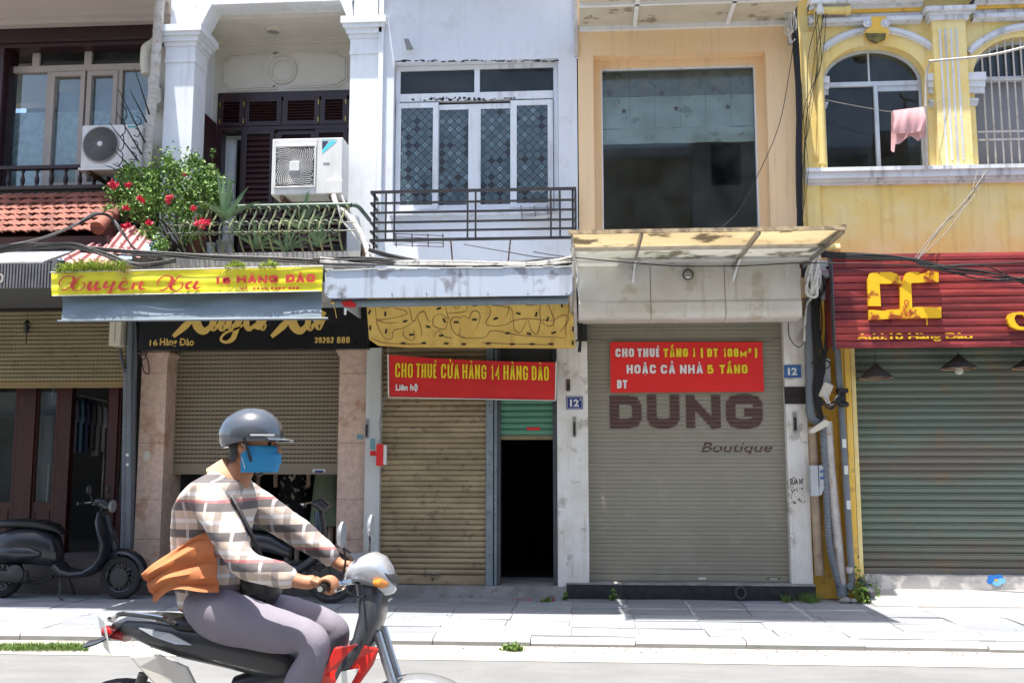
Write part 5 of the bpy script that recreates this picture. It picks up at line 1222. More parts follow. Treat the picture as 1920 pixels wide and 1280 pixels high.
# ------------------------------------------------------------------ HOUSE 12
H12 = thing('townhouse', (1.0, 0, PZ), 'apricot painted townhouse with one large dusty window over a wide grey-green shutter', 'house')
xa12, xb12 = wr_+.012, P(1497, 250, 0).x
O = Rc(1114, 100, 1441, 470, 0)
zl12 = P(1290, 560, 0).z; zt12 = P(1280, 52, -.02).z
MB().box(xa12, O[0], 0, .3, zl12, 10).box(O[1], xb12, 0, .3, zl12, 10).box(O[0], O[1], 0, .3, O[3], 10).box(O[0], O[1], 0, .3, zl12, O[2]).build('wall', M_orange, H12)
YO = .16; I = Rc(1132, 110, 1428, 470, YO)
MB().frame((O[0]+.001, O[1]-.001, O[2], O[3]-.001), .088, YO, YO+.1).build('inner_reveal', M_orange, H12)
wn12 = MB().frame((O[0]+.089, O[1]-.089, O[2]+.089, O[3]-.09), .014, YO+.01, YO+.09).build('window', M_winwhite, H12)
gx0, gx1, gz1 = O[0]+.103, O[1]-.103, O[3]-.104
MB().box(gx0, gx1, YO+.05, YO+.058, O[2]+.1, gz1).build('pane', glass('dusty_green_glass', (.93,.98,.96), .5, (.42,.46,.43), .03), wn12)
# fabric blind with maple leaves behind the glass
M_blind = mat('dusty_blind', (.80,.82,.78), .9, (.58,.58,.54), 3, .8, spots=(.12,.13,.10), spots_amt=.5, spot_scale=5)
M_blind2 = mat('crumpled_blind', (.42,.38,.35), .9, (.30,.27,.25), 4, .8, spots=(.10,.11,.06), spots_amt=.6, spot_scale=5)
YBl = YO+.13
def folds(x0, x1, z0, z1, amp, k, seed):
    rn = random.Random(seed); a, b, c = [rn.uniform(0, 6) for _ in range(3)]
    return lambda u, v: Vector((x0+(x1-x0)*u, YBl + amp*(math.sin(u*k+v*5+a)+.6*math.sin(u*k*2.3-v*9+b)+.5*math.sin(v*13+u*4+c)), z0+(z1-z0)*v + .002*math.sin(u*17+c)))
bz = lambda q: P(1280, q, YBl).z
bl12 = MB().grid(folds(gx0-.1, gx1+.1, bz(180), bz(118), .012, 19, 1), 90, 16).build('fabric_blind', M_blind2, H12, smoothed=True)
MB().grid(folds(gx0-.1, gx1+.1, bz(239), bz(179.5), .002, 5, 2), 40, 6).build('blind_fold', M_blind, bl12, smoothed=True)
MB().grid(folds(gx0-.1, gx1+.1, bz(268), bz(239.5), .007, 23, 3), 90, 8).build('blind_fold', M_blind, bl12, smoothed=True)
M_maple = mat('dusky_red_print', (.20,.09,.09), .9)
for a, b in ((1170, 208), (1268, 203), (1365, 200), (1240, 175), (1338, 168), (1143, 178)):
    c = P(a, b, YBl-.02); c.y = YBl-.010-.02*(b < 190); pts = []
    for k in range(10): rr = .042 if k % 2 == 0 else .017; an = R_(36*k+20); pts.append(c+Vector((rr*math.cos(an), 0, rr*math.sin(an))))
    MB().prism(pts, (0,.002,0)).build('maple_print', M_maple, bl12)
for a in (1181, 1228, 1275, 1323, 1370, 1416): p = P(a, 200, YBl-.03); MB().box(p.x-.0015, p.x+.0015, YBl-.034, YBl-.032, bz(238), bz(112)).build('blind_cord', M_pvcdark, bl12)
MB().box(gx0-.2, gx1+.2, YBl-.02, YBl+.01, bz(116), bz(112)).build('blind_rod', M_steelgrey, H12)
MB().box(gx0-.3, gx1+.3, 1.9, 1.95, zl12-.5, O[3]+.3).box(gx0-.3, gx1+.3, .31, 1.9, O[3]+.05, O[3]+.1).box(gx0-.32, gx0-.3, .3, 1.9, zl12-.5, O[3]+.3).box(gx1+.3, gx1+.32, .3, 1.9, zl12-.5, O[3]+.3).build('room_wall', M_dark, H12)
# top soffit canopy
zs1 = P(1090, 44, -.02).z
so2 = MB().box(xa12+.02, xb12-.05, -1.15, -.002, zt12+.045, zt12+.07).build('upper_canopy', mat('cream_canopy_sheet', (.55,.51,.42), .7, (.46,.42,.33), 3, .8, spots=(.16,.12,.08), spots_amt=.7, spot_scale=5), H12)
MB().box(xa12+.02, xb12-.05, -.04, -.0021, zt12-.01, zt12+.044).build('canopy_batten', M_white, so2)
for a in (1190, 1365): x = P(a, 30, -.1).x; MB().box(x-.022, x+.022, -1.14, -.041, zt12+.01, zt12+.0449).build('canopy_batten', M_white, so2)
MB().box(xa12+.02, xb12-.05, -.6, -.56, zt12+.01, zt12+.0448).build('canopy_batten', M_white, so2)
MB().box(P(1077,60,-.02).x, P(1083,60,-.02).x, -.05, -.0005, P(1080,108,0).z, P(1080,-5,0).z).build('canopy_bracket', M_whitepipe, H12)
MB().box(P(1476,60,-.02).x, P(1483,60,-.02).x, -.05, -.0005, P(1480,88,0).z, P(1480,5,0).z).build('canopy_bracket', M_whitepipe, H12)
# roller housing fascia
YF = -.34
f12 = thing('shutter_housing', P(1290, 598, YF), 'off-white metal shutter housing with a small octagonal mirror above the wide shutter', 'shutter housing')
zt_h, zb_h = P(1290, 495, YF).z, P(1290, 597, YF).z
prof = [(-.001, zt_h), (YF+.05, zt_h), (YF+.04, zt_h-.03)]
prof += [(YF+.02, zb_h+.20), (YF, zb_h+.17), (YF-.008, zb_h+.10)]
for k in range(6): a = R_(180+15*k); prof.append((YF+.07+.078*math.cos(a), zb_h+.078+.078*math.sin(a)))
prof += [(-.001, zb_h)]
xe = [P(q, 545, YF).x for q in (1084, 1220, 1360, 1503)]
for a, b in zip(xe, xe[1:]): MB().px(prof, a+.002, b-.002).build('panel', M_fascia, f12, smoothed=True, angle=25)
for q in xe[1:3]: MB().px([(y-.004 if y < -.1 else y, z) for y, z in prof], q-.0019, q+.0019).build('rusty_seam', M_rust, f12)
mi = thing('octagonal_mirror', P(1290, 527, YF-.02), 'small octagonal mirror charm hanging on the off-white shutter housing', 'mirror')
c = P(1290, 515, YF-.004)
MB().lathe([(.062,0),(.062,-.015),(.048,-.018),(.048,-.010)], c, axis='y', seg=8, cap=False).build('mirror_frame', mat('bronze', (.14,.12,.08), .4, metal=.6), mi)
MB().lathe([(.046,-.011),(.03,-.018),(.001,-.020)], c, axis='y', seg=20).build('mirror_glass', mat('silvered', (.55,.55,.52), .15, metal=.9), mi, smoothed=True)
MB().tube([c+Vector((0,-.01,.06)), c+Vector((0,0,.12))], .003, 4).build('hanging_wire', M_iron, mi)
# polycarbonate canopy
def translucent(name, c, c2, spots):
    m = mat(name, c, .5, c2, 2.2, .8, spots=spots, spots_amt=.8, spot_scale=2.4, stretch=(.5,1,1)); n = m.node_tree.nodes; L = m.node_tree.links; b = n['Principled BSDF']
    tl = n.new('ShaderNodeBsdfTranslucent'); mx = n.new('ShaderNodeMixShader'); mx.inputs[0].default_value = .5; L.new(b.inputs['Base Color'].links[0].from_socket, tl.inputs[0])
    L.new(b.outputs[0], mx.inputs[1]); L.new(tl.outputs[0], mx.inputs[2]); L.new(mx.outputs[0], n['Material Output'].inputs[0]); return m
M_poly = translucent('yellowed_sheet', (.78,.70,.52), (.66,.57,.40), (.18,.14,.09)); M_poly2 = translucent('clouded_sheet', (.60,.60,.56), (.50,.50,.45), (.16,.14,.10))
cn12 = thing('canopy', P(1320, 435, -1.95), 'flat yellowed plastic canopy on a rusty frame above the wide grey-green shutter', 'canopy')
YZ = -1.92; zc12 = P(1320, 434, YZ).z; xs = [P(q, 434, YZ).x for q in (1072, 1204, 1425, 1583)]; ym = -1.22
for a, b in zip(xs, xs[1:]):
    MB().box(a+.012, b-.012, YZ+.03, ym-.02, zc12+.022, zc12+.030).build('sheet', M_poly, cn12)
    MB().box(a+.012, b-.012, ym+.02, YF+.06, zc12+.022, zc12+.030).build('sheet', M_poly2, cn12)
MB().box(xs[0]-.03, xs[3]+.02, YZ-.02, YZ+.01, zc12-.006, zc12+.028).build('front_edge', mat('weathered_edge_timber', (.50,.38,.22), .85, (.16,.12,.08), 12, .9), cn12)
MB().box(xs[0]-.02, xs[3]+.02, ym-.012, ym+.012, zc12-.010, zc12+.0215).build('cross_bar', M_steelgrey, cn12)
MB().box(xs[0]-.02, xs[3]+.02, -.62, -.59, zc12-.004, zc12+.0213).build('cross_bar', M_platewhite, cn12)
MB().box(xs[0]-.02, xs[3]+.02, YF+.06, YF+.09, zc12-.02, zc12+.03).build('cross_bar', M_rust, cn12)
for x in xs: MB().box(x-.009, x+.009, YZ+.011, YF+.058, zc12-.03, zc12+.021).build('rib', M_steelgrey, cn12)
for x in xs[1:3]: MB().prism([(x-.012, -.75, zc12-.03), (x-.012, YF+.03, zc12-.16), (x-.012, YF+.03, zc12-.13), (x-.012, -.82, zc12-.03)], (.024,0,0)).build('strut', M_white, cn12)
MB().tube([(xs[0]+.01, -1.5, zc12-.02), (xs[0]+.02, -.3, zc12-.75)], .018, 6).build('side_brace', M_whitepipe, cn12)
MB().prism([(xs[3]-.02, YZ, zc12+.03), (xs[3]+.02, YZ, zc12+.03), (xs[3]-.02, -.9, zc12+.03), (xs[3]-.10, -.9, zc12+.03)], (0,0,.012)).build('end_flashing', M_rust, cn12)
# plinth, shutter, side pillar
zp = P(1290, 1094, -.0).z; xq0, xq1 = P(1062, 1105, -.02).x, P(1530, 1105, -.02).x
MB().box(xq0, xq1, -.02, .8, PZ-.05, zp-.012).build('plinth', M_blackstone, H12); MB().box(xq0, xq1, -.035, .8, zp-.0118, zp).build('plinth_cap', M_concrete, H12)
YS12 = .2
S = (xpr+.002, P(1472, 845, YS12).x, zp+.003, P(1290, 588, YS12).z)
S12, cuts = shutter(H12, S, YS12, .0452, M_shut12, prof='fine', bottom=.075)
cuts = [(z-.001, .010) for z in cuts]
block_text('D', Rc(1143, 741, 1203, 803, YS12), YS12-.0065, M_maroon, S12, sw=.104, cuts=cuts)
block_text('U', Rc(1213, 740, 1274, 803, YS12), YS12-.0065, M_maroon, S12, sw=.104, cuts=cuts)
block_text('N', Rc(1286, 740, 1351, 802, YS12), YS12-.0065, M_maroon, S12, sw=.098, cuts=cuts)
block_text('G', Rc(1361, 739, 1430, 803, YS12), YS12-.0065, M_maroon, S12, sw=.102, cuts=cuts)
lettering('Boutique', Rc(1315, 829, 1448, 853, YS12), YS12-.0065, M_maroon, S12, shear=.25, bold=.005, cuts=cuts)
for a, b, w, h in ((1126, 1083, 16, 6), (1195, 1082, 18, 7), (1310, 1082, 14, 7)): MB().rbox(Rc(a, b, a+w, b+h*.6, YS12-.004), YS12-.0065, YS12-.0055).build('scuff', M_platewhite if w == 14 else M_shut12, S12)
MB().rbox(Rc(1438, 1082, 1463, 1088, YS12-.006), YS12-.008, YS12-.0065).build('maker_label', mat('green_label', (.10,.14,.05), .5), S12)
MB().rbox(Rc(1443, 1083.5, 1458, 1086.5, YS12-.006), YS12-.009, YS12-.0081).build('maker_label', M_greybox, S12)
YPl = .09
Rr = Rc(1463+9, 597, 1516, 1093, YPl); xr12 = Rr[1]
MB().box(S[1]+.002, xr12, YPl, .7, zp, P(1485,590,YPl).z).build('white_pillar', M_peel, H12)
zA_, zB_ = P(1487, 725, YPl).z, P(1487, 757, YPl).z
st12 = MB().box(S[1]-.01, xr12+.004, YPl-.012, YPl-.0005, zB_, zA_).build('name_stone', M_brownsign, H12)
lettering('GIA PHÚC', (S[1]+.025, xr12-.02, (zA_+zB_)/2-.015, (zA_+zB_)/2+.03), YPl-.0135, mat('dark_engraving', (.004,.003,.003), .5), st12, bold=.02)
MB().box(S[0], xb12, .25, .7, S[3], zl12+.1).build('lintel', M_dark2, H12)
plate(1470, 684, 1502, 708, YPl-.001, '12', M_plateblue2, 'pale worn blue house number 12 on the white pillar right of the big shutter', border=False)
sb = lettering('SỬA N\'', Rc(1481, 893, 1506, 908, YPl), YPl-.003, M_iron, None, name='stencil', bold=.03); tag(sb, 'black stencilled letters low on the white pillar beside the big shutter', 'stencil')
mb = MB(); rn = random.Random(5)
for k in range(34):
    p = P(rn.uniform(1483, 1508), rn.uniform(913, 945), YPl-.002); mb.box(p.x, p.x+rn.uniform(.004,.012), YPl-.0035, YPl-.0015, p.z, p.z+rn.uniform(.004,.02))
tag(mb.build('ink_marks', M_iron, None), 'smudged black ink marks under the stencil on the white pillar', 'ink marks', kind='stuff')
# banner of 12
b12 = thing('banner', P(1288, 735, .1), 'bright red rental banner with white and yellow capitals on the wide grey-green shutter', 'banner')
YR2 = YS12-.05
cs = P(1144, 641, YR2), P(1429, 641, YR2), P(1433, 734, YR2), P(1145, 736, YR2)
MB().grid(banner(*cs, YR2, .004, seed=6), 50, 12).build('banner_cloth', mat('scarlet_vinyl', (.72,.022,.020), .4, (.62,.02,.018), 2), b12, smoothed=True)
yt2 = YR2-.011
for t, a, b, z0, z1, m in (('CHO', 1154, 1189, 653, 669, 'w'), ('THUÊ', 1195, 1238, 653, 669, 'w'), ('TẦNG', 1244, 1290, 653, 669, 'y'), ('1', 1298, 1304, 653, 669, 'y'), ('(', 1314, 1318, 653, 669, 'y'), ('DT', 1326, 1346, 653, 669, 'y'), ('108', 1356, 1385, 653, 669, 'y'), ('m²', 1388, 1409, 653, 669, 'y'), (')', 1415, 1420, 653, 669, 'y'),
    ('HOẶC', 1175, 1230, 683.5, 700, 'w'), ('CẢ', 1239, 1266, 683.5, 700, 'w'), ('NHÀ', 1275, 1318, 683.5, 700, 'w'), ('5', 1326, 1338, 683.5, 700, 'y'), ('TẦNG', 1349, 1402, 683.5, 700, 'y'), ('ĐT', 1157, 1176, 712, 728, 'w')):
    block_text(t, Rc(a, z0, b, z1, yt2), yt2, M_bannertext_w if m == 'w' else M_bannertext_y, b12, sw=.0235, gap=.24)
for c, s_ in ((cs[0], -1), (cs[1], 1)): MB().tube([c+Vector((0,-.005,0)), Vector((xpr if s_ < 0 else S[1], YS12-.03, c.z+(.05)))], .003, 4).build('tie_cord', M_cable, b12)
# ring of hose by the plinth
t = thing('rubber_ring', P(1389, 1121, -.06), 'black rubber ring leaning against the black plinth', 'ring')
c = P(1389, 1111, -.06); MB().tube([c+Vector((.05*math.cos(R_(a)), .012*math.sin(R_(a)), .056*math.sin(R_(a)))) for a in range(0, 361, 15)], .012, 8, cap=False).build('ring_body', mat('dusty_rubber', (.06,.055,.05), .8), t, smoothed=True)
# ------------------------------------------------------------------ HOUSE 10 (yellow, right)
H10 = thing('townhouse', (4.2, 0, PZ), 'old yellow townhouse with white mouldings and round-arched windows above a crimson plank sign', 'house')
x10 = xb12 + .004; XR = 7.6
def arched_wall(x0, x1, z0, z1, wins, Y0, Y1, m, par):
    """wins: (xa, xb, zsill, zspring, rise) half-ellipse heads"""
    mb = MB(); x = x0
    for xa, xb, zs_, zp_, rise in wins:
        mb.box(x, xa, Y0, Y1, z0, z1); mb.box(xa, xb, Y0, Y1, z0, zs_); n = 20; cx = (xa+xb)/2; hw = (xb-xa)/2
        c = [(cx-hw*math.cos(math.pi*k/n), zp_+rise*math.sin(math.pi*k/n)) for k in range(n+1)]
        for (a, za), (b, zb) in zip(c, c[1:]):
            mb.add([(a,Y0,za),(b,Y0,zb),(b,Y0,z1),(a,Y0,z1),(a,Y1,za),(b,Y1,zb),(b,Y1,z1),(a,Y1,z1)], [(0,1,2,3),(7,6,5,4),(0,4,5,1)])
        x = xb
    mb.box(x, x1, Y0, Y1, z0, z1)
    return mb.build('wall', m, par)
wA = (P(1549, 250, 0).x, P(1741, 250, 0).x, P(1645, 312, 0).z, P(1645, 148, 0).z, P(1645, 84, 0).z-P(1645, 148, 0).z)
wB = (P(1832, 250, 0).x, P(1832, 250, 0).x + (wA[1]-wA[0]), wA[2], wA[3]+.02, wA[4]+.03)
zlow10 = P(1740, 560, 0).z
arched_wall(x10, XR, zlow10, P(1700, 10, 0).z, [wA, wB], 0, .3, M_yellow, H10)
MB().box(x10, XR, 0, .3, P(1700, 10, 0).z, 7.4).build('parapet', M_yellow, H10)
# window A
YW_ = .13
def awin(w, frm, bars=False):
    xa, xb, zs_, zp_, rise = w; cx = (xa+xb)/2; hw = (xb-xa)/2
    X_ = lambda q: P(q, 230, YW_).x
    mb = MB(); t = .035
    out = [(cx-(hw-.002)*math.cos(math.pi*k/20), zp_+(rise-.002)*math.sin(math.pi*k/20)) for k in range(21)]; inn = [(cx-(hw-t)*math.cos(math.pi*k/20), zp_+(rise-t)*math.sin(math.pi*k/20)) for k in range(21)]
    for k in range(20): mb.prism([(out[k][0],YW_,out[k][1]),(out[k+1][0],YW_,out[k+1][1]),(inn[k+1][0],YW_,inn[k+1][1]),(inn[k][0],YW_,inn[k][1])], (0,.05,0))
    mb.box(xa+.002, xa+t, YW_, YW_+.05, zs_, zp_).box(xb-t, xb-.002, YW_, YW_+.05, zs_, zp_).box(xa+t, xb-t, YW_-.005, YW_+.05, zp_-.03, zp_+.02).box(xa+t, xb-t, YW_, YW_+.05, zs_, zs_+.03)
    if frm == 0: mb.box(X_(1641), X_(1648), YW_-.01, YW_+.05, zs_+.03, zp_-.03).box(X_(1632), X_(1635), YW_-.002, YW_+.05, zp_+.02, zp_+rise-t).box(X_(1650), xb-t, YW_+.01, YW_+.04, zp_-.09, zp_-.0301)
    o = mb.build('window', M_bluewinpaint, H10)
    top = MB().prism([(q[0], YW_+.02, q[1]) for q in inn], (0,.006,0)).build('pane', M_glassdark, o)
    if frm == 0:
        MB().box(xa+t, X_(1641), YW_+.03, YW_+.036, zs_+.03, zp_-.03).build('pane', M_glassdark, o); MB().box(X_(1648), xb-t, YW_+.015, YW_+.021, zs_+.03, zp_-.09).build('pane', M_glassdark, o)
        MB().box(X_(1636), X_(1652), YW_+.06, YW_+.066, zp_+.02, zp_+rise-.05).build('backing_strip', mat('teal_panel', (.10,.16,.18), .5), o)
    return o
M_bluewinpaint = mat('pale_blue_window_paint', (.55,.60,.66), .5, (.46,.50,.55), 5, streak=(.2,.19,.18), streak_amt=.4)
awin(wA, 0)
wo = awin(wB, 1)
MB().box(wB[0]+.05, wB[1]-.05, YW_+.07, YW_+.08, wB[2]+.03, wB[3]+.25).build('grey_curtain', mat('mauve_grey_curtain', (.30,.29,.31), .9, (.24,.23,.25), 4, stretch=(6,1,.3)), wo)
for k in range(9):
    x = wB[0]+.11+k*.083; MB().tube([(x, .03, wB[2]-.0), (x, .03, wB[3]+wB[4]*math.sin(math.acos(max(-1, min(1, (x-(wB[0]+wB[1])/2)/((wB[1]-wB[0])/2)))))*.98)], .010, 6).build('bar', M_whitepipe, wo)
for q in (150, 247, 262): z = P(1860, q, .03).z; MB().box(wB[0]+.02, wB[1], .018, .028, z-.012, z+.008).build('cross_bar', M_whitepipe, wo)
MB().box(wA[0]-.5, wB[1]+.2, 1.6, 1.65, wA[2]-.3, wA[3]+1).box(wA[0]-.5, wB[1]+.2, .31, 1.6, wA[3]+.7, wA[3]+.75).box(wA[0]-.52, wA[0]-.5, .3, 1.6, wA[2]-.3, wA[3]+1).build('room_wall', M_dark2, H10)
# white archivolts
def archband(cxp, y0p, ry, rx, a0, a1, w=.075, n=28, Y=0):
    cx, cz = P(cxp, y0p, 0).x, P(cxp, y0p, 0).z; s = 1/171.0; mb = MB()
    for lay, (o1, o2, d) in enumerate(((0, w, .035), (w*.25, w*.75, .052))):
        for k in range(n):
            t0, t1 = R_(a0+(a1-a0)*k/n), R_(a0+(a1-a0)*(k+1)/n)
            pt = lambda t, o: Vector((cx+(rx*s-o)*math.cos(t), -d, cz+(ry*s-o)*math.sin(t)))
            mb.prism([pt(t0, o1), pt(t1, o1), pt(t1, o2), pt(t0, o2)], (0, d-.0005, 0))
    return mb.build('arch_moulding', M_trimwhite, H10)
archband(1647, 205, 160, 160, 44, 136); archband(1648+292, 205, 165, 165, 44, 136)
# impost mouldings
def impost(a, b, q0, q1, out=.05):
    r = Rc(a, q0, b, q1, -out); h = r[3]-r[2]; mb = MB()
    for k, (f0, f1, e) in enumerate(((0, .3, .45), (.3, .62, .7), (.62, 1, 1))): mb.box(r[0]+.02*(1-e), r[1]-.02*(1-e), -out*e, .001+.0003*k, r[2]+h*f0, r[2]+h*f1-.0005)
    mb.build('impost', M_trimwhite, H10)
for a, b, q0, q1, o in ((1539, 1556, 143, 176, .05), (1540, 1553, 191, 202, .03), (1741, 1766, 137, 173, .06), (1742, 1764, 186, 200, .03), (1815, 1850, 135, 172, .06), (1817, 1836, 184, 197, .03)): impost(a, b, q0, q1, o)
# pilaster with flutes
Pl = Rc(1755, 38, 1818, 314, -.10); MB().box(Pl[0], Pl[1], -.10, -.0005, Pl[2], Pl[3]).build('pilaster', M_yellow, H10)
for k in range(4):
    x = Pl[0]+.065+k*.058; MB().box(x, x+.02, -.106, -.1005, Pl[2]+.02+.06*(k%2), Pl[3]-.10).build('flute', M_trimwhite, H10)
for k, (q0, q1, e) in enumerate(((38, 30, .03), (30, 24, .05), (24, 17, .09))):
    z0_, z1_ = P(1785, q0, -.1).z, P(1785, q1, -.1).z; MB().box(Pl[0]-e, Pl[1]+e, -.10-e, -.0004, z0_+.0003*k, z1_).build('capital', M_trimwhite, H10)
MB().rbox(Rc(1510, 60, 1534, 500, -.04), -.04, -.0004).build('corner_pier', M_yellow, H10)
# cornice
zc0 = P(1650, 42, -.05).z; XC = Pl[0]-.02
def cornice_run(xa, xb):
    for k, (q0, q1, d, m) in enumerate(((44, 38, .06, M_trimwhite), (38, 31, .10, M_trimwhite), (31, 22, .05, M_trimwhite), (22, 13, .08, M_yellow_dk), (13, 2, .13, M_trimwhite), (2, -14, .20, M_trimwhite))):
        za, zb = P(1650, q0, -d).z, P(1650, q1, -d).z; MB().box(xa, xb, -d, -.0003, za+.0004*k, zb+.0004*(k+1)-.0002).build('cornice', m, H10)
cornice_run(x10+.14, Pl[0]-.10); cornice_run(Pl[1]+.10, XR)
MB().box(x10, XR, -.32, -.0002, P(1650, -18, -.1).z, P(1650, -30, -.1).z).build('cornice_top', M_trimwhite, H10)
# keystone with scrolls and moss
kc = P(1641, 60, -.09)
MB().prism([P(1630,38,-.02), P(1657,38,-.02), P(1656,58,-.02), P(1663,62,-.02), P(1661,76,-.02), P(1650,82,-.02), P(1642,84,-.02), P(1633,82,-.02), P(1622,74,-.02), P(1620,62,-.02), P(1628,58,-.02)], (0,-.09,0)).build('keystone', M_yellow_dk, H10)
MB().prism([P(1622,64,-.115), P(1661,64,-.115), P(1658,76,-.115), P(1642,83,-.115), P(1626,76,-.115)], (0,-.02,0)).build('keystone_mask', mat('mossy_stone', (.20,.17,.05), .95, (.05,.045,.03), 14, .9, bump=.5), H10)
for a in (1626, 1659):
    c = P(a, 45, -.10); MB().lathe([(.045,0),(.048,-.02),(.035,-.03),(.03,-.02),(.018,-.034),(.001,-.036)], c, axis='y', seg=18).build('volute', M_trimwhite, H10, smoothed=True, angle=25)
# sill cornice
for k, (q0, q1, d) in enumerate(((344, 338, .05), (338, 331, .085), (331, 318, .12), (318, 311, .15))):
    za, zb = P(1715, q0, -d).z, P(1715, q1, -d).z; MB().box(P(1513,330,-d).x, XR, -d, -.0003, za+.0004*k, zb+.0004*(k+1)-.0002).build('sill_moulding', M_trimwhite, H10)
# drainpipe stubs
sp_ = thing('yellow_drain', P(1545, 300, -.1), 'yellow painted drainpipe with an elbow and stub beside the arched window', 'pipe')
MB().tube([P(1533, 18, -.1), P(1537, 160, -.1), P(1543, 308, -.1)], .042, 10).tube([P(1536, 20, -.14), P(1586, 20, -.14)], .042, 10).lathe([(.05,-.03),(.05,.02)], P(1590, 20, -.14), axis='x', seg=12).build('pipe_run', M_yellowpipe, sp_, smoothed=True)
MB().lathe([(.04,-.05),(.045,0),(.03,.03),(.03,.06)], P(1538, 18, -.17), seg=12).build('insulator', M_whiteplastic, sp_, smoothed=True)
sp2 = thing('yellow_drain', P(1560, 472, -.1), 'short mossy yellow pipe stub sticking out above the crimson plank sign', 'pipe')
MB().tube([P(1540, 466, -.12), P(1568, 466, -.14)], .05, 12).lathe([(.056,-.03),(.058,.03)], P(1568, 467, -.14), axis='x', seg=12).build('pipe_run', M_yellowpipe, sp2, smoothed=True)
# pole bracket + clothes line + cloth
pb = thing('metal_pole', P(1738, 300, -.3), 'bent white metal pole reaching across the pilaster from the arched window', 'pole')
MB().tube(smooth([P(1738, 315, -.16), P(1736, 160, -.2), P(1744, 118, -.3), P(1756, 114, -.4), P(1860, 103, -.6), P(1960, 78, -.8)], 8), .013, 8).build('pole_tube', M_whitepipe, pb, smoothed=True)
cl = thing('clothes_line', P(1650, 208, -.15), 'thin clothes line strung across the arched window', 'line')
MB().tube(smooth([P(1532, 182, -.12), P(1560, 190, -.13), P(1640, 205, -.2), P(1675, 209, -.2), P(1735, 200, -.2), P(1775, 183, -.12)]), .003, 5).build('line', M_cablegrey, cl)
YT = -.2
M_pinkcloth = mat('pink_cotton', (.62,.36,.36), .9, (.52,.29,.29), 4, .7)
def cloth(u, v):
    a = P(1674, 208, YT).lerp(P(1731, 201, YT), u); sg_ = .012*math.sin(u*11+v*2)*(v) + .008*math.sin(u*23+v*4)*v
    dz = .26*v - .02*math.sin(u*3.1)*v*(1-v)*3
    return Vector((a.x + (u-.5)*.02*v + .012*math.sin(v*6+u*5)*v, YT-.012-.03*v*.4+sg_-.02*math.sin(v*3.1), a.z - dz - .03*math.sin(u*math.pi)*v*.7*(1 if v<.9 else .6)))
def cloth2(u, v):
    a = P(1672, 208, YT).lerp(P(1735, 201, YT), u); L_ = .33 + .035*math.sin(u*9) + (.10 if u < .10 else 0) - .03*(u > .8)
    return Vector((a.x+(u-.5)*.03*v, YT+.014+.02*v+.012*math.sin(u*15+v*3)*v, a.z - L_*v))
ck = thing('pink_cloth', P(1703, 262, YT), 'pink cloth folded over the clothes line in front of the arched window', 'cloth')
MB().grid(cloth, 26, 14).build('front_fold', M_pinkcloth, ck, smoothed=True); MB().grid(cloth2, 26, 14).build('back_fold', M_pinkcloth, ck, smoothed=True)
# crimson plank sign
YP_ = -.42
ps = thing('plank_sign', P(1750, 655, YP_), 'crimson plank shop sign with peeling yellow letters D C above the worn green shutter', 'sign')
xs0_, xs1_ = P(1564, 565, YP_).x, XR-.6
ztp, zbt = P(1740, 474, YP_).z, P(1740, 652, YP_).z; n = 13; h = (ztp-zbt)/n; rn = random.Random(12)
for k in range(n):
    z = zbt+h*k; cuts_ = sorted([xs0_, xs1_] + ([rn.uniform(xs0_+.5, xs1_-.4)] if k % 3 else [xs0_+.55, rn.uniform(xs0_+1.4, xs1_-.3)]))
    for a, b in zip(cuts_, cuts_[1:]):
        dy = rn.uniform(-.006, .004); MB().px([(YP_+dy, z+.005), (YP_+dy-.003, z+h*.5), (YP_+dy, z+h-.004), (YP_+.03, z+h-.004), (YP_+.03, z+.005)], a+.0015, b-.0015).build('plank', M_plank, ps)
MB().box(xs0_+.01, xs1_, YP_+.031, YP_+.06, zbt+.01, ztp-.01).build('backing_board', M_blacksign, ps)
MB().box(xs0_, xs1_, YP_+.03, -.002, ztp-.03, ztp-.01).box(xs0_, xs0_+.02, YP_+.061, -.002, zbt+.05, ztp-.031).build('added_sun_cap', M_plank, ps); MB().box(xs0_-.012, xs0_, YP_-.01, YP_+.1, zbt-.02, ztp).build('steel_edge', M_pvcdark, ps)  # unseen top cap added to keep sun from falling behind the sign
def poly(pts, Y, d, m, nm, par=ps):
    q = [P(a, b, Y) for a, b in pts]; return MB().prism([Vector((p.x, Y, p.z)) for p in q], (0, d, 0)).build(nm, m, par)
Yl_ = YP_-.045; Q = lambda a, b: (1600+a/6, 490+b/6)
def strip(pts, nm, Y): poly([Q(*p) for p in pts], Y, .042, M_sigyellow, nm)
# D and C share a stem: built from abutting bars with ragged ends
strip([(160,210),(185,135),(250,122),(420,118),(490,140),(530,180),(548,235),(548,248),(162,250)], 'letter', Yl_)
strip([(162,250.5),(296,250.5),(312,500),(175,500)], 'letter', Yl_)
strip([(178,545),(240,545),(300,552),(360,556),(380,545),(530,538),(535,640),(182,655)], 'letter', Yl_)
strip([(524,248.5),(652,248.5),(664,520),(536,537)], 'letter', Yl_-.001)
strip([(560,248),(572,190),(600,132),(640,118),(740,118),(745,140),(830,128),(850,108),(960,122),(962,228),(650,240),(650,248)], 'letter', Yl_-.0005)
strip([(535.5,537.5),(664.5,520.5),(690,512),(880,512),(920,520),(990,510),(994,632),(535.5,640)], 'letter', Yl_-.0007)
poly([Q(*p) for p in ((175,500.5),(312,500.5),(305,552),(240,545),(178,570))], Yl_+.03, .012, mat('bare_red_letter_back', (.30,.03,.01), .6), 'letter_back')
am = [([(610,520),(578,470),(588,440),(615,440),(622,470),(560,560),(538,600),(555,630),(600,620),(655,540)], [10,12,14,14,12,10,10,12,10,6]), ([(560,500),(600,580),(650,635)], [10,18,10])]
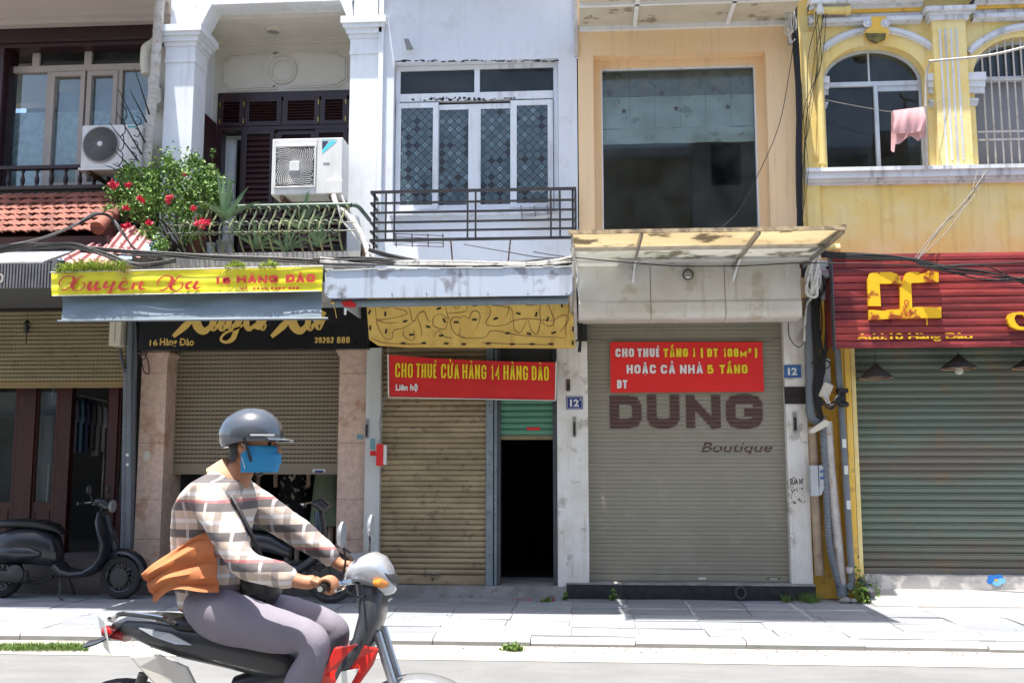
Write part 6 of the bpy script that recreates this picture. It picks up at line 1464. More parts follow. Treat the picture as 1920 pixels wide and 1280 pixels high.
strokes(am, lambda a, b: P(*Q(a, b), Yl_-.012), Yl_-.006, mat('orange_red_print', (.50,.10,.02), .5), ps, name='ampersand', k=(P(1700,560,Yl_).x-P(1600,560,Yl_).x)/600)
r = [(1735,640),(1745,600),(1790,578),(1830,572),(1880,568),(1920,572),(1960,600)]; r2 = [(1960,650),(1920,600),(1870,592),(1830,600),(1812,640),(1830,690),(1870,730),(1960,740),(1960,770),(1860,766),(1780,735),(1745,690)]
strip(r + r2, 'letter', Yl_)
poly([Q(822,640), Q(832,640), Q(838,715), Q(828,715)], Yl_+.01, .01, M_sigyellow, 'paint_drip')
# faded painted address: letter tops and shadows worn away
adr = lettering('Add:10 Hàng Dào', Rc(1606, 624, 1824, 640, YP_-.02), YP_-.020, M_sigyellow, ps, bold=.035, cuts=[(P(1715, 629, YP_).z, .022), (P(1715, 636, YP_).z, .008)], name='address_lettering')
# pendant lamps under the sign
def pendant(px_, py_top, py_rim, half, Y, lb, bulb):
    c = P(px_, py_rim, Y); top = P(px_, py_top, Y).z; r = (P(px_+half, py_rim, Y).x-c.x); t = thing('pendant_lamp', (c.x, Y, c.z), lb, 'lamp', 'pendant lamps under the plank sign'); h = top-c.z
    MB().lathe([(.012, h), (r*.45, h*.55), (r, 0), (r*.985, -.004), (r*.43, h*.5), (.010, h*.95)], (c.x, Y, c.z), seg=30, cap=False).build('shade', M_lampshade, t, smoothed=True)
    MB().lathe([(r*.975, .001), (r*.425, h*.49), (.012, h*.9)], (c.x, Y, c.z-.002), seg=30, cap=False).build('shade_lining', M_bamboo, t, smoothed=True)
    mb = MB()
    for k in range(5): rr = r*(.9-.17*k); mb.tube([Vector((c.x+rr*math.cos(R_(a)), Y+rr*math.sin(R_(a)), c.z+h*(.05+.085*2*k)*.95-.006)) for a in range(0, 361, 20)], .004, 4, cap=False)
    mb.build('bamboo_hoops', M_bamboo, t)
    MB().tube([(c.x, Y, c.z+h), (c.x, Y, zbt)], .004, 5).build('cord', M_cable, t)
    if bulb: MB().lathe([(.012,.05),(.03,.01),(.042,-.02),(.038,-.045),(.018,-.06),(.001,-.064)], (c.x, Y, c.z), seg=14).build('bulb', mat('frosted_bulb', (.55,.55,.52), .25), t, smoothed=True)
M_lampshade = mat('dark_bamboo_shade', (.055,.045,.042), .6, (.035,.03,.028), 30); M_bamboo = mat('tan_bamboo', (.62,.40,.22), .7, (.48,.30,.16), 30)
pendant(1643, 681, 709, 34, -.14, 'conical bamboo lamp without a visible bulb, left under the plank sign', False)
pendant(1798, 664, 691, 35, -.16, 'conical bamboo lamp with a white bulb, under the middle of the plank sign', True)
pendant(1930, 668, 690, 34, -.14, 'conical bamboo lamp cut by the right edge of the view', False)
# ground floor of 10
YU = .12
S10 = (P(1611, 865, YU).x-.02, XR-.5, P(1760, 1075, YU).z, P(1760, 640, YU).z)
s10, _ = shutter(H10, S10, YU, .0765, M_shut10, prof='step', bottom=.06, mbot=M_shut10)
Ya = .0; r = Rc(1581, 650, 1610, 1070, Ya)
MB().box(r[0], r[1], Ya, .5, PZ, r[3]+.1).box(r[0]+.05, r[1]-.05, Ya-.02, Ya-.0005, PZ, r[3]+.1).build('yellow_pillar', M_yellow_dk, H10)
MB().box(r[1]-.045, r[1]-.002, Ya-.022, Ya-.0007, PZ, r[3]+.1).build('pillar_edge', M_yellow, H10)
MB().box(x10+.02, r[0]-.001, .18, .5, PZ, zlow10).build('recess_wall', M_yellow_dk, H10)
MB().box(S10[0], XR, .2, .6, S10[3]-.02, zlow10).build('lintel', M_dark2, H10)
zs10 = S10[2]-.006; MB().box(r[1]+.002, XR, -.05, .6, PZ-.05, zs10).build('white_step', mat('whitewashed_step', (.55,.52,.48), .9, (.33,.32,.31), 3.5, .95, contrast=(.46,.54), bump=.3), H10)
MB().px([(-.40, PZ-.01), (-.40, PZ+.012), (-.30, PZ+.020), (-.0501, zs10-.135), (-.0501, PZ-.01)], r[1]+.002, XR).build('cement_apron', mat('cement_apron', (.42,.385,.345), .9, (.34,.31,.28), 4, bump=.3), H10)
fc = P(1868, 1087, -.056); M_fl1 = mat('blue_paint', (.03,.20,.62), .6); M_fl2 = mat('light_blue_paint', (.20,.50,.75), .6)
fw = thing('painted_flower', fc, 'small blue flower painted on the whitewashed step under the worn green shutter', 'painted flower')
for k in range(5):
    a = R_(72*k+60); c = Vector((fc.x+.055*math.cos(a), -.0535-.0004*k, fc.z+.034*math.sin(a))); MB().prism([c+Vector((.045*math.cos(t), 0, .028*math.sin(t))) for t in [R_(30*j) for j in range(12)]], (0,.002,0)).build('petal', M_fl1 if k < 3 else M_fl2, fw)
MB().prism([Vector((fc.x+.018*math.cos(R_(45*j)), -.0565, fc.z+.012*math.sin(R_(45*j)))) for j in range(8)], (0,.002,0)).build('flower_centre', M_sigyellow, fw)
# pipes, boxes and conduits in the gap between 12 and 10
def pipe(lb, m, pts, r, seg=12, nm='pipe', cat='pipe', sm=True):
    t = thing(nm, pts[-1], lb, cat); MB().tube(smooth(pts, 6), r, seg).build('pipe_run', m, t, smoothed=True); return t
g1 = pipe('thick grey plastic downpipe ending in an elbow behind the white pillar', M_pvc, [P(1516, 560, .02), P(1517, 640, .0), P(1519, 740, .0), P(1521, 780, -.02), P(1534, 790, -.02)], .048)
MB().lathe([(.054,-.03),(.056,.03)], P(1520, 768, .0), seg=16).build('coupling', M_pvc, g1)
pipe('tan clay-coloured pipe low down behind the small meter box', M_tanpipe, [P(1524, 800, .06), P(1530, 950, .06), P(1537, 1078, .06)], .048)
wp = pipe('dirty white downpipe with a grey foot in the corner left of the yellow pillar', M_whitepipe, [P(1551, 790, .0), P(1559, 900, .0), P(1571, 1020, .0), P(1576, 1070, .0), P(1581, 1120, -.03)], .052)
MB().lathe([(.06,0),(.062,.10),(.056,.12)], P(1580, 1117, -.03), seg=16).build('pipe_foot', M_pvc, wp)
gp_ = pipe('slim grey downpipe with paint smears running down the yellow pillar', M_pvc, [P(1570, 655, -.06), P(1580, 800, -.06), P(1590, 960, -.06), P(1597, 1080, -.06), P(1597, 1098, -.06)], .033)
for q in (830, 880, 945): p = P(1583+(q-830)*.07, q, -.09); MB().box(p.x-.02, p.x+.02, p.y-.008, p.y, p.z-.05, p.z+.04).build('paint_smear', M_platewhite, gp_)
MB().lathe([(.04,-.03),(.04,.03)], P(1594, 1068, -.06), seg=12).build('clamp', M_whitepipe, gp_)
MB().lathe([(.036,0),(.036,-.05),(.026,-.051)], P(1593, 1098, -.06), axis='y', seg=14).build('open_end', M_pvc, gp_)
t = thing('corrugated_conduit', P(1573, 1100, -.02), 'grey corrugated conduit curving down to the pavement in the gap', 'conduit'); n = 170
pth = smooth([P(1542, 790, -.04), P(1547, 880, -.04), P(1551, 960, -.04), P(1555, 1020, -.05), P(1563, 1060, -.06), P(1573, 1098, -.05)], 40)
MB().tube(pth, [.036 if i % 4 < 2 else .030 for i in range(len(pth))], 9).build('corrugated_tube', M_pvc, t)
t = thing('corrugated_conduit', P(1640, 1115, -.2), 'short black corrugated hose sticking out under the weeds beside the yellow pillar', 'conduit')
pth = smooth([P(1612, 1085, -.05), P(1624, 1098, -.12), P(1638, 1114, -.25)], 20); MB().tube(pth, [.032 if i % 4 < 2 else .026 for i in range(len(pth))], 9).build('corrugated_tube', M_pvcdark, t)
def boxy(lb, a, b, c_, d, Y, dep, m, nm='junction_box'):
    t = thing(nm, P((a+c_)/2, d, Y), lb, 'box'); MB().rbox(Rc(a, b, c_, d, Y), Y, Y+dep).build('box_body', m, t, bevel=.008); return t
t = boxy('grey-white cabinet with printed red figures beside the left end of the plank sign', 1536, 488, 1556, 520, -.25, .12, M_greybox)
lettering('0001815', Rc(1538, 507, 1554, 511, -.252), -.252, M_redprint, t, name='print'); MB().lathe([(.018,0),(.018,-.006)], P(1552, 502, -.25), axis='y', seg=12).build('round_port', M_iron, t)
boxy('small pale blue-grey box behind the coiled cables left of the plank sign', 1533, 528, 1550, 562, -.05, .08, M_greybox)
boxy('white junction box under the cable bundle left of the yellow pillar', 1531, 671, 1558, 734, .0, .12, M_greybox)
t = boxy('open yellowed electric box hanging askew in front of the cable bundle', 1534, 716, 1553, 745, -.1, .06, M_cream_plastic); t.rotation_euler = (0, R_(25), 0)
t = thing('meter_box', P(1533, 932, -.05), 'small white electricity meter box with blue stickers on the tan pipe', 'meter')
MB().rbox(Rc(1520, 872, 1535, 930, -.08), -.08, .04).build('box_body', M_greybox, t, bevel=.008); MB().rbox(Rc(1536, 872, 1547, 912, -.06), -.06, .04).prism([P(1536,912.2,-.06), P(1547,912.2,-.06), P(1540,928,-.06), P(1536,928,-.06)], (0,.1,0)).build('side_box', M_greybox, t)
for q in (881, 893): MB().rbox(Rc(1538, q, 1545, q+5, -.0605), -.0625, -.0608).build('blue_sticker', M_plateblue2, t)
t = thing('floodlight', P(1532, 812, -.2), 'dirty cream slim lamp tilted on its bracket beside the thick grey pipe', 'lamp')
MB().prism([P(1519,806,-.2), P(1548,786,-.2), P(1555,790,-.2), P(1553,798,-.2), P(1526,812,-.2), P(1520,812,-.2)], (0,.1,0)).build('lamp_housing', M_cream_plastic, t, bevel=.006); MB().tube([P(1540, 795, -.15), P(1548, 780, .0)], .012, 6).build('bracket', M_steelgrey, t)
t = thing('camera_bracket', P(1580, 755, -.1), 'black bracket with a small camera on the slim grey pipe', 'bracket')
MB().rbox(Rc(1572, 728, 1590, 736, -.14), -.16, -.02).rbox(Rc(1578, 737, 1585, 762, -.12), -.14, -.08).build('bracket_arm', M_iron, t); MB().lathe([(.02,-.05),(.028,-.04),(.028,.04),(.02,.05)], P(1582, 758, -.14), axis='x', seg=12).build('camera_body', M_iron, t, smoothed=True)
# weeds
rnd = random.Random(21)
def weed(c, n, r, h, label, grassy=False, m=None):
    mb = MB()
    for k in range(n):
        p = c + Vector((rnd.gauss(0, r*.4), rnd.gauss(0, r*.25), 0))
        if grassy: blade(mb, p, h*rnd.uniform(.5, 1.1), rnd, .35, .003)
        else:
            q = p + Vector((0, 0, abs(rnd.gauss(0, h*.45)))); leaf(mb, q, rnd.uniform(.02, .05), rnd, .8)
    o = mb.build('weed', m or M_leafbright, None, kind='stuff'); tag(o, label, 'weed'); return o
M_leafbright = mat('fresh_weed_green', (.12,.20,.03), .6, (.06,.12,.02), 20, .8)
zz_ = PZ+.002
def gpt(px_, py_, z=None):
    d = _M @ Vector(((px_-960)/FPX, (640-py_)/FPX, -1.0)); q = CAM + d*(((zz_ if z is None else z)-CAM.z)/d.z)
    if z is None and q.y > -.13: q = Vector((P(px_, py_, -.13).x, -.13, zz_))
    return q
weed(gpt(1628, 1116), 340, .17, .24, 'leafy weed growing over the black hose beside the yellow pillar')
weed(gpt(1610, 1117), 90, .07, .36, 'taller weed stems against the foot of the yellow pillar')
weed(gpt(962, 1218, .01), 200, .10, .05, 'green weed tuft in the kerb joint in the middle of the street edge')
weed(gpt(1150, 1116), 40, .05, .10, 'small sprout at the foot of the black plinth near the whitewashed pillar')
weed(gpt(1025, 1128), 50, .08, .05, 'low weeds in the broken slab in front of the dark doorway')
weed(gpt(1475, 1124), 60, .07, .10, 'thin grass tuft at the black plinth right of the rubber ring', True)
weed(gpt(1520, 1126), 160, .13, .13, 'straggling grass at the right end of the black plinth', True)
weed(gpt(1060, 1122), 36, .03, .10, 'tiny weed in the joint between the concrete step and black plinth')
mb = MB()
for k in range(4200):
    c = gpt(rnd.uniform(-190, 165), 1215+rnd.uniform(-4, 5), .01); (blade(mb, c, rnd.uniform(.03, .075), rnd, .4, .003) if rnd.random() < .7 else leaf(mb, c+Vector((0,0,.02)), .022, rnd))
tag(mb.build('grass', M_leafbright, None), 'strip of short grass along the kerb at the left edge', 'grass', kind='stuff')
mb = MB()
for k in range(16): c = gpt(rnd.uniform(955, 1040), rnd.uniform(1122, 1128)); leaf(mb, c+Vector((0,0,.01)), .03, rnd, .9)
tag(mb.build('petals', M_flower, None), 'fallen pink petals in front of the dark doorway', 'petals', kind='stuff')
for a, b, r, lb in ((1586, 1100, .05, 'pale broken stone at the foot of the white downpipe'), (1600, 1104, .04, 'smaller pale stone beside the grey pipe end'), (1578, 1108, .035, 'brownish stone chip in front of the white downpipe foot')):
    c = gpt(a, b+4); o = MB().lathe([(r*.7,0),(r,r*.4),(r*.8,r*.9),(r*.3,r*1.1)], c, seg=7).build('stone', M_joint if r < .036 else M_kerb, None); tag(o, lb, 'stone')
for a, b, lb in ((306, 1172, 'white paper litter lying flat on the paving'),): pass
# ------------------------------------------------------------------ cables
def cable(name, lb, ptsl, m=M_cable, r=.008, cat='cable', sm=True, group=None):
    t = thing(name, ptsl[0][0], lb, cat, group)
    for pts in ptsl: MB().tube(smooth(pts, 6) if sm else pts, r*random.uniform(.75, 1.25), 6).build('strand', m, t)
    return t
rn = random.Random(31); J = lambda s: rn.uniform(-s, s)
cable('cable_bundle', 'bundle of black cables sweeping over the low zinc roof at the far left', [[P(-60, 478+J(9), -1.2), P(40, 462+J(7), -1.3), P(100, 461+J(5), -1.35), P(150, 463+J(5), -1.4), P(200, 478+J(5), -1.5), P(260, 497+J(4), -1.55), P(330, 490+J(6), -1.5)] for _ in range(11)], r=.006)
cable('cable_bundle', 'long black cables running along above the yellow banner to the iron balcony', [[P(150, 466+J(6), -1.4), P(260, 476+J(6), -1.4), P(400, 483+J(5), -1.3), P(560, 489+J(5), -1.2), P(660, 492+J(5), -1.1), P(760, 494+J(5), -1.3)] for _ in range(9)], r=.008)
cable('cable_bundle', 'pale grey wires rising across the tiled roof to its hip', [[P(-30, 468+J(4), -1.2), P(60, 452+J(3), -1.2), P(130, 425+J(4), -1.25), P(175, 402+J(3), -1.1), P(205, 405+J(4), -1.1), P(225, 430+J(5), -1.1)] for _ in range(4)], m=M_cablegrey, r=.005)
cable('cable_bundle', 'black wires looping from the tiled roof hip down past the pink sheet', [[P(40, 470, -1.2), P(150, 418+J(4), -1.2), P(195, 402+J(4), -1.15), P(225, 430+J(8), -1.1), P(262, 478+J(8), -1.3), P(330, 492, -1.4)] for _ in range(3)], r=.005)
cable('cable_bundle', 'tangle of thin wires lying along the top of the pale blue canopy', [[P(600+J(15), 487+J(5), -1.4), P(700, 488+J(7), -1.5), P(800+J(30), 493+J(6), -1.5), P(900, 497+J(4), -1.5), P(980+J(20), 495+J(6), -1.5), P(1072, 490+J(9), -1.4)] for _ in range(14)], m=M_cable, r=.006)
cable('cable_bundle', 'whitish wires among the tangle on the pale blue canopy', [[P(600, 487+J(5), -1.42), P(720, 492+J(5), -1.5), P(860, 494+J(5), -1.52), P(1000, 492+J(6), -1.5), P(1072, 486+J(7), -1.4)] for _ in range(7)], m=M_cablewhite, r=.006)
cable('cable_bundle', 'thick black cables fanning down from the foot of the lagged pipe onto the canopy', [[P(692, 468+J(3), -.7), P(725, 478+J(4), -.9), P(775+J(10), 490+J(3), -1.3)] for _ in range(7)], r=.011)
cable('cable_bundle', 'thick black cables converging at the right end of the pale blue canopy', [[P(985+J(12), 495+J(3), -1.45), P(1030, 491+J(2), -1.4), P(1074, 484+J(4), -1.35)] for _ in range(8)], r=.010)
cable('overhead_cable', 'thin black cable running across the off-white shutter housing to the plank sign', [[P(1000, 472, -.9), P(1060, 481, -.9), P(1200, 494, -.9), P(1290, 499, -.9), P(1400, 498, -.9), P(1500, 493, -.9), P(1640, 495, -.9), P(1760, 499, -.9), P(1950, 490, -.9)]], r=.006)
cable('overhead_cable', 'thin black cable slanting across the wall below the iron balcony', [[P(870, 458, -.4), P(950, 472, -.5), P(1010, 482, -.8), P(1070, 484, -1.0)]], r=.005)
cable('cable_bundle', 'loose black wires along the top edge of the plank sign and down to its right', [[P(1540, 478+J(4), -.45), P(1640, 482+J(5), -.48), P(1710, 488+J(4), -.52), P(1760+J(20), 500+J(4), -.56), P(1850, 512+J(14), -.6), P(1950, 528+J(25), -.7)] for _ in range(9)], r=.007)
cable('cable_bundle', 'tied black cables lying on the top left corner of the plank sign', [[P(1535, 474+J(4), -.45), P(1600, 478+J(4), -.46), P(1660, 482+J(4), -.47), P(1720, 488+J(3), -.48)] for _ in range(9)], r=.009)
cable('drop_wire', 'thin wires dropping from the white sill ledge to the plank sign', [[P(1840+J(12), 318, -.18), P(1815+J(10), 370+J(6), -.3), P(1770+J(10), 430+J(6), -.42), P(1715+J(8), 486, -.47)] for _ in range(4)], m=M_cablegrey, r=.004)
cable('drop_wire', 'long thin black wire hanging in an arc beside the large dusty window', [[P(1492, 20, -.3), P(1484, 110, -.35), P(1462, 230, -.4), P(1425, 320, -.5), P(1385, 395, -.7), P(1350, 428, -1.0)]], r=.005)
cable('cable_bundle', 'thick black cable bundle climbing between the apricot and yellow houses', [[P(1490+J(5), -40, -.12), P(1492+J(5), 60, -.12), P(1497+J(5), 180, -.12), P(1499+J(5), 300, -.12), P(1500+J(5), 420, -.12), P(1512+J(8), 520, -.12)] for _ in range(12)], r=.014)
cable('cable_bundle', 'thin tangled wires beside the climbing bundle on the yellow wall', [[P(1540+J(12), 20+J(10), -.15), P(1528+J(12), 120+J(20), -.15), P(1512+J(10), 220+J(20), -.15), P(1508+J(8), 320+J(20), -.15), P(1504+J(6), 420, -.15)] for _ in range(6)], r=.0035)
cable('cable_bundle', 'knot of white wires at the top of the climbing bundle', [[P(1478+J(6), 10+J(20), -.2), P(1484+J(10), 40+J(14), -.22), P(1476+J(8), 70+J(14), -.2), P(1488+J(8), 60+J(20), -.2)] for _ in range(6)], m=M_cablewhite, r=.009)
cable('cable_bundle', 'white looped hoses hanging beside the right end of the shutter housing', [[P(1540+J(12), 450+J(6), -.5), P(1530+J(10), 480+J(8), -.5), P(1515+J(8), 530+J(16), -.42), P(1524+J(8), 548+J(8), -.4), P(1532+J(6), 520+J(10), -.42), P(1525+J(10), 490+J(8), -.45)] for _ in range(6)] + [[P(1535, 480, -.4), P(1538, 530, -.36), P(1522, 558, -.3), P(1512, 575, -.2), P(1508, 640, -.1)] for _ in range(2)], m=M_cablewhite, r=.014)
cable('cable_coil', 'coil of black cable hanging above the gap left of the plank sign', [[P(1532+14*math.cos(R_(a))+J(2), 535+20*math.sin(R_(a))+J(2), -.3+J(.04)) for a in range(0, 361, 30)] for _ in range(9)], r=.009)
cable('cable_bundle', 'dense black cables running down the gap beside the thick grey pipe', [[P(1524+J(8), 500, -.08), P(1532+J(10), 600+J(10), -.06), P(1538+J(10), 680+J(10), -.05), P(1533+J(8), 740+J(8), -.06), P(1540+J(8), 800, -.05)] for _ in range(14)] + [[P(1556+J(4), 560, -.05), P(1550+J(6), 640, -.05), P(1540+J(6), 700, -.05), P(1536+J(5), 760, -.05)] for _ in range(5)], r=.010)
cable('cable_loop', 'black wire loop drooping over the top of the white pillar', [[P(1478, 597, .0), P(1480, 630, -.0), P(1492, 648, -.02), P(1504, 646, -.05), P(1512, 610, -.1)], [P(1540, 672, -.12), P(1556, 680, -.14), P(1550, 690, -.14), P(1530, 680, -.12), P(1520, 682, -.1)]], r=.006)
cable('cable_bundle', 'wires twisted around the black bracket beside the open electric box', [[P(1540, 750+J(6), -.15), P(1560+J(5), 762+J(8), -.18), P(1575, 745+J(10), -.15), P(1585+J(4), 760, -.12)] for _ in range(5)] , r=.008)
cable('cable_bundle', 'white wires hanging out of the open electric box', [[P(1545, 730, -.16), P(1552+J(4), 752+J(4), -.18), P(1562+J(4), 758+J(3), -.17), P(1570, 742, -.14)] for _ in range(3)], m=M_cablewhite, r=.007)
cable('cable_bundle', 'thin wires in the narrow seam between the yellow board and the wide shutter', [[P(1076+J(3), 500, -.1), P(1084+J(4), 560+J(10), -.1), P(1088+J(5), 620+J(8), -.06), P(1086+J(3), 660, -.04)] for _ in range(5)], r=.006)
cable('cable_bundle', 'whitish lead along the edge of the pale blue canopy', [[P(1076, 440, -1.0), P(1078, 480, -.9), P(1084, 520, -.6), P(1076, 545, -.5)]], m=M_cablewhite, r=.016)
# ------------------------------------------------------------------ parked scooter
def loft(path, secs, seg=18):
    """smooth body from closed cross-sections: path of centres, (half width, half height) pairs, sections in the plane across x"""
    mb = MB(); n = len(path); vs = []
    for (x, y, z), (w, h) in zip(path, secs):
        for k in range(seg):
            a = 2*math.pi*k/seg; ca, sa = math.cos(a), math.sin(a)
            vs.append((x, y + w*math.copysign(abs(ca)**.8, ca), z + h*math.copysign(abs(sa)**.8, sa)))
    fs = [(i*seg+k, i*seg+(k+1) % seg, (i+1)*seg+(k+1) % seg, (i+1)*seg+k) for i in range(n-1) for k in range(seg)]
    fs += [tuple(range(seg)), tuple(range((n-1)*seg, n*seg))]
    return mb.add(vs, fs)
def loft_path(path, secs, seg=16):   # sections across the path, in the xz plane: w = across (y), t = thickness
    mb = MB(); n = len(path); vs = []
    for i, (x, y, z) in enumerate(path):
        p0 = Vector(path[max(i-1, 0)]); p1 = Vector(path[min(i+1, n-1)]); t = (p1-p0).normalized(); nn = Vector((-t.z, 0, t.x)); w, h = secs[i]
        for k in range(seg):
            a = 2*math.pi*k/seg; ca, sa = math.cos(a), math.sin(a)
            vs.append(Vector((x, y, z)) + Vector((0, 1, 0))*w*math.copysign(abs(ca)**.75, ca) + nn*h*math.copysign(abs(sa)**.75, sa))
    fs = [(i*seg+k, i*seg+(k+1) % seg, (i+1)*seg+(k+1) % seg, (i+1)*seg+k) for i in range(n-1) for k in range(seg)]
    fs += [tuple(range(seg)), tuple(range((n-1)*seg, n*seg))]
    return mb.add(vs, fs)
M_scoot = mat('matt_black_paint', (.014,.016,.020), .32, (.018,.020,.024), 3, coat=.25); M_tyre = mat('tyre_rubber', (.016,.016,.017), .8, (.03,.028,.026), 10)
M_chrome = mat('chrome', (.6,.6,.6), .12, metal=1.0); M_seat = mat('black_vinyl', (.010,.010,.011), .45); M_engine = mat('dark_engine_metal', (.05,.05,.05), .5, metal=.5)
M_rim = mat('gloss_black_rim', (.012,.012,.013), .25, coat=.5)
def wheel(par, c, r, wd, spokes=12, m_rim=M_rim, nm='wheel', disc=True):
    c = Vector(c); rt = wd*.5
    ty = MB().lathe([(r-rt*1.35,-wd*.42),(r-rt*.75,-wd*.5),(r-rt*.25,-wd*.42),(r-.004,-wd*.2),(r,0),(r-.004,wd*.2),(r-rt*.25,wd*.42),(r-rt*.75,wd*.5),(r-rt*1.35,wd*.42)], c, axis='y', seg=40, cap=False).build(nm, M_tyre, par, smoothed=True)
    mb = MB().lathe([(r-rt*1.32,-wd*.40),(r-rt*1.5,-wd*.36),(r-rt*1.6,-wd*.1),(r-rt*1.6,wd*.1),(r-rt*1.5,wd*.36),(r-rt*1.32,wd*.40)], c, axis='y', seg=40, cap=False)
    mb.lathe([(.035,-wd*.45),(.04,-.02),(.04,.02),(.035,wd*.45)], c, axis='y', seg=16)
    for k in range(spokes):
        a = 2*math.pi*k/spokes; a2 = a+.22; q0 = c+Vector((.035*math.cos(a),-.012,.035*math.sin(a))); q1 = c+Vector(((r-rt*1.5)*math.cos(a2),-wd*.22,(r-rt*1.5)*math.sin(a2)))
        mb.tube([q0, q1], [.012,.008], 5)
    mb.build('rim', m_rim, ty, smoothed=True, angle=35)
    if disc: MB().lathe([(.03,0),(r*.42,0),(r*.42,.005),(.03,.005)], c+Vector((0,-wd*.62,0)), axis='y', seg=28).build('brake_disc', M_engine, ty)
    return ty
YSc = -.34
fw_c = P(228, 1083, YSc); sx0 = fw_c.x; G0 = PZ
S = thing('scooter', (sx0-.65, YSc, PZ), 'matt black scooter parked on the pavement in front of the leftmost shop', 'scooter')
wheel(S, (sx0, YSc, G0+.225), .225, .11, 14); wheel(S, (sx0-1.30, YSc, G0+.225), .225, .12, 12)
o = lambda x, z: (sx0+x, YSc, G0+z)
# front fender
n = 16; mb = MB(); vs = []
for i in range(n+1):
    a = R_(-5+150*i/n); r0 = .275+.012*math.sin(i/n*3.14)
    for k in range(9):
        b = R_(-90+180*k/8); w = .085*math.sin(b)*(1-.35*abs(i/n-.45)**1.5*2); d = -.05*(1-math.cos(b))
        vs.append((sx0+(r0+d)*math.cos(a), YSc+w, G0+.235+(r0+d)*math.sin(a)))
mb.add(vs, [(i*9+k, i*9+k+1, (i+1)*9+k+1, (i+1)*9+k) for i in range(n) for k in range(8)]); mb.build('front_fender', M_scoot, S, smoothed=True)
# leg shield, floor, body
loft_path([o(-.26,.90), o(-.235,.80), o(-.19,.68), o(-.15,.56), o(-.17,.44), o(-.25,.33), o(-.36,.27), o(-.50,.255), o(-.62,.27), o(-.70,.34)],
          [(.06,.03),(.15,.035),(.20,.032),(.20,.035),(.18,.045),(.16,.05),(.15,.045),(.15,.045),(.14,.05),(.13,.05)]).build('leg_shield', M_scoot, S, smoothed=True)
loft([o(-.68,.45), o(-.74,.50), o(-.88,.54), o(-1.05,.55), o(-1.22,.53), o(-1.38,.50), o(-1.50,.47), o(-1.56,.46)], [(.09,.10),(.14,.17),(.19,.20),(.205,.20),(.20,.19),(.16,.15),(.10,.10),(.03,.03)], 24).build('rear_body', M_scoot, S, smoothed=True)
loft([o(-.80,.47), o(-.90,.48), o(-1.05,.48), o(-1.20,.48), o(-1.30,.48)], [(.20,.03),(.222,.10),(.235,.12),(.225,.10),(.20,.03)], 20).build('side_cowl', M_scoot, S, smoothed=True)
loft([o(-.66,.68), o(-.74,.73), o(-.90,.765), o(-1.10,.775), o(-1.30,.77), o(-1.42,.73)], [(.06,.02),(.12,.04),(.15,.05),(.16,.05),(.13,.045),(.05,.015)], 20).build('seat', M_seat, S, smoothed=True)
MB().tube([o(-.02,.30), o(-.20,.86)], .035, 12).tube([o(0,.225), o(-.05,.42)], .028, 8).build('steering_column', M_scoot, S, smoothed=True)
loft_path([o(-.17,.94), o(-.22,.99), o(-.28,1.00), o(-.34,.97)], [(.05,.05),(.09,.055),(.08,.05),(.03,.02)]).build('headset', M_scoot, S, smoothed=True)
hb_ = MB(); 
for s_ in (-1, 1): hb_.tube(smooth([(sx0-.24, YSc, G0+.98), (sx0-.27, YSc+s_*.17, G0+1.0), (sx0-.33, YSc+s_*.34, G0+.995)]), .012, 8)
hb_.build('handlebar', M_chrome, S, smoothed=True)
for s_ in (-1, 1):
    MB().tube([(sx0-.30, YSc+s_*.24, G0+1.0), (sx0-.335, YSc+s_*.36, G0+.995)], .018, 10).build('grip', M_seat, S, smoothed=True)
    MB().tube([(sx0-.25, YSc+s_*.20, G0+1.0), (sx0-.23, YSc+s_*.30, G0+1.005), (sx0-.27, YSc+s_*.35, G0+1.0)], .006, 6).build('brake_lever', M_chrome, S)
    MB().tube([(sx0-.27, YSc+s_*.17, G0+1.0), (sx0-.29, YSc+s_*.21, G0+1.10)], .005, 6).build('mirror_stem', M_iron, S)
    MB().lathe([(.001,-.008),(.045,-.006),(.05,.004),(.04,.008)], (sx0-.29, YSc+s_*.22, G0+1.13), axis='x', seg=16).build('mirror', M_scoot, S)
MB().lathe([(.06,0),(.07,.02),(.06,.035),(.02,.045)], (sx0-.155, YSc, G0+.955), axis='x', seg=20).build('headlight', mat('dark_lens', (.2,.2,.2), .1), S, smoothed=True)
MB().lathe([(.04,-.02),(.085,-.03),(.09,-.055),(.05,-.07),(.02,-.075)], (sx0-1.05, YSc-.15, G0+.27), axis='y', seg=24).build('clutch_cover', M_engine, S, smoothed=True)
MB().box(sx0-1.35, sx0-.95, YSc-.16, YSc-.08, G0+.17, G0+.30).build('engine_case', M_engine, S, bevel=.03)
MB().tube(smooth([o(-.75,.22), o(-.95,.16), o(-1.3,.20), o(-1.6,.26)]), [.02]*18+[.045], 10).build('exhaust', M_engine, S, smoothed=True)
MB().tube([(sx0-.62, YSc-.08, G0+.22), (sx0-.58, YSc-.16, G0+.02), (sx0-.52, YSc-.18, G0+.003)], .01, 6).tube([(sx0-.62, YSc+.08, G0+.22), (sx0-.58, YSc+.16, G0+.02)], .01, 6).build('centre_stand', M_engine, S)
MB().tube([o(-.155,.66), o(-.10,.52)], .008, 6).build('front_trim', M_chrome, S); MB().box(sx0-.12, sx0-.085, YSc-.04, YSc+.04, G0+.60, G0+.68).build('front_badge', M_scoot, S)
loft([o(-1.56,.52), o(-1.60,.52)], [(.05,.05),(.03,.03)]).build('tail_light', mat('red_lens', (.35,.01,.01), .2), S)
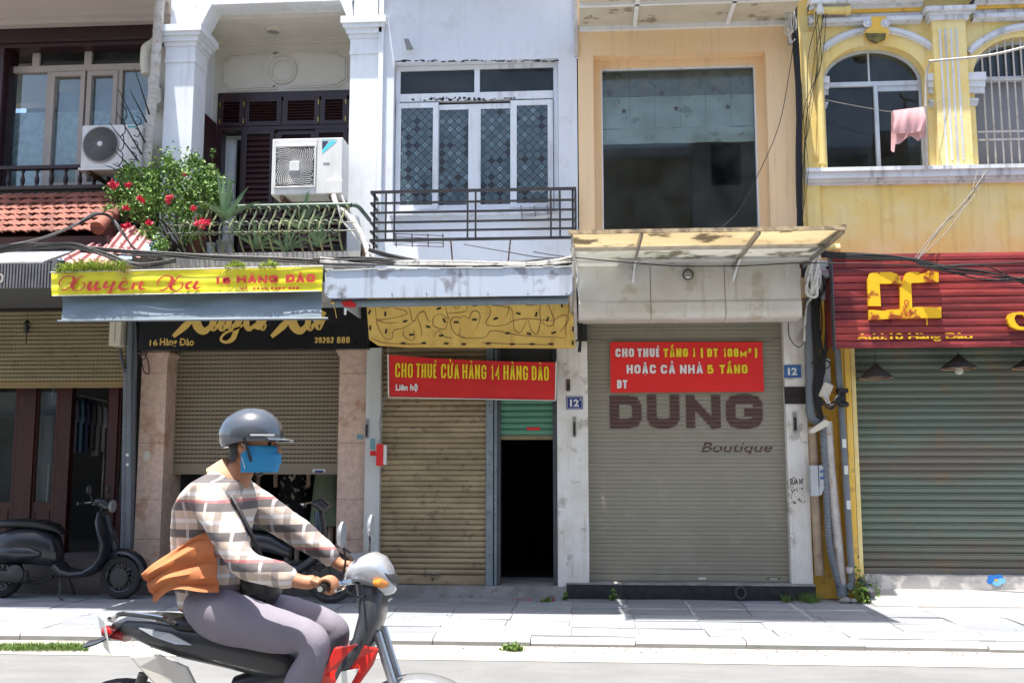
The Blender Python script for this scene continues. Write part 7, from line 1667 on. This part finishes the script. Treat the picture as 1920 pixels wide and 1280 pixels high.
# another motorbike half inside shop 16 (dark front end)
YB2 = -.52; xb_ = P(600, 1000, YB2).x
S2 = thing('motorbike', (xb_, YB2, PZ), 'black motorbike parked on the pavement behind the passing rider', 'motorbike')
o2 = lambda x, z, y=0: (xb_+x, YB2+y, PZ+z)
wheel(S2, o2(.12, .26), .26, .07, 10); wheel(S2, o2(-1.05, .26), .26, .075, 10)
loft_path([o2(-.02,.92), o2(.0,.78), o2(.02,.60), o2(-.05,.44), o2(-.2,.34), o2(-.35,.34)], [(.06,.04),(.12,.05),(.13,.05),(.10,.05),(.08,.05),(.07,.05)]).build('leg_shield', M_scoot, S2, smoothed=True)
loft([o2(-.3,.5), o2(-.5,.6), o2(-.8,.64), o2(-1.1,.66), o2(-1.3,.68)], [(.06,.06),(.11,.10),(.12,.10),(.10,.08),(.03,.03)]).build('rear_body', M_scoot, S2, smoothed=True)
loft([o2(-.28,.66), o2(-.45,.74), o2(-.8,.77), o2(-1.1,.80)], [(.06,.02),(.11,.04),(.12,.04),(.06,.02)]).build('seat', M_seat, S2, smoothed=True)
loft_path([o2(.06,.94), o2(.0,1.0), o2(-.08,1.0)], [(.08,.06),(.10,.06),(.05,.03)]).build('headlight_cowl', M_scoot, S2, smoothed=True)
MB().tube(smooth([o2(-.1,1.0,-.32), o2(-.06,1.01,-.15), o2(-.04,1.0,0), o2(-.06,1.01,.15), o2(-.1,1.0,.32)]), .012, 8).build('handlebar', M_chrome, S2, smoothed=True)
for s_ in (-1, 1): MB().tube([o2(.12,.26,s_*.055), o2(-.01,.75,s_*.055)], .018, 8).build('fork_leg', M_engine, S2)
vs = []
for i in range(13):
    a = R_(20+120*i/12)
    for k in range(5): b = R_(-60+30*k); vs.append((xb_+.12+(.30+.02*math.cos(b))*math.cos(a), YB2+.05*math.sin(b)*1.2, PZ+.26+(.30+.02*math.cos(b))*math.sin(a)))
MB().add(vs, [(i*5+k, i*5+k+1, (i+1)*5+k+1, (i+1)*5+k) for i in range(12) for k in range(4)]).build('front_fender', M_scoot, S2, smoothed=True)
# ------------------------------------------------------------------ the passing rider and motorbike
YM = -6.55
B = lambda px_, py_, dy=0.0: P(px_, py_, YM+dy)
def skinned(joints, bones, name, levels=2):
    """joints {name: (point, radius or (rx, ry))}; returns an MB holding the grown surface"""
    ks = list(joints); me = bpy.data.meshes.new(name); me.from_pydata([joints[k][0] for k in ks], [(ks.index(a), ks.index(b)) for a, b in bones], [])
    o = bpy.data.objects.new(name, me); COL.objects.link(o)
    m = o.modifiers.new('skin', 'SKIN'); m.use_smooth_shade = True
    for i, k in enumerate(ks):
        r = joints[k][1]; me.skin_vertices[0].data[i].radius = (r, r) if not isinstance(r, tuple) else r
    me.skin_vertices[0].data[0].use_root = True
    sb_ = o.modifiers.new('sub', 'SUBSURF'); sb_.levels = levels; sb_.render_levels = levels
    dg = bpy.context.evaluated_depsgraph_get(); ev = bpy.data.meshes.new_from_object(o.evaluated_get(dg))
    mb = MB(); mb.v = [tuple(v.co) for v in ev.vertices]; mb.f = [tuple(p.vertices) for p in ev.polygons]; mb.m = [0]*len(mb.f)
    bpy.data.objects.remove(o); bpy.data.meshes.remove(me); bpy.data.meshes.remove(ev); return mb
M_skin = mat('warm_brown_skin', (.36,.17,.09), .55, (.32,.14,.075), 12, obj=True)
M_trouser = mat('mauve_grey_trousers', (.20,.18,.215), .85, (.16,.145,.18), 6, bump=.3, bscale=25, obj=True)
M_helmet = mat('slate_helmet', (.075,.085,.10), .18, coat=.8, metal=.3); M_mask = mat('blue_mask', (.02,.19,.38), .75, (.03,.24,.44), 6); M_hair = mat('black_hair', (.01,.009,.008), .6)
M_flap = mat('orange_brown_cloth', (.46,.16,.055), .8, (.34,.10,.035), 5, .8, obj=True)
def plaid():
    m = mat('checked_shirt', (.50,.40,.33), .85, (.46,.37,.30), 8, bump=.3, bscale=22, obj=True); n = m.node_tree.nodes; L = m.node_tree.links; b = n['Principled BSDF']
    tc = n.new('ShaderNodeTexCoord'); base = b.inputs['Base Color'].links[0].from_socket; col = base
    for ax, sc_2, off, w, c, f in ((2, 9, .10, .30, (.045,.045,.055), .85), (2, 9, .55, .14, (.66,.64,.64), .8), (0, 8, .3, .22, (.09,.08,.085), .55), (0, 8, .7, .10, (.62,.60,.60), .5), (2, 4.5, .9, .05, (.30,.03,.05), .7)):
        se = n.new('ShaderNodeSeparateXYZ'); L.new(tc.outputs['Object'], se.inputs[0])
        a = n.new('ShaderNodeMath'); a.operation = 'MULTIPLY_ADD'; L.new(se.outputs[ax], a.inputs[0]); a.inputs[1].default_value = sc_2; a.inputs[2].default_value = off+20
        fr_ = n.new('ShaderNodeMath'); fr_.operation = 'FRACT'; L.new(a.outputs[0], fr_.inputs[0]); lt = n.new('ShaderNodeMath'); lt.operation = 'LESS_THAN'; L.new(fr_.outputs[0], lt.inputs[0]); lt.inputs[1].default_value = w
        k = n.new('ShaderNodeMath'); k.operation = 'MULTIPLY'; L.new(lt.outputs[0], k.inputs[0]); k.inputs[1].default_value = f
        x = n.new('ShaderNodeMix'); x.data_type = 'RGBA'; L.new(k.outputs[0], x.inputs[0]); L.new(col, x.inputs[6]); x.inputs[7].default_value = (*c, 1); col = x.outputs[2]
    L.new(col, b.inputs['Base Color']); return m
M_shirt = plaid()
RD = thing('person', (B(430, 1130).x, YM, .0), 'rider in a slate helmet, blue mask and checked shirt on the passing motorbike', 'person')
ge_ = Vector((B(648, 1083).x, YM, B(648, 1083).z))        # grip height
grip = {s: Vector((ge_.x, YM+s*.30, ge_.z)) for s in (-1, 1)}
pel, w1, ch, nb, nk = B(408,1130), B(398,1062), B(402,975), B(428,912), B(446,885)
hd = B(473, 838)
J = {'pel': (pel, (.105,.13)), 'w1': (w1, (.085,.115)), 'ch': (ch, (.085,.13)), 'nb': (nb, (.055,.07)), 'nk': (nk, .055), 'hd0': (hd+Vector((-.02,0,-.06)), .06), 'hd': (hd+Vector((0,0,.02)), .085), 'hd2': (hd+Vector((0,0,.08)), .06)}
Bn = [('pel','w1'),('w1','ch'),('ch','nb'),('nb','nk'),('nk','hd0'),('hd0','hd'),('hd','hd2')]
arms = {}
for s, tg in ((-1, 'n'), (1, 'f')):
    sh = Vector((B(418,930).x, YM+s*.185, B(418,930).z)); el = Vector((B(505,1042).x - (.0 if s < 0 else -.06), YM+s*.30, B(505,1042).z+(0 if s < 0 else .07))); wrp = grip[s] + Vector((-.085, s*.00, .012))
    arms[s] = (sh, el, wrp)
    J.update({'sh'+tg: (sh, .052), 'el'+tg: (el, .044), 'wr'+tg: (wrp, .027), 'pa'+tg: (wrp.lerp(grip[s], .55)+Vector((0,0,.018)), (.036,.022))})
    Bn += [('nb','sh'+tg), ('sh'+tg,'el'+tg), ('el'+tg,'wr'+tg), ('wr'+tg,'pa'+tg)]
    hp_ = Vector((B(412,1145).x, YM+s*.095, B(412,1145).z)); kn = Vector((B(618,1188).x, YM+s*.165, B(618,1188).z)); an = Vector((B(548,1368).x, YM+s*.15, B(548,1368).z))
    J.update({'hi'+tg: (hp_, .08), 'kn'+tg: (kn, .058), 'an'+tg: (an, .038), 'to'+tg: (an+Vector((.13, 0, -.05)), .035)})
    Bn += [('pel','hi'+tg), ('hi'+tg,'kn'+tg), ('kn'+tg,'an'+tg), ('an'+tg,'to'+tg)]
    arms[(s,'leg')] = (hp_, kn, an)
body = skinned(J, Bn, 'person_body')
# fingers curled round the grip, thumb from the side of the palm
for s in (-1, 1):
    g = grip[s]
    for k in range(4):
        y = g.y + s*(-.034+.022*k); L_ = (.95,1.05,1.0,.82)[k]; pts = []
        for a in (150, 110, 65, 20, -25, -65):
            a2 = R_(150 - (150-a)*L_); pts.append(Vector((g.x+.030*math.cos(a2), y, g.z+.002+.030*math.sin(a2))))
        body.tube(smooth([Vector((g.x-.055, y, g.z+.028))] + pts, 3), [.0095]*12+[.009]*5+[.0055]*2, 7)
    yt = g.y - s*.046
    body.tube(smooth([Vector((g.x-.06, yt+s*.006, g.z+.01)), Vector((g.x-.030, yt, g.z-.012)), Vector((g.x-.004, yt, g.z-.026)), Vector((g.x+.020, yt+s*.006, g.z-.022))], 4), [.013]*5+[.011]*5+[.007]*3, 8)
# face: nose, ears, brow, eyes
c = hd
body.grid(lambda u, v: c + Vector(((.092+.010*math.exp(-((v-.42)/.2)**2))*math.sin(math.pi*v)**.8*math.cos(2*math.pi*u)*(1.0 if math.cos(2*math.pi*u) > 0 else 1.0), .072*math.sin(math.pi*v)**.8*math.sin(2*math.pi*u), -.115*math.cos(math.pi*v)+.005)), 28, 18)
body.tube([c+Vector((.085,0,.025)), c+Vector((.105,0,.0)), c+Vector((.118,0,-.02)), c+Vector((.10,0,-.03))], [.008,.012,.016,.010], 8)
for s in (-1, 1): body.lathe([(.001,-.008),(.022,-.006),(.026,.002),(.020,.008),(.001,.006)], c+Vector((-.012, s*.076, -.005)), axis='y', seg=12)
pb_ = body.build('body', M_skin, RD, smoothed=True, angle=80)
ey = MB()
for s in (-1, 1): ey.lathe([(.001,-.011),(.009,-.008),(.012,0),(.009,.008),(.001,.011)], c+Vector((.082, s*.032, .012)), axis='x', seg=10)
ey.build('eyes', M_hair, RD, smoothed=True)
# mask
def mk(u, v):
    th = R_(-100+200*u); ph = v; z = -.105+.11*v; r = .100+.016*math.sin(math.pi*v)+.0025*math.sin(v*math.pi*7)
    return c + Vector((r*math.cos(th)*(1.08 if abs(th) < .6 else 1.0), .083*math.sin(th), z))
MB().grid(mk, 26, 36).build('face_mask', M_mask, RD, smoothed=True)
for s in (-1, 1): MB().tube([c+Vector((.0, s*.083, .0)), c+Vector((-.02, s*.082, .015))], .002, 4).tube([c+Vector((.0, s*.083, -.09)), c+Vector((-.02, s*.08, -.03))], .002, 4).build('ear_loop', M_platewhite, RD)
# helmet with peak and strap
hm = MB(); N = 32
def hs(u, v):   # v 0 rim .. 1 crown
    th = 2*math.pi*u; a = R_(-12-14*(math.cos(th) < 0)*abs(math.cos(th)) + (102+14*(math.cos(th) < 0)*abs(math.cos(th)))*v)
    return c + Vector((-.006+.138*math.cos(a)*math.cos(th), .112*math.cos(a)*math.sin(th), .048+.118*math.sin(a)))
hm.grid(hs, N, 12)
hm.grid(lambda u, v: c + Vector((-.006, 0, .048)) + (hs(u, 0)-c-Vector((-.006,0,.048)))*(1-.14*v), N, 2)
hm.build('helmet', M_helmet, RD, smoothed=True, angle=60)
def pk(u, v, t=0):
    th = R_(-48+96*u); r = 1+v*.42*math.cos(th*1.4)
    return c + Vector((-.006+.136*math.cos(th)*r, .112*math.sin(th)*(1+.1*v), .034-.012*v+t))
MB().grid(lambda u, v: pk(u, v), 14, 4).grid(lambda u, v: pk(u, v, .006), 14, 4).build('helmet_peak', M_helmet, RD, smoothed=True)
MB().tube([c+Vector((.0,-.112,.04)), c+Vector((.02,-.09,-.04)), c+Vector((.03,-.04,-.115)), c+Vector((.03,.04,-.115)), c+Vector((.02,.09,-.04)), c+Vector((.0,.112,.04))], .006, 6).build('chin_strap', M_cable, RD)
MB().grid(lambda u, v: c + Vector((-.012-.085*math.cos(R_(-70+140*u)), .080*math.sin(R_(-70+140*u)), .03-.09*v)), 12, 4).build('hair', M_hair, RD, smoothed=True)
MB().prism([c+Vector((.03,-.117,.045)), c+Vector((.12,-.083,.045)), c+Vector((.12,-.083,.052)), c+Vector((.03,-.117,.052))], (0,-.002,0)).build('helmet_stripe', M_platewhite, RD)
# checked shirt
def wrinkle(o, s, size):
    tx_ = bpy.data.textures.new('cloth_folds', 'CLOUDS'); tx_.noise_scale = size; tx_.noise_depth = 2; tx_.noise_basis = 'ORIGINAL_PERLIN'
    d = o.modifiers.new('folds', 'DISPLACE'); d.texture = tx_; d.strength = s; d.mid_level = .5; d.texture_coords = 'LOCAL'; return o
J2 = {'w00': (B(408,1150), (.15,.175)), 'w0': (B(402,1108), (.145,.175)), 'w1': (B(392,1050), (.135,.165)), 'ch': (B(395,975), (.145,.19)), 'nb': (B(424,918), (.105,.12)), 'nk': (B(442,893), .070)}
B2 = [('w00','w0'),('w0','w1'),('w1','ch'),('ch','nb'),('nb','nk')]
for s, tg in ((-1, 'n'), (1, 'f')):
    sh, el, w = arms[s]; J2.update({'sh'+tg: (sh+Vector((0,0,.005)), .078), 'm'+tg: (sh.lerp(el, .5), .074), 'el'+tg: (el+Vector((0,0,-.01)), .062), 'fa'+tg: (el.lerp(w, .55), .052), 'cu'+tg: (el.lerp(w, .88), .042)})
    B2 += [('nb','sh'+tg), ('sh'+tg,'m'+tg), ('m'+tg,'el'+tg), ('el'+tg,'fa'+tg), ('fa'+tg,'cu'+tg)]
wrinkle(skinned(J2, B2, 'shirt', 3).build('shirt', M_shirt, RD, smoothed=True, angle=80), .030, .11)
MB().tube([B(422,905), B(432,893), B(441,886)], [.098,.085,.080], 18).build('collar', mat('tan_collar', (.50,.30,.18), .85), RD, smoothed=True, angle=80)
# tan jacket tail blown back from the waist
def tail(u, v, t=0):
    a = Vector((B(432,1000).x, 0, B(432,1000).z)).lerp(Vector((B(440,1100).x, 0, B(440,1100).z)), v); b = Vector((B(300,1068).x, 0, B(300,1068).z)).lerp(Vector((B(318,1118).x, 0, B(318,1118).z)), v)
    p = a.lerp(b, u); return Vector((p.x, YM-.205-t+.022*math.sin(u*5+v*2)+.010*math.sin(v*15+u*2.5)+.004*math.sin(v*31-u*3)+.05*u, p.z+.035*math.sin(u*3.2)+.010*math.sin(u*7+v*3)))
mb = MB().grid(lambda u, v: tail(u, v), 40, 16).grid(lambda u, v: tail(u, v, .004), 40, 16)
def tail2(u, v):
    p = tail(u, 0); q = Vector((p.x, YM+.18-.02*math.sin(u*6), p.z)); r_ = p.lerp(q, v); r_.z += .045*math.sin(math.pi*v)-.02*v; return r_
mb.grid(tail2, 20, 12); mb.build('jacket_tail', M_flap, RD, smoothed=True)
# trousers and shoes
J3 = {'pel': (B(408,1125), (.14,.17)), 'p2': (B(402,1085), (.12,.15))}; B3 = [('pel','p2')]
for s, tg in ((-1,'n'), (1,'f')):
    hp_, kn, an = arms[(s,'leg')]; J3.update({'hi'+tg: (hp_+Vector((.01,0,0)), .112), 'th'+tg: (hp_.lerp(kn, .5)+Vector((0,0,.0)), .098), 'kn'+tg: (kn, .078), 'sn'+tg: (kn.lerp(an, .5), .072), 'an'+tg: (kn.lerp(an, .93), .058)})
    B3 += [('pel','hi'+tg), ('hi'+tg,'th'+tg), ('th'+tg,'kn'+tg), ('kn'+tg,'sn'+tg), ('sn'+tg,'an'+tg)]
    loft_path([an+Vector((-.07,0,-.03)), an+Vector((-.02,0,-.02)), an+Vector((.05,0,-.045)), an+Vector((.13,0,-.06)), an+Vector((.19,0,-.068))], [(.034,.03),(.042,.048),(.046,.038),(.045,.028),(.03,.016)]).build('shoe', M_seat, RD, smoothed=True)
wrinkle(skinned(J3, B3, 'trousers', 3).build('trousers', M_trouser, RD, smoothed=True, angle=80), .022, .13)
# black bag on the lap
bgp = thing('shoulder_bag', B(478, 1118), 'black shoulder bag resting on the lap of the rider', 'bag')
loft([B(455,1092), B(468,1092), B(490,1094), B(512,1098), B(524,1100)], [(.05,.03),(.10,.075),(.11,.085),(.10,.075),(.05,.03)]).build('bag_body', M_seat, bgp, smoothed=True)
MB().tube(smooth([B(500,1070,-.09), B(470,1000,-.17), B(430,925,-.13), B(412,912,.0), B(400,960,.17), B(440,1060,.13)]), .010, 6).build('strap', M_cable, bgp)
# motorbike
M_red = mat('red_fairing', (.55,.02,.012), .25, coat=.6); M_dg = mat('graphite_plastic', (.035,.037,.042), .35, coat=.3); M_silver = mat('silver_cowl', (.45,.47,.50), .25, coat=.6, metal=.4); M_pale = mat('pale_panel', (.50,.48,.43), .35, coat=.4)
xr_, xf_ = B(232, 1396).x, B(785, 1396).x
K = thing('motorbike', ((xr_+xf_)/2, YM, 0), 'dark underbone motorbike with red leg shield and silver headlight cowl riding past', 'motorbike')
wheel(K, (xr_, YM, .29), .29, .085, 10, disc=False); wheel(K, (xf_, YM, .29), .285, .075, 10)
loft([B(215,1172), B(250,1170), B(300,1180), B(360,1192), B(430,1206), B(520,1230), B(560,1248)], [(.03,.014),(.075,.045),(.11,.07),(.13,.085),(.13,.09),(.09,.09),(.06,.06)], 24).build('tail_body', M_dg, K, smoothed=True)
loft([B(322,1170), B(360,1166), B(420,1166), B(480,1174), B(530,1180), B(556,1192)], [(.09,.02),(.13,.035),(.14,.035),(.125,.035),(.09,.035),(.05,.02)], 22).build('seat', M_seat, K, smoothed=True)
for s in (-1, 1):
    q = [B(244,1228,s*.10), B(300,1226,s*.125), B(352,1250,s*.13), B(372,1290,s*.12), B(300,1290,s*.12), B(262,1250,s*.11)]
    MB().prism(q, (0, s*.014, 0)).build('side_panel', M_pale, K, bevel=.01)
    q = [B(262,1176,s*.10), B(320,1186,s*.125), B(362,1208,s*.137), B(330,1206,s*.133), B(290,1192,s*.118)]
    MB().prism(q, (0, s*.012, 0)).build('side_stripe', M_silver, K)
MB().tube(smooth([B(212,1162,-.07), B(230,1150,-.08), B(300,1158,-.11), B(330,1170,-.12)]), .010, 6).tube(smooth([B(212,1162,-.07), B(205,1160,0), B(212,1162,.07), B(230,1150,.08), B(300,1158,.11)]), .010, 6).build('grab_rail', M_chrome, K, smoothed=True)
loft([B(196,1182), B(222,1184), B(240,1188)], [(.03,.02),(.06,.03),(.05,.03)]).build('tail_light', mat('dark_red_lens', (.30,.012,.01), .2, coat=.5), K, smoothed=True)
pr_ = [B(165,1200,-.02), B(215,1192,.0)]
def rg(u, v):
    th = R_(-62+124*u); p = B(236-70*v, 1178+66*v-30*v*v); return Vector((p.x, YM+.075*math.sin(th)*(1-.2*v), p.z+.03*math.cos(th)))
MB().grid(rg, 8, 8).grid(lambda u, v: rg(u, v)-Vector((0,0,.006)), 8, 8).build('rear_mudguard', M_dg, K, smoothed=True)
pc = B(196, 1188); ux = Vector((.55, -.83, 0)).normalized(); uz = Vector((-.25, 0, 1)).normalized()
def pq(a, b): return pc + ux*a*.5 + uz*b*.5
MB().prism([pq(-.20,-.14), pq(.20,-.14), pq(.20,.14), pq(-.20,.14)], ux.cross(uz)*.004).build('number_plate', M_platewhite, K)
# front end
loft_path([B(690,1085), B(700,1110), B(700,1150), B(688,1195), B(660,1240), B(628,1285), B(600,1330), B(590,1370)], [(.07,.05),(.10,.06),(.13,.05),(.16,.045),(.18,.04),(.17,.035),(.14,.03),(.10,.02)], 20).build('leg_shield', M_dg, K, smoothed=True)
for s in (-1, 1):
    q = [B(628,1212,s*.15), B(668,1206,s*.15), B(712,1214,s*.12), B(700,1245,s*.13), B(668,1290,s*.155), B(640,1340,s*.15), B(596,1330,s*.15), B(606,1262,s*.165)]
    MB().prism(q, (0, s*.016, 0)).build('red_fairing', M_red, K, bevel=.012)
    q = [B(640,1258,s*.178), B(674,1252,s*.172), B(650,1296,s*.178), B(618,1300,s*.18)]
    MB().prism(q, (0, s*.004, 0)).build('fairing_stripe', M_platewhite, K)
loft([B(600,1252), B(560,1262), B(500,1275), B(440,1290)], [(.08,.05),(.07,.06),(.06,.06),(.05,.05)]).build('under_body', M_dg, K, smoothed=True)
loft([B(648,1080), B(660,1072), B(680,1066), B(702,1066), B(720,1072), B(734,1082), B(742,1092)], [(.03,.015),(.09,.04),(.12,.06),(.125,.07),(.11,.065),(.075,.045),(.02,.012)], 28).build('headlight_cowl', M_silver, K, smoothed=True)
loft([B(708,1090), B(726,1092), B(738,1096), B(743,1100)], [(.075,.05),(.075,.05),(.05,.034),(.02,.012)], 24).build('headlight', mat('clear_lens', (.55,.58,.60), .08, coat=1), K, smoothed=True)
MB().grid(lambda u, v: Vector((B(735,1060).x-.10*v-.06*(2*u-1)**2, YM+.12*(2*u-1)*(1-.25*v), B(735,1080).z+.10*v)), 12, 6).build('flyscreen', M_dg, K, smoothed=True)
loft([B(716,1066), B(728,1070), B(740,1082), B(746,1092)], [(.05,.012),(.088,.014),(.07,.012),(.03,.008)], 20).build('cowl_visor', M_dg, K, smoothed=True)
for s in (-1, 1):
    loft([B(700,1092,s*.115), B(714,1093,s*.12), B(728,1096,s*.10)], [(.012,.010),(.022,.020),(.010,.010)], 14).build('indicator', mat('amber_lens', (.65,.22,.02), .15, coat=.6) if s < 0 else MATS['amber_lens'], K, smoothed=True)
    MB().tube(smooth([grip[s]+Vector((.02,-s*.08,-.01)), grip[s]+Vector((.10,-s*.10,-.05)), Vector((B(690,1110).x, YM+s*.08, B(690,1110).z))]), .005, 6).build('brake_cable', M_cable, K)
h_ = MB().tube(smooth([grip[-1]+Vector((-.01,-.07,0)), grip[-1]+Vector((0,.08,0)), Vector((ge_.x+.06, YM-.12, ge_.z+.0)), Vector((ge_.x+.10, YM, ge_.z-.01)), Vector((ge_.x+.06, YM+.12, ge_.z)), grip[1]+Vector((0,-.08,0)), grip[1]+Vector((-.01,.07,0))]), .011, 8)
h_.build('handlebar', M_chrome, K, smoothed=True)
for s in (-1, 1):
    MB().tube([grip[s]+Vector((0,-s*.055,0)), grip[s]+Vector((-.005,s*.07,0))], .0165, 10).build('grip', M_seat, K, smoothed=True)
    MB().tube(smooth([grip[s]+Vector((.045,-s*.09,.0)), grip[s]+Vector((.062,-s*.02,-.004)), grip[s]+Vector((.05,s*.07,-.006))]), .006, 6).build('brake_lever', M_chrome, K, smoothed=True)
    a = grip[s]+Vector((.03,-s*.10,.01)); b = a+Vector((.015, s*.05, .15)); MB().tube(smooth([a, a+Vector((.02, s*.02, .08)), b]), .005, 6).build('mirror_stem', M_iron, K)
    MB().lathe([(.001,-.012),(.04,-.010),(.052,.0),(.05,.008),(.001,.010)], b+Vector((0, s*.02, .035)), axis='x', seg=18).build('mirror', M_silver, K, smoothed=True)
for s in (-1, 1): MB().tube([Vector((xf_, YM+s*.06, .29)), Vector((B(712,1180).x, YM+s*.06, B(712,1180).z))], .018, 8).build('fork_leg', M_silver, K, smoothed=True)
n = 18; vs = []
for i in range(n+1):
    a = R_(12+140*i/n)
    for k in range(9): b = R_(-90+22.5*k); r0 = .325-.035*(1-math.cos(b)); vs.append((xf_+r0*math.cos(a), YM+.075*math.sin(b), .29+r0*math.sin(a)))
MB().add(vs, [(i*9+k, i*9+k+1, (i+1)*9+k+1, (i+1)*9+k) for i in range(n) for k in range(8)]).build('front_fender', mat('grey_fender', (.17,.17,.175), .3, coat=.4), K, smoothed=True)
MB().box(xr_+.32, xr_+.72, YM-.10, YM+.10, .22, .40).build('engine_case', M_engine, K, bevel=.04)
MB().tube([(xr_+.45, YM, .34), (xr_+.85, YM, .36)], .06, 12).build('cylinder_block', M_engine, K, smoothed=True)
MB().tube(smooth([(xr_+.85, YM-.05, .34), (xr_+.75, YM-.13, .2), (xr_+.3, YM-.15, .20), (xr_-.2, YM-.16, .30)]), [.018]*9+[.045]*10, 12).build('exhaust', M_chrome, K, smoothed=True)
MB().tube([(xr_+.62, YM-.2, .22), (xr_+.62, YM+.2, .22)], .012, 8).tube([(xr_+.3, YM-.2, .25), (xr_+.3, YM+.2, .25)], .010, 8).build('foot_pegs', M_engine, K)
MB().tube([(xr_, YM-.07, .29), (xr_+.45, YM-.07, .32)], .02, 8).tube([(xr_, YM+.07, .29), (xr_+.45, YM+.07, .32)], .02, 8).tube([(xr_+.02, YM-.11, .30), (xr_+.12, YM-.11, .62)], .022, 10).tube([(xr_+.02, YM+.11, .30), (xr_+.12, YM+.11, .62)], .022, 10).build('swingarm', M_engine, K, smoothed=True)
MB().tube(smooth([B(560,1250), B(480,1230), B(400,1225)]), .03, 8).tube([B(440,1285), (xr_+.5, YM, .4)], .03, 8).build('frame', M_dg, K)
# ------------------------------------------------------------------ the other side of the street, behind the camera
OY = -18.5
ob = MB().box(-26, 26, OY+.0, OY+2.4, -.02, .12).build('pavement', M_kerb); struct(ob)
rn = random.Random(77); x = -22
cols = [((.58,.50,.36), 'pale ochre'), ((.64,.62,.58), 'off-white'), ((.46,.50,.49), 'grey-green'), ((.60,.46,.38), 'faded salmon'), ((.54,.55,.57), 'cool grey')]
k = 0
while x < 21:
    w = rn.uniform(3.6, 5.2); h = rn.uniform(7.5, 11.5); col, nm = cols[k % 5]
    t = thing('townhouse', (x+w/2, OY, 0), '%s townhouse %s across the street with dark windows' % (nm, ['with a low roof', 'with two upper storeys', 'with a tall front', 'with a narrow balcony', 'with wide shutters'][(k//5+k) % 5]), 'house', 'houses on the far side of the street')
    m = mat('facade_%d' % k, col, .85, streak=(.15,.13,.11), streak_amt=.4)
    MB().box(x, x+w-.04, OY-6, OY, 0, h).build('wall', m, t)
    MB().box(x-.02, x+w-.02, OY-.0, OY+.35, h-.25, h).build('roof_edge', M_trimwhite, t)
    MB().box(x+.3, x+w-.3, OY+.005, OY+.03, .15, 2.9).build('shutter', M_shut16 if k % 2 else M_shut10, t)
    MB().box(x+.1, x+w-.1, OY+.03, OY+1.3, 3.0, 3.12).build('awning', M_valance, t)
    z = 3.9
    while z < h-1.6:
        for j in range(2): a = x+.5+j*(w-.9)/2; f_ = MB().frame((a, a+(w-1.5)/2, z, z+1.5), .08, OY+.004, OY+.05).build('window', M_winwhite, t); MB().box(a+.08, a+(w-1.5)/2-.08, OY+.01, OY+.02, z+.08, z+1.42).build('pane', M_fanblack, f_)
        z += 2.9
    x += w; k += 1
for i, (tx, hh) in enumerate(((-7.5, 7.0), (6.0, 7.5))):
    t = thing('street_tree', (tx, OY+1.9, .1), ['leafy street tree across the street on the left', 'taller leafy street tree across the street on the right'][i], 'tree', 'street trees across the street')
    tr_ = MB().tube(smooth([(tx, OY+1.9, .1), (tx+.1, OY+1.85, 1.8), (tx-.05, OY+1.9, 3.6)]), [.17]*5+[.14]*8, 10)
    cr = MB(); q0 = Vector((tx-.05, OY+1.9, 3.5)); r2 = random.Random(90+i)
    for b_ in range(11):
        e = q0 + Vector((r2.uniform(-1.9,1.9), r2.uniform(-1.3,1.3), r2.uniform(.8, hh-4.2))); tr_.tube(smooth([q0, q0.lerp(e, .5)+Vector((0,0,-.1)), e]), [.07,.06,.05,.045,.04,.04,.035,.03,.03,.025,.02,.02,.02][:13], 6)
        for _ in range(430): leaf(cr, e + Vector((r2.gauss(0,.48), r2.gauss(0,.45), r2.gauss(0,.38))), .13, r2, .7)
    tr_.build('trunk', M_stem, t); cr.build('crown', mat('tree_leaf_%d' % i, (.05,.09,.02), .6), t, kind='stuff')
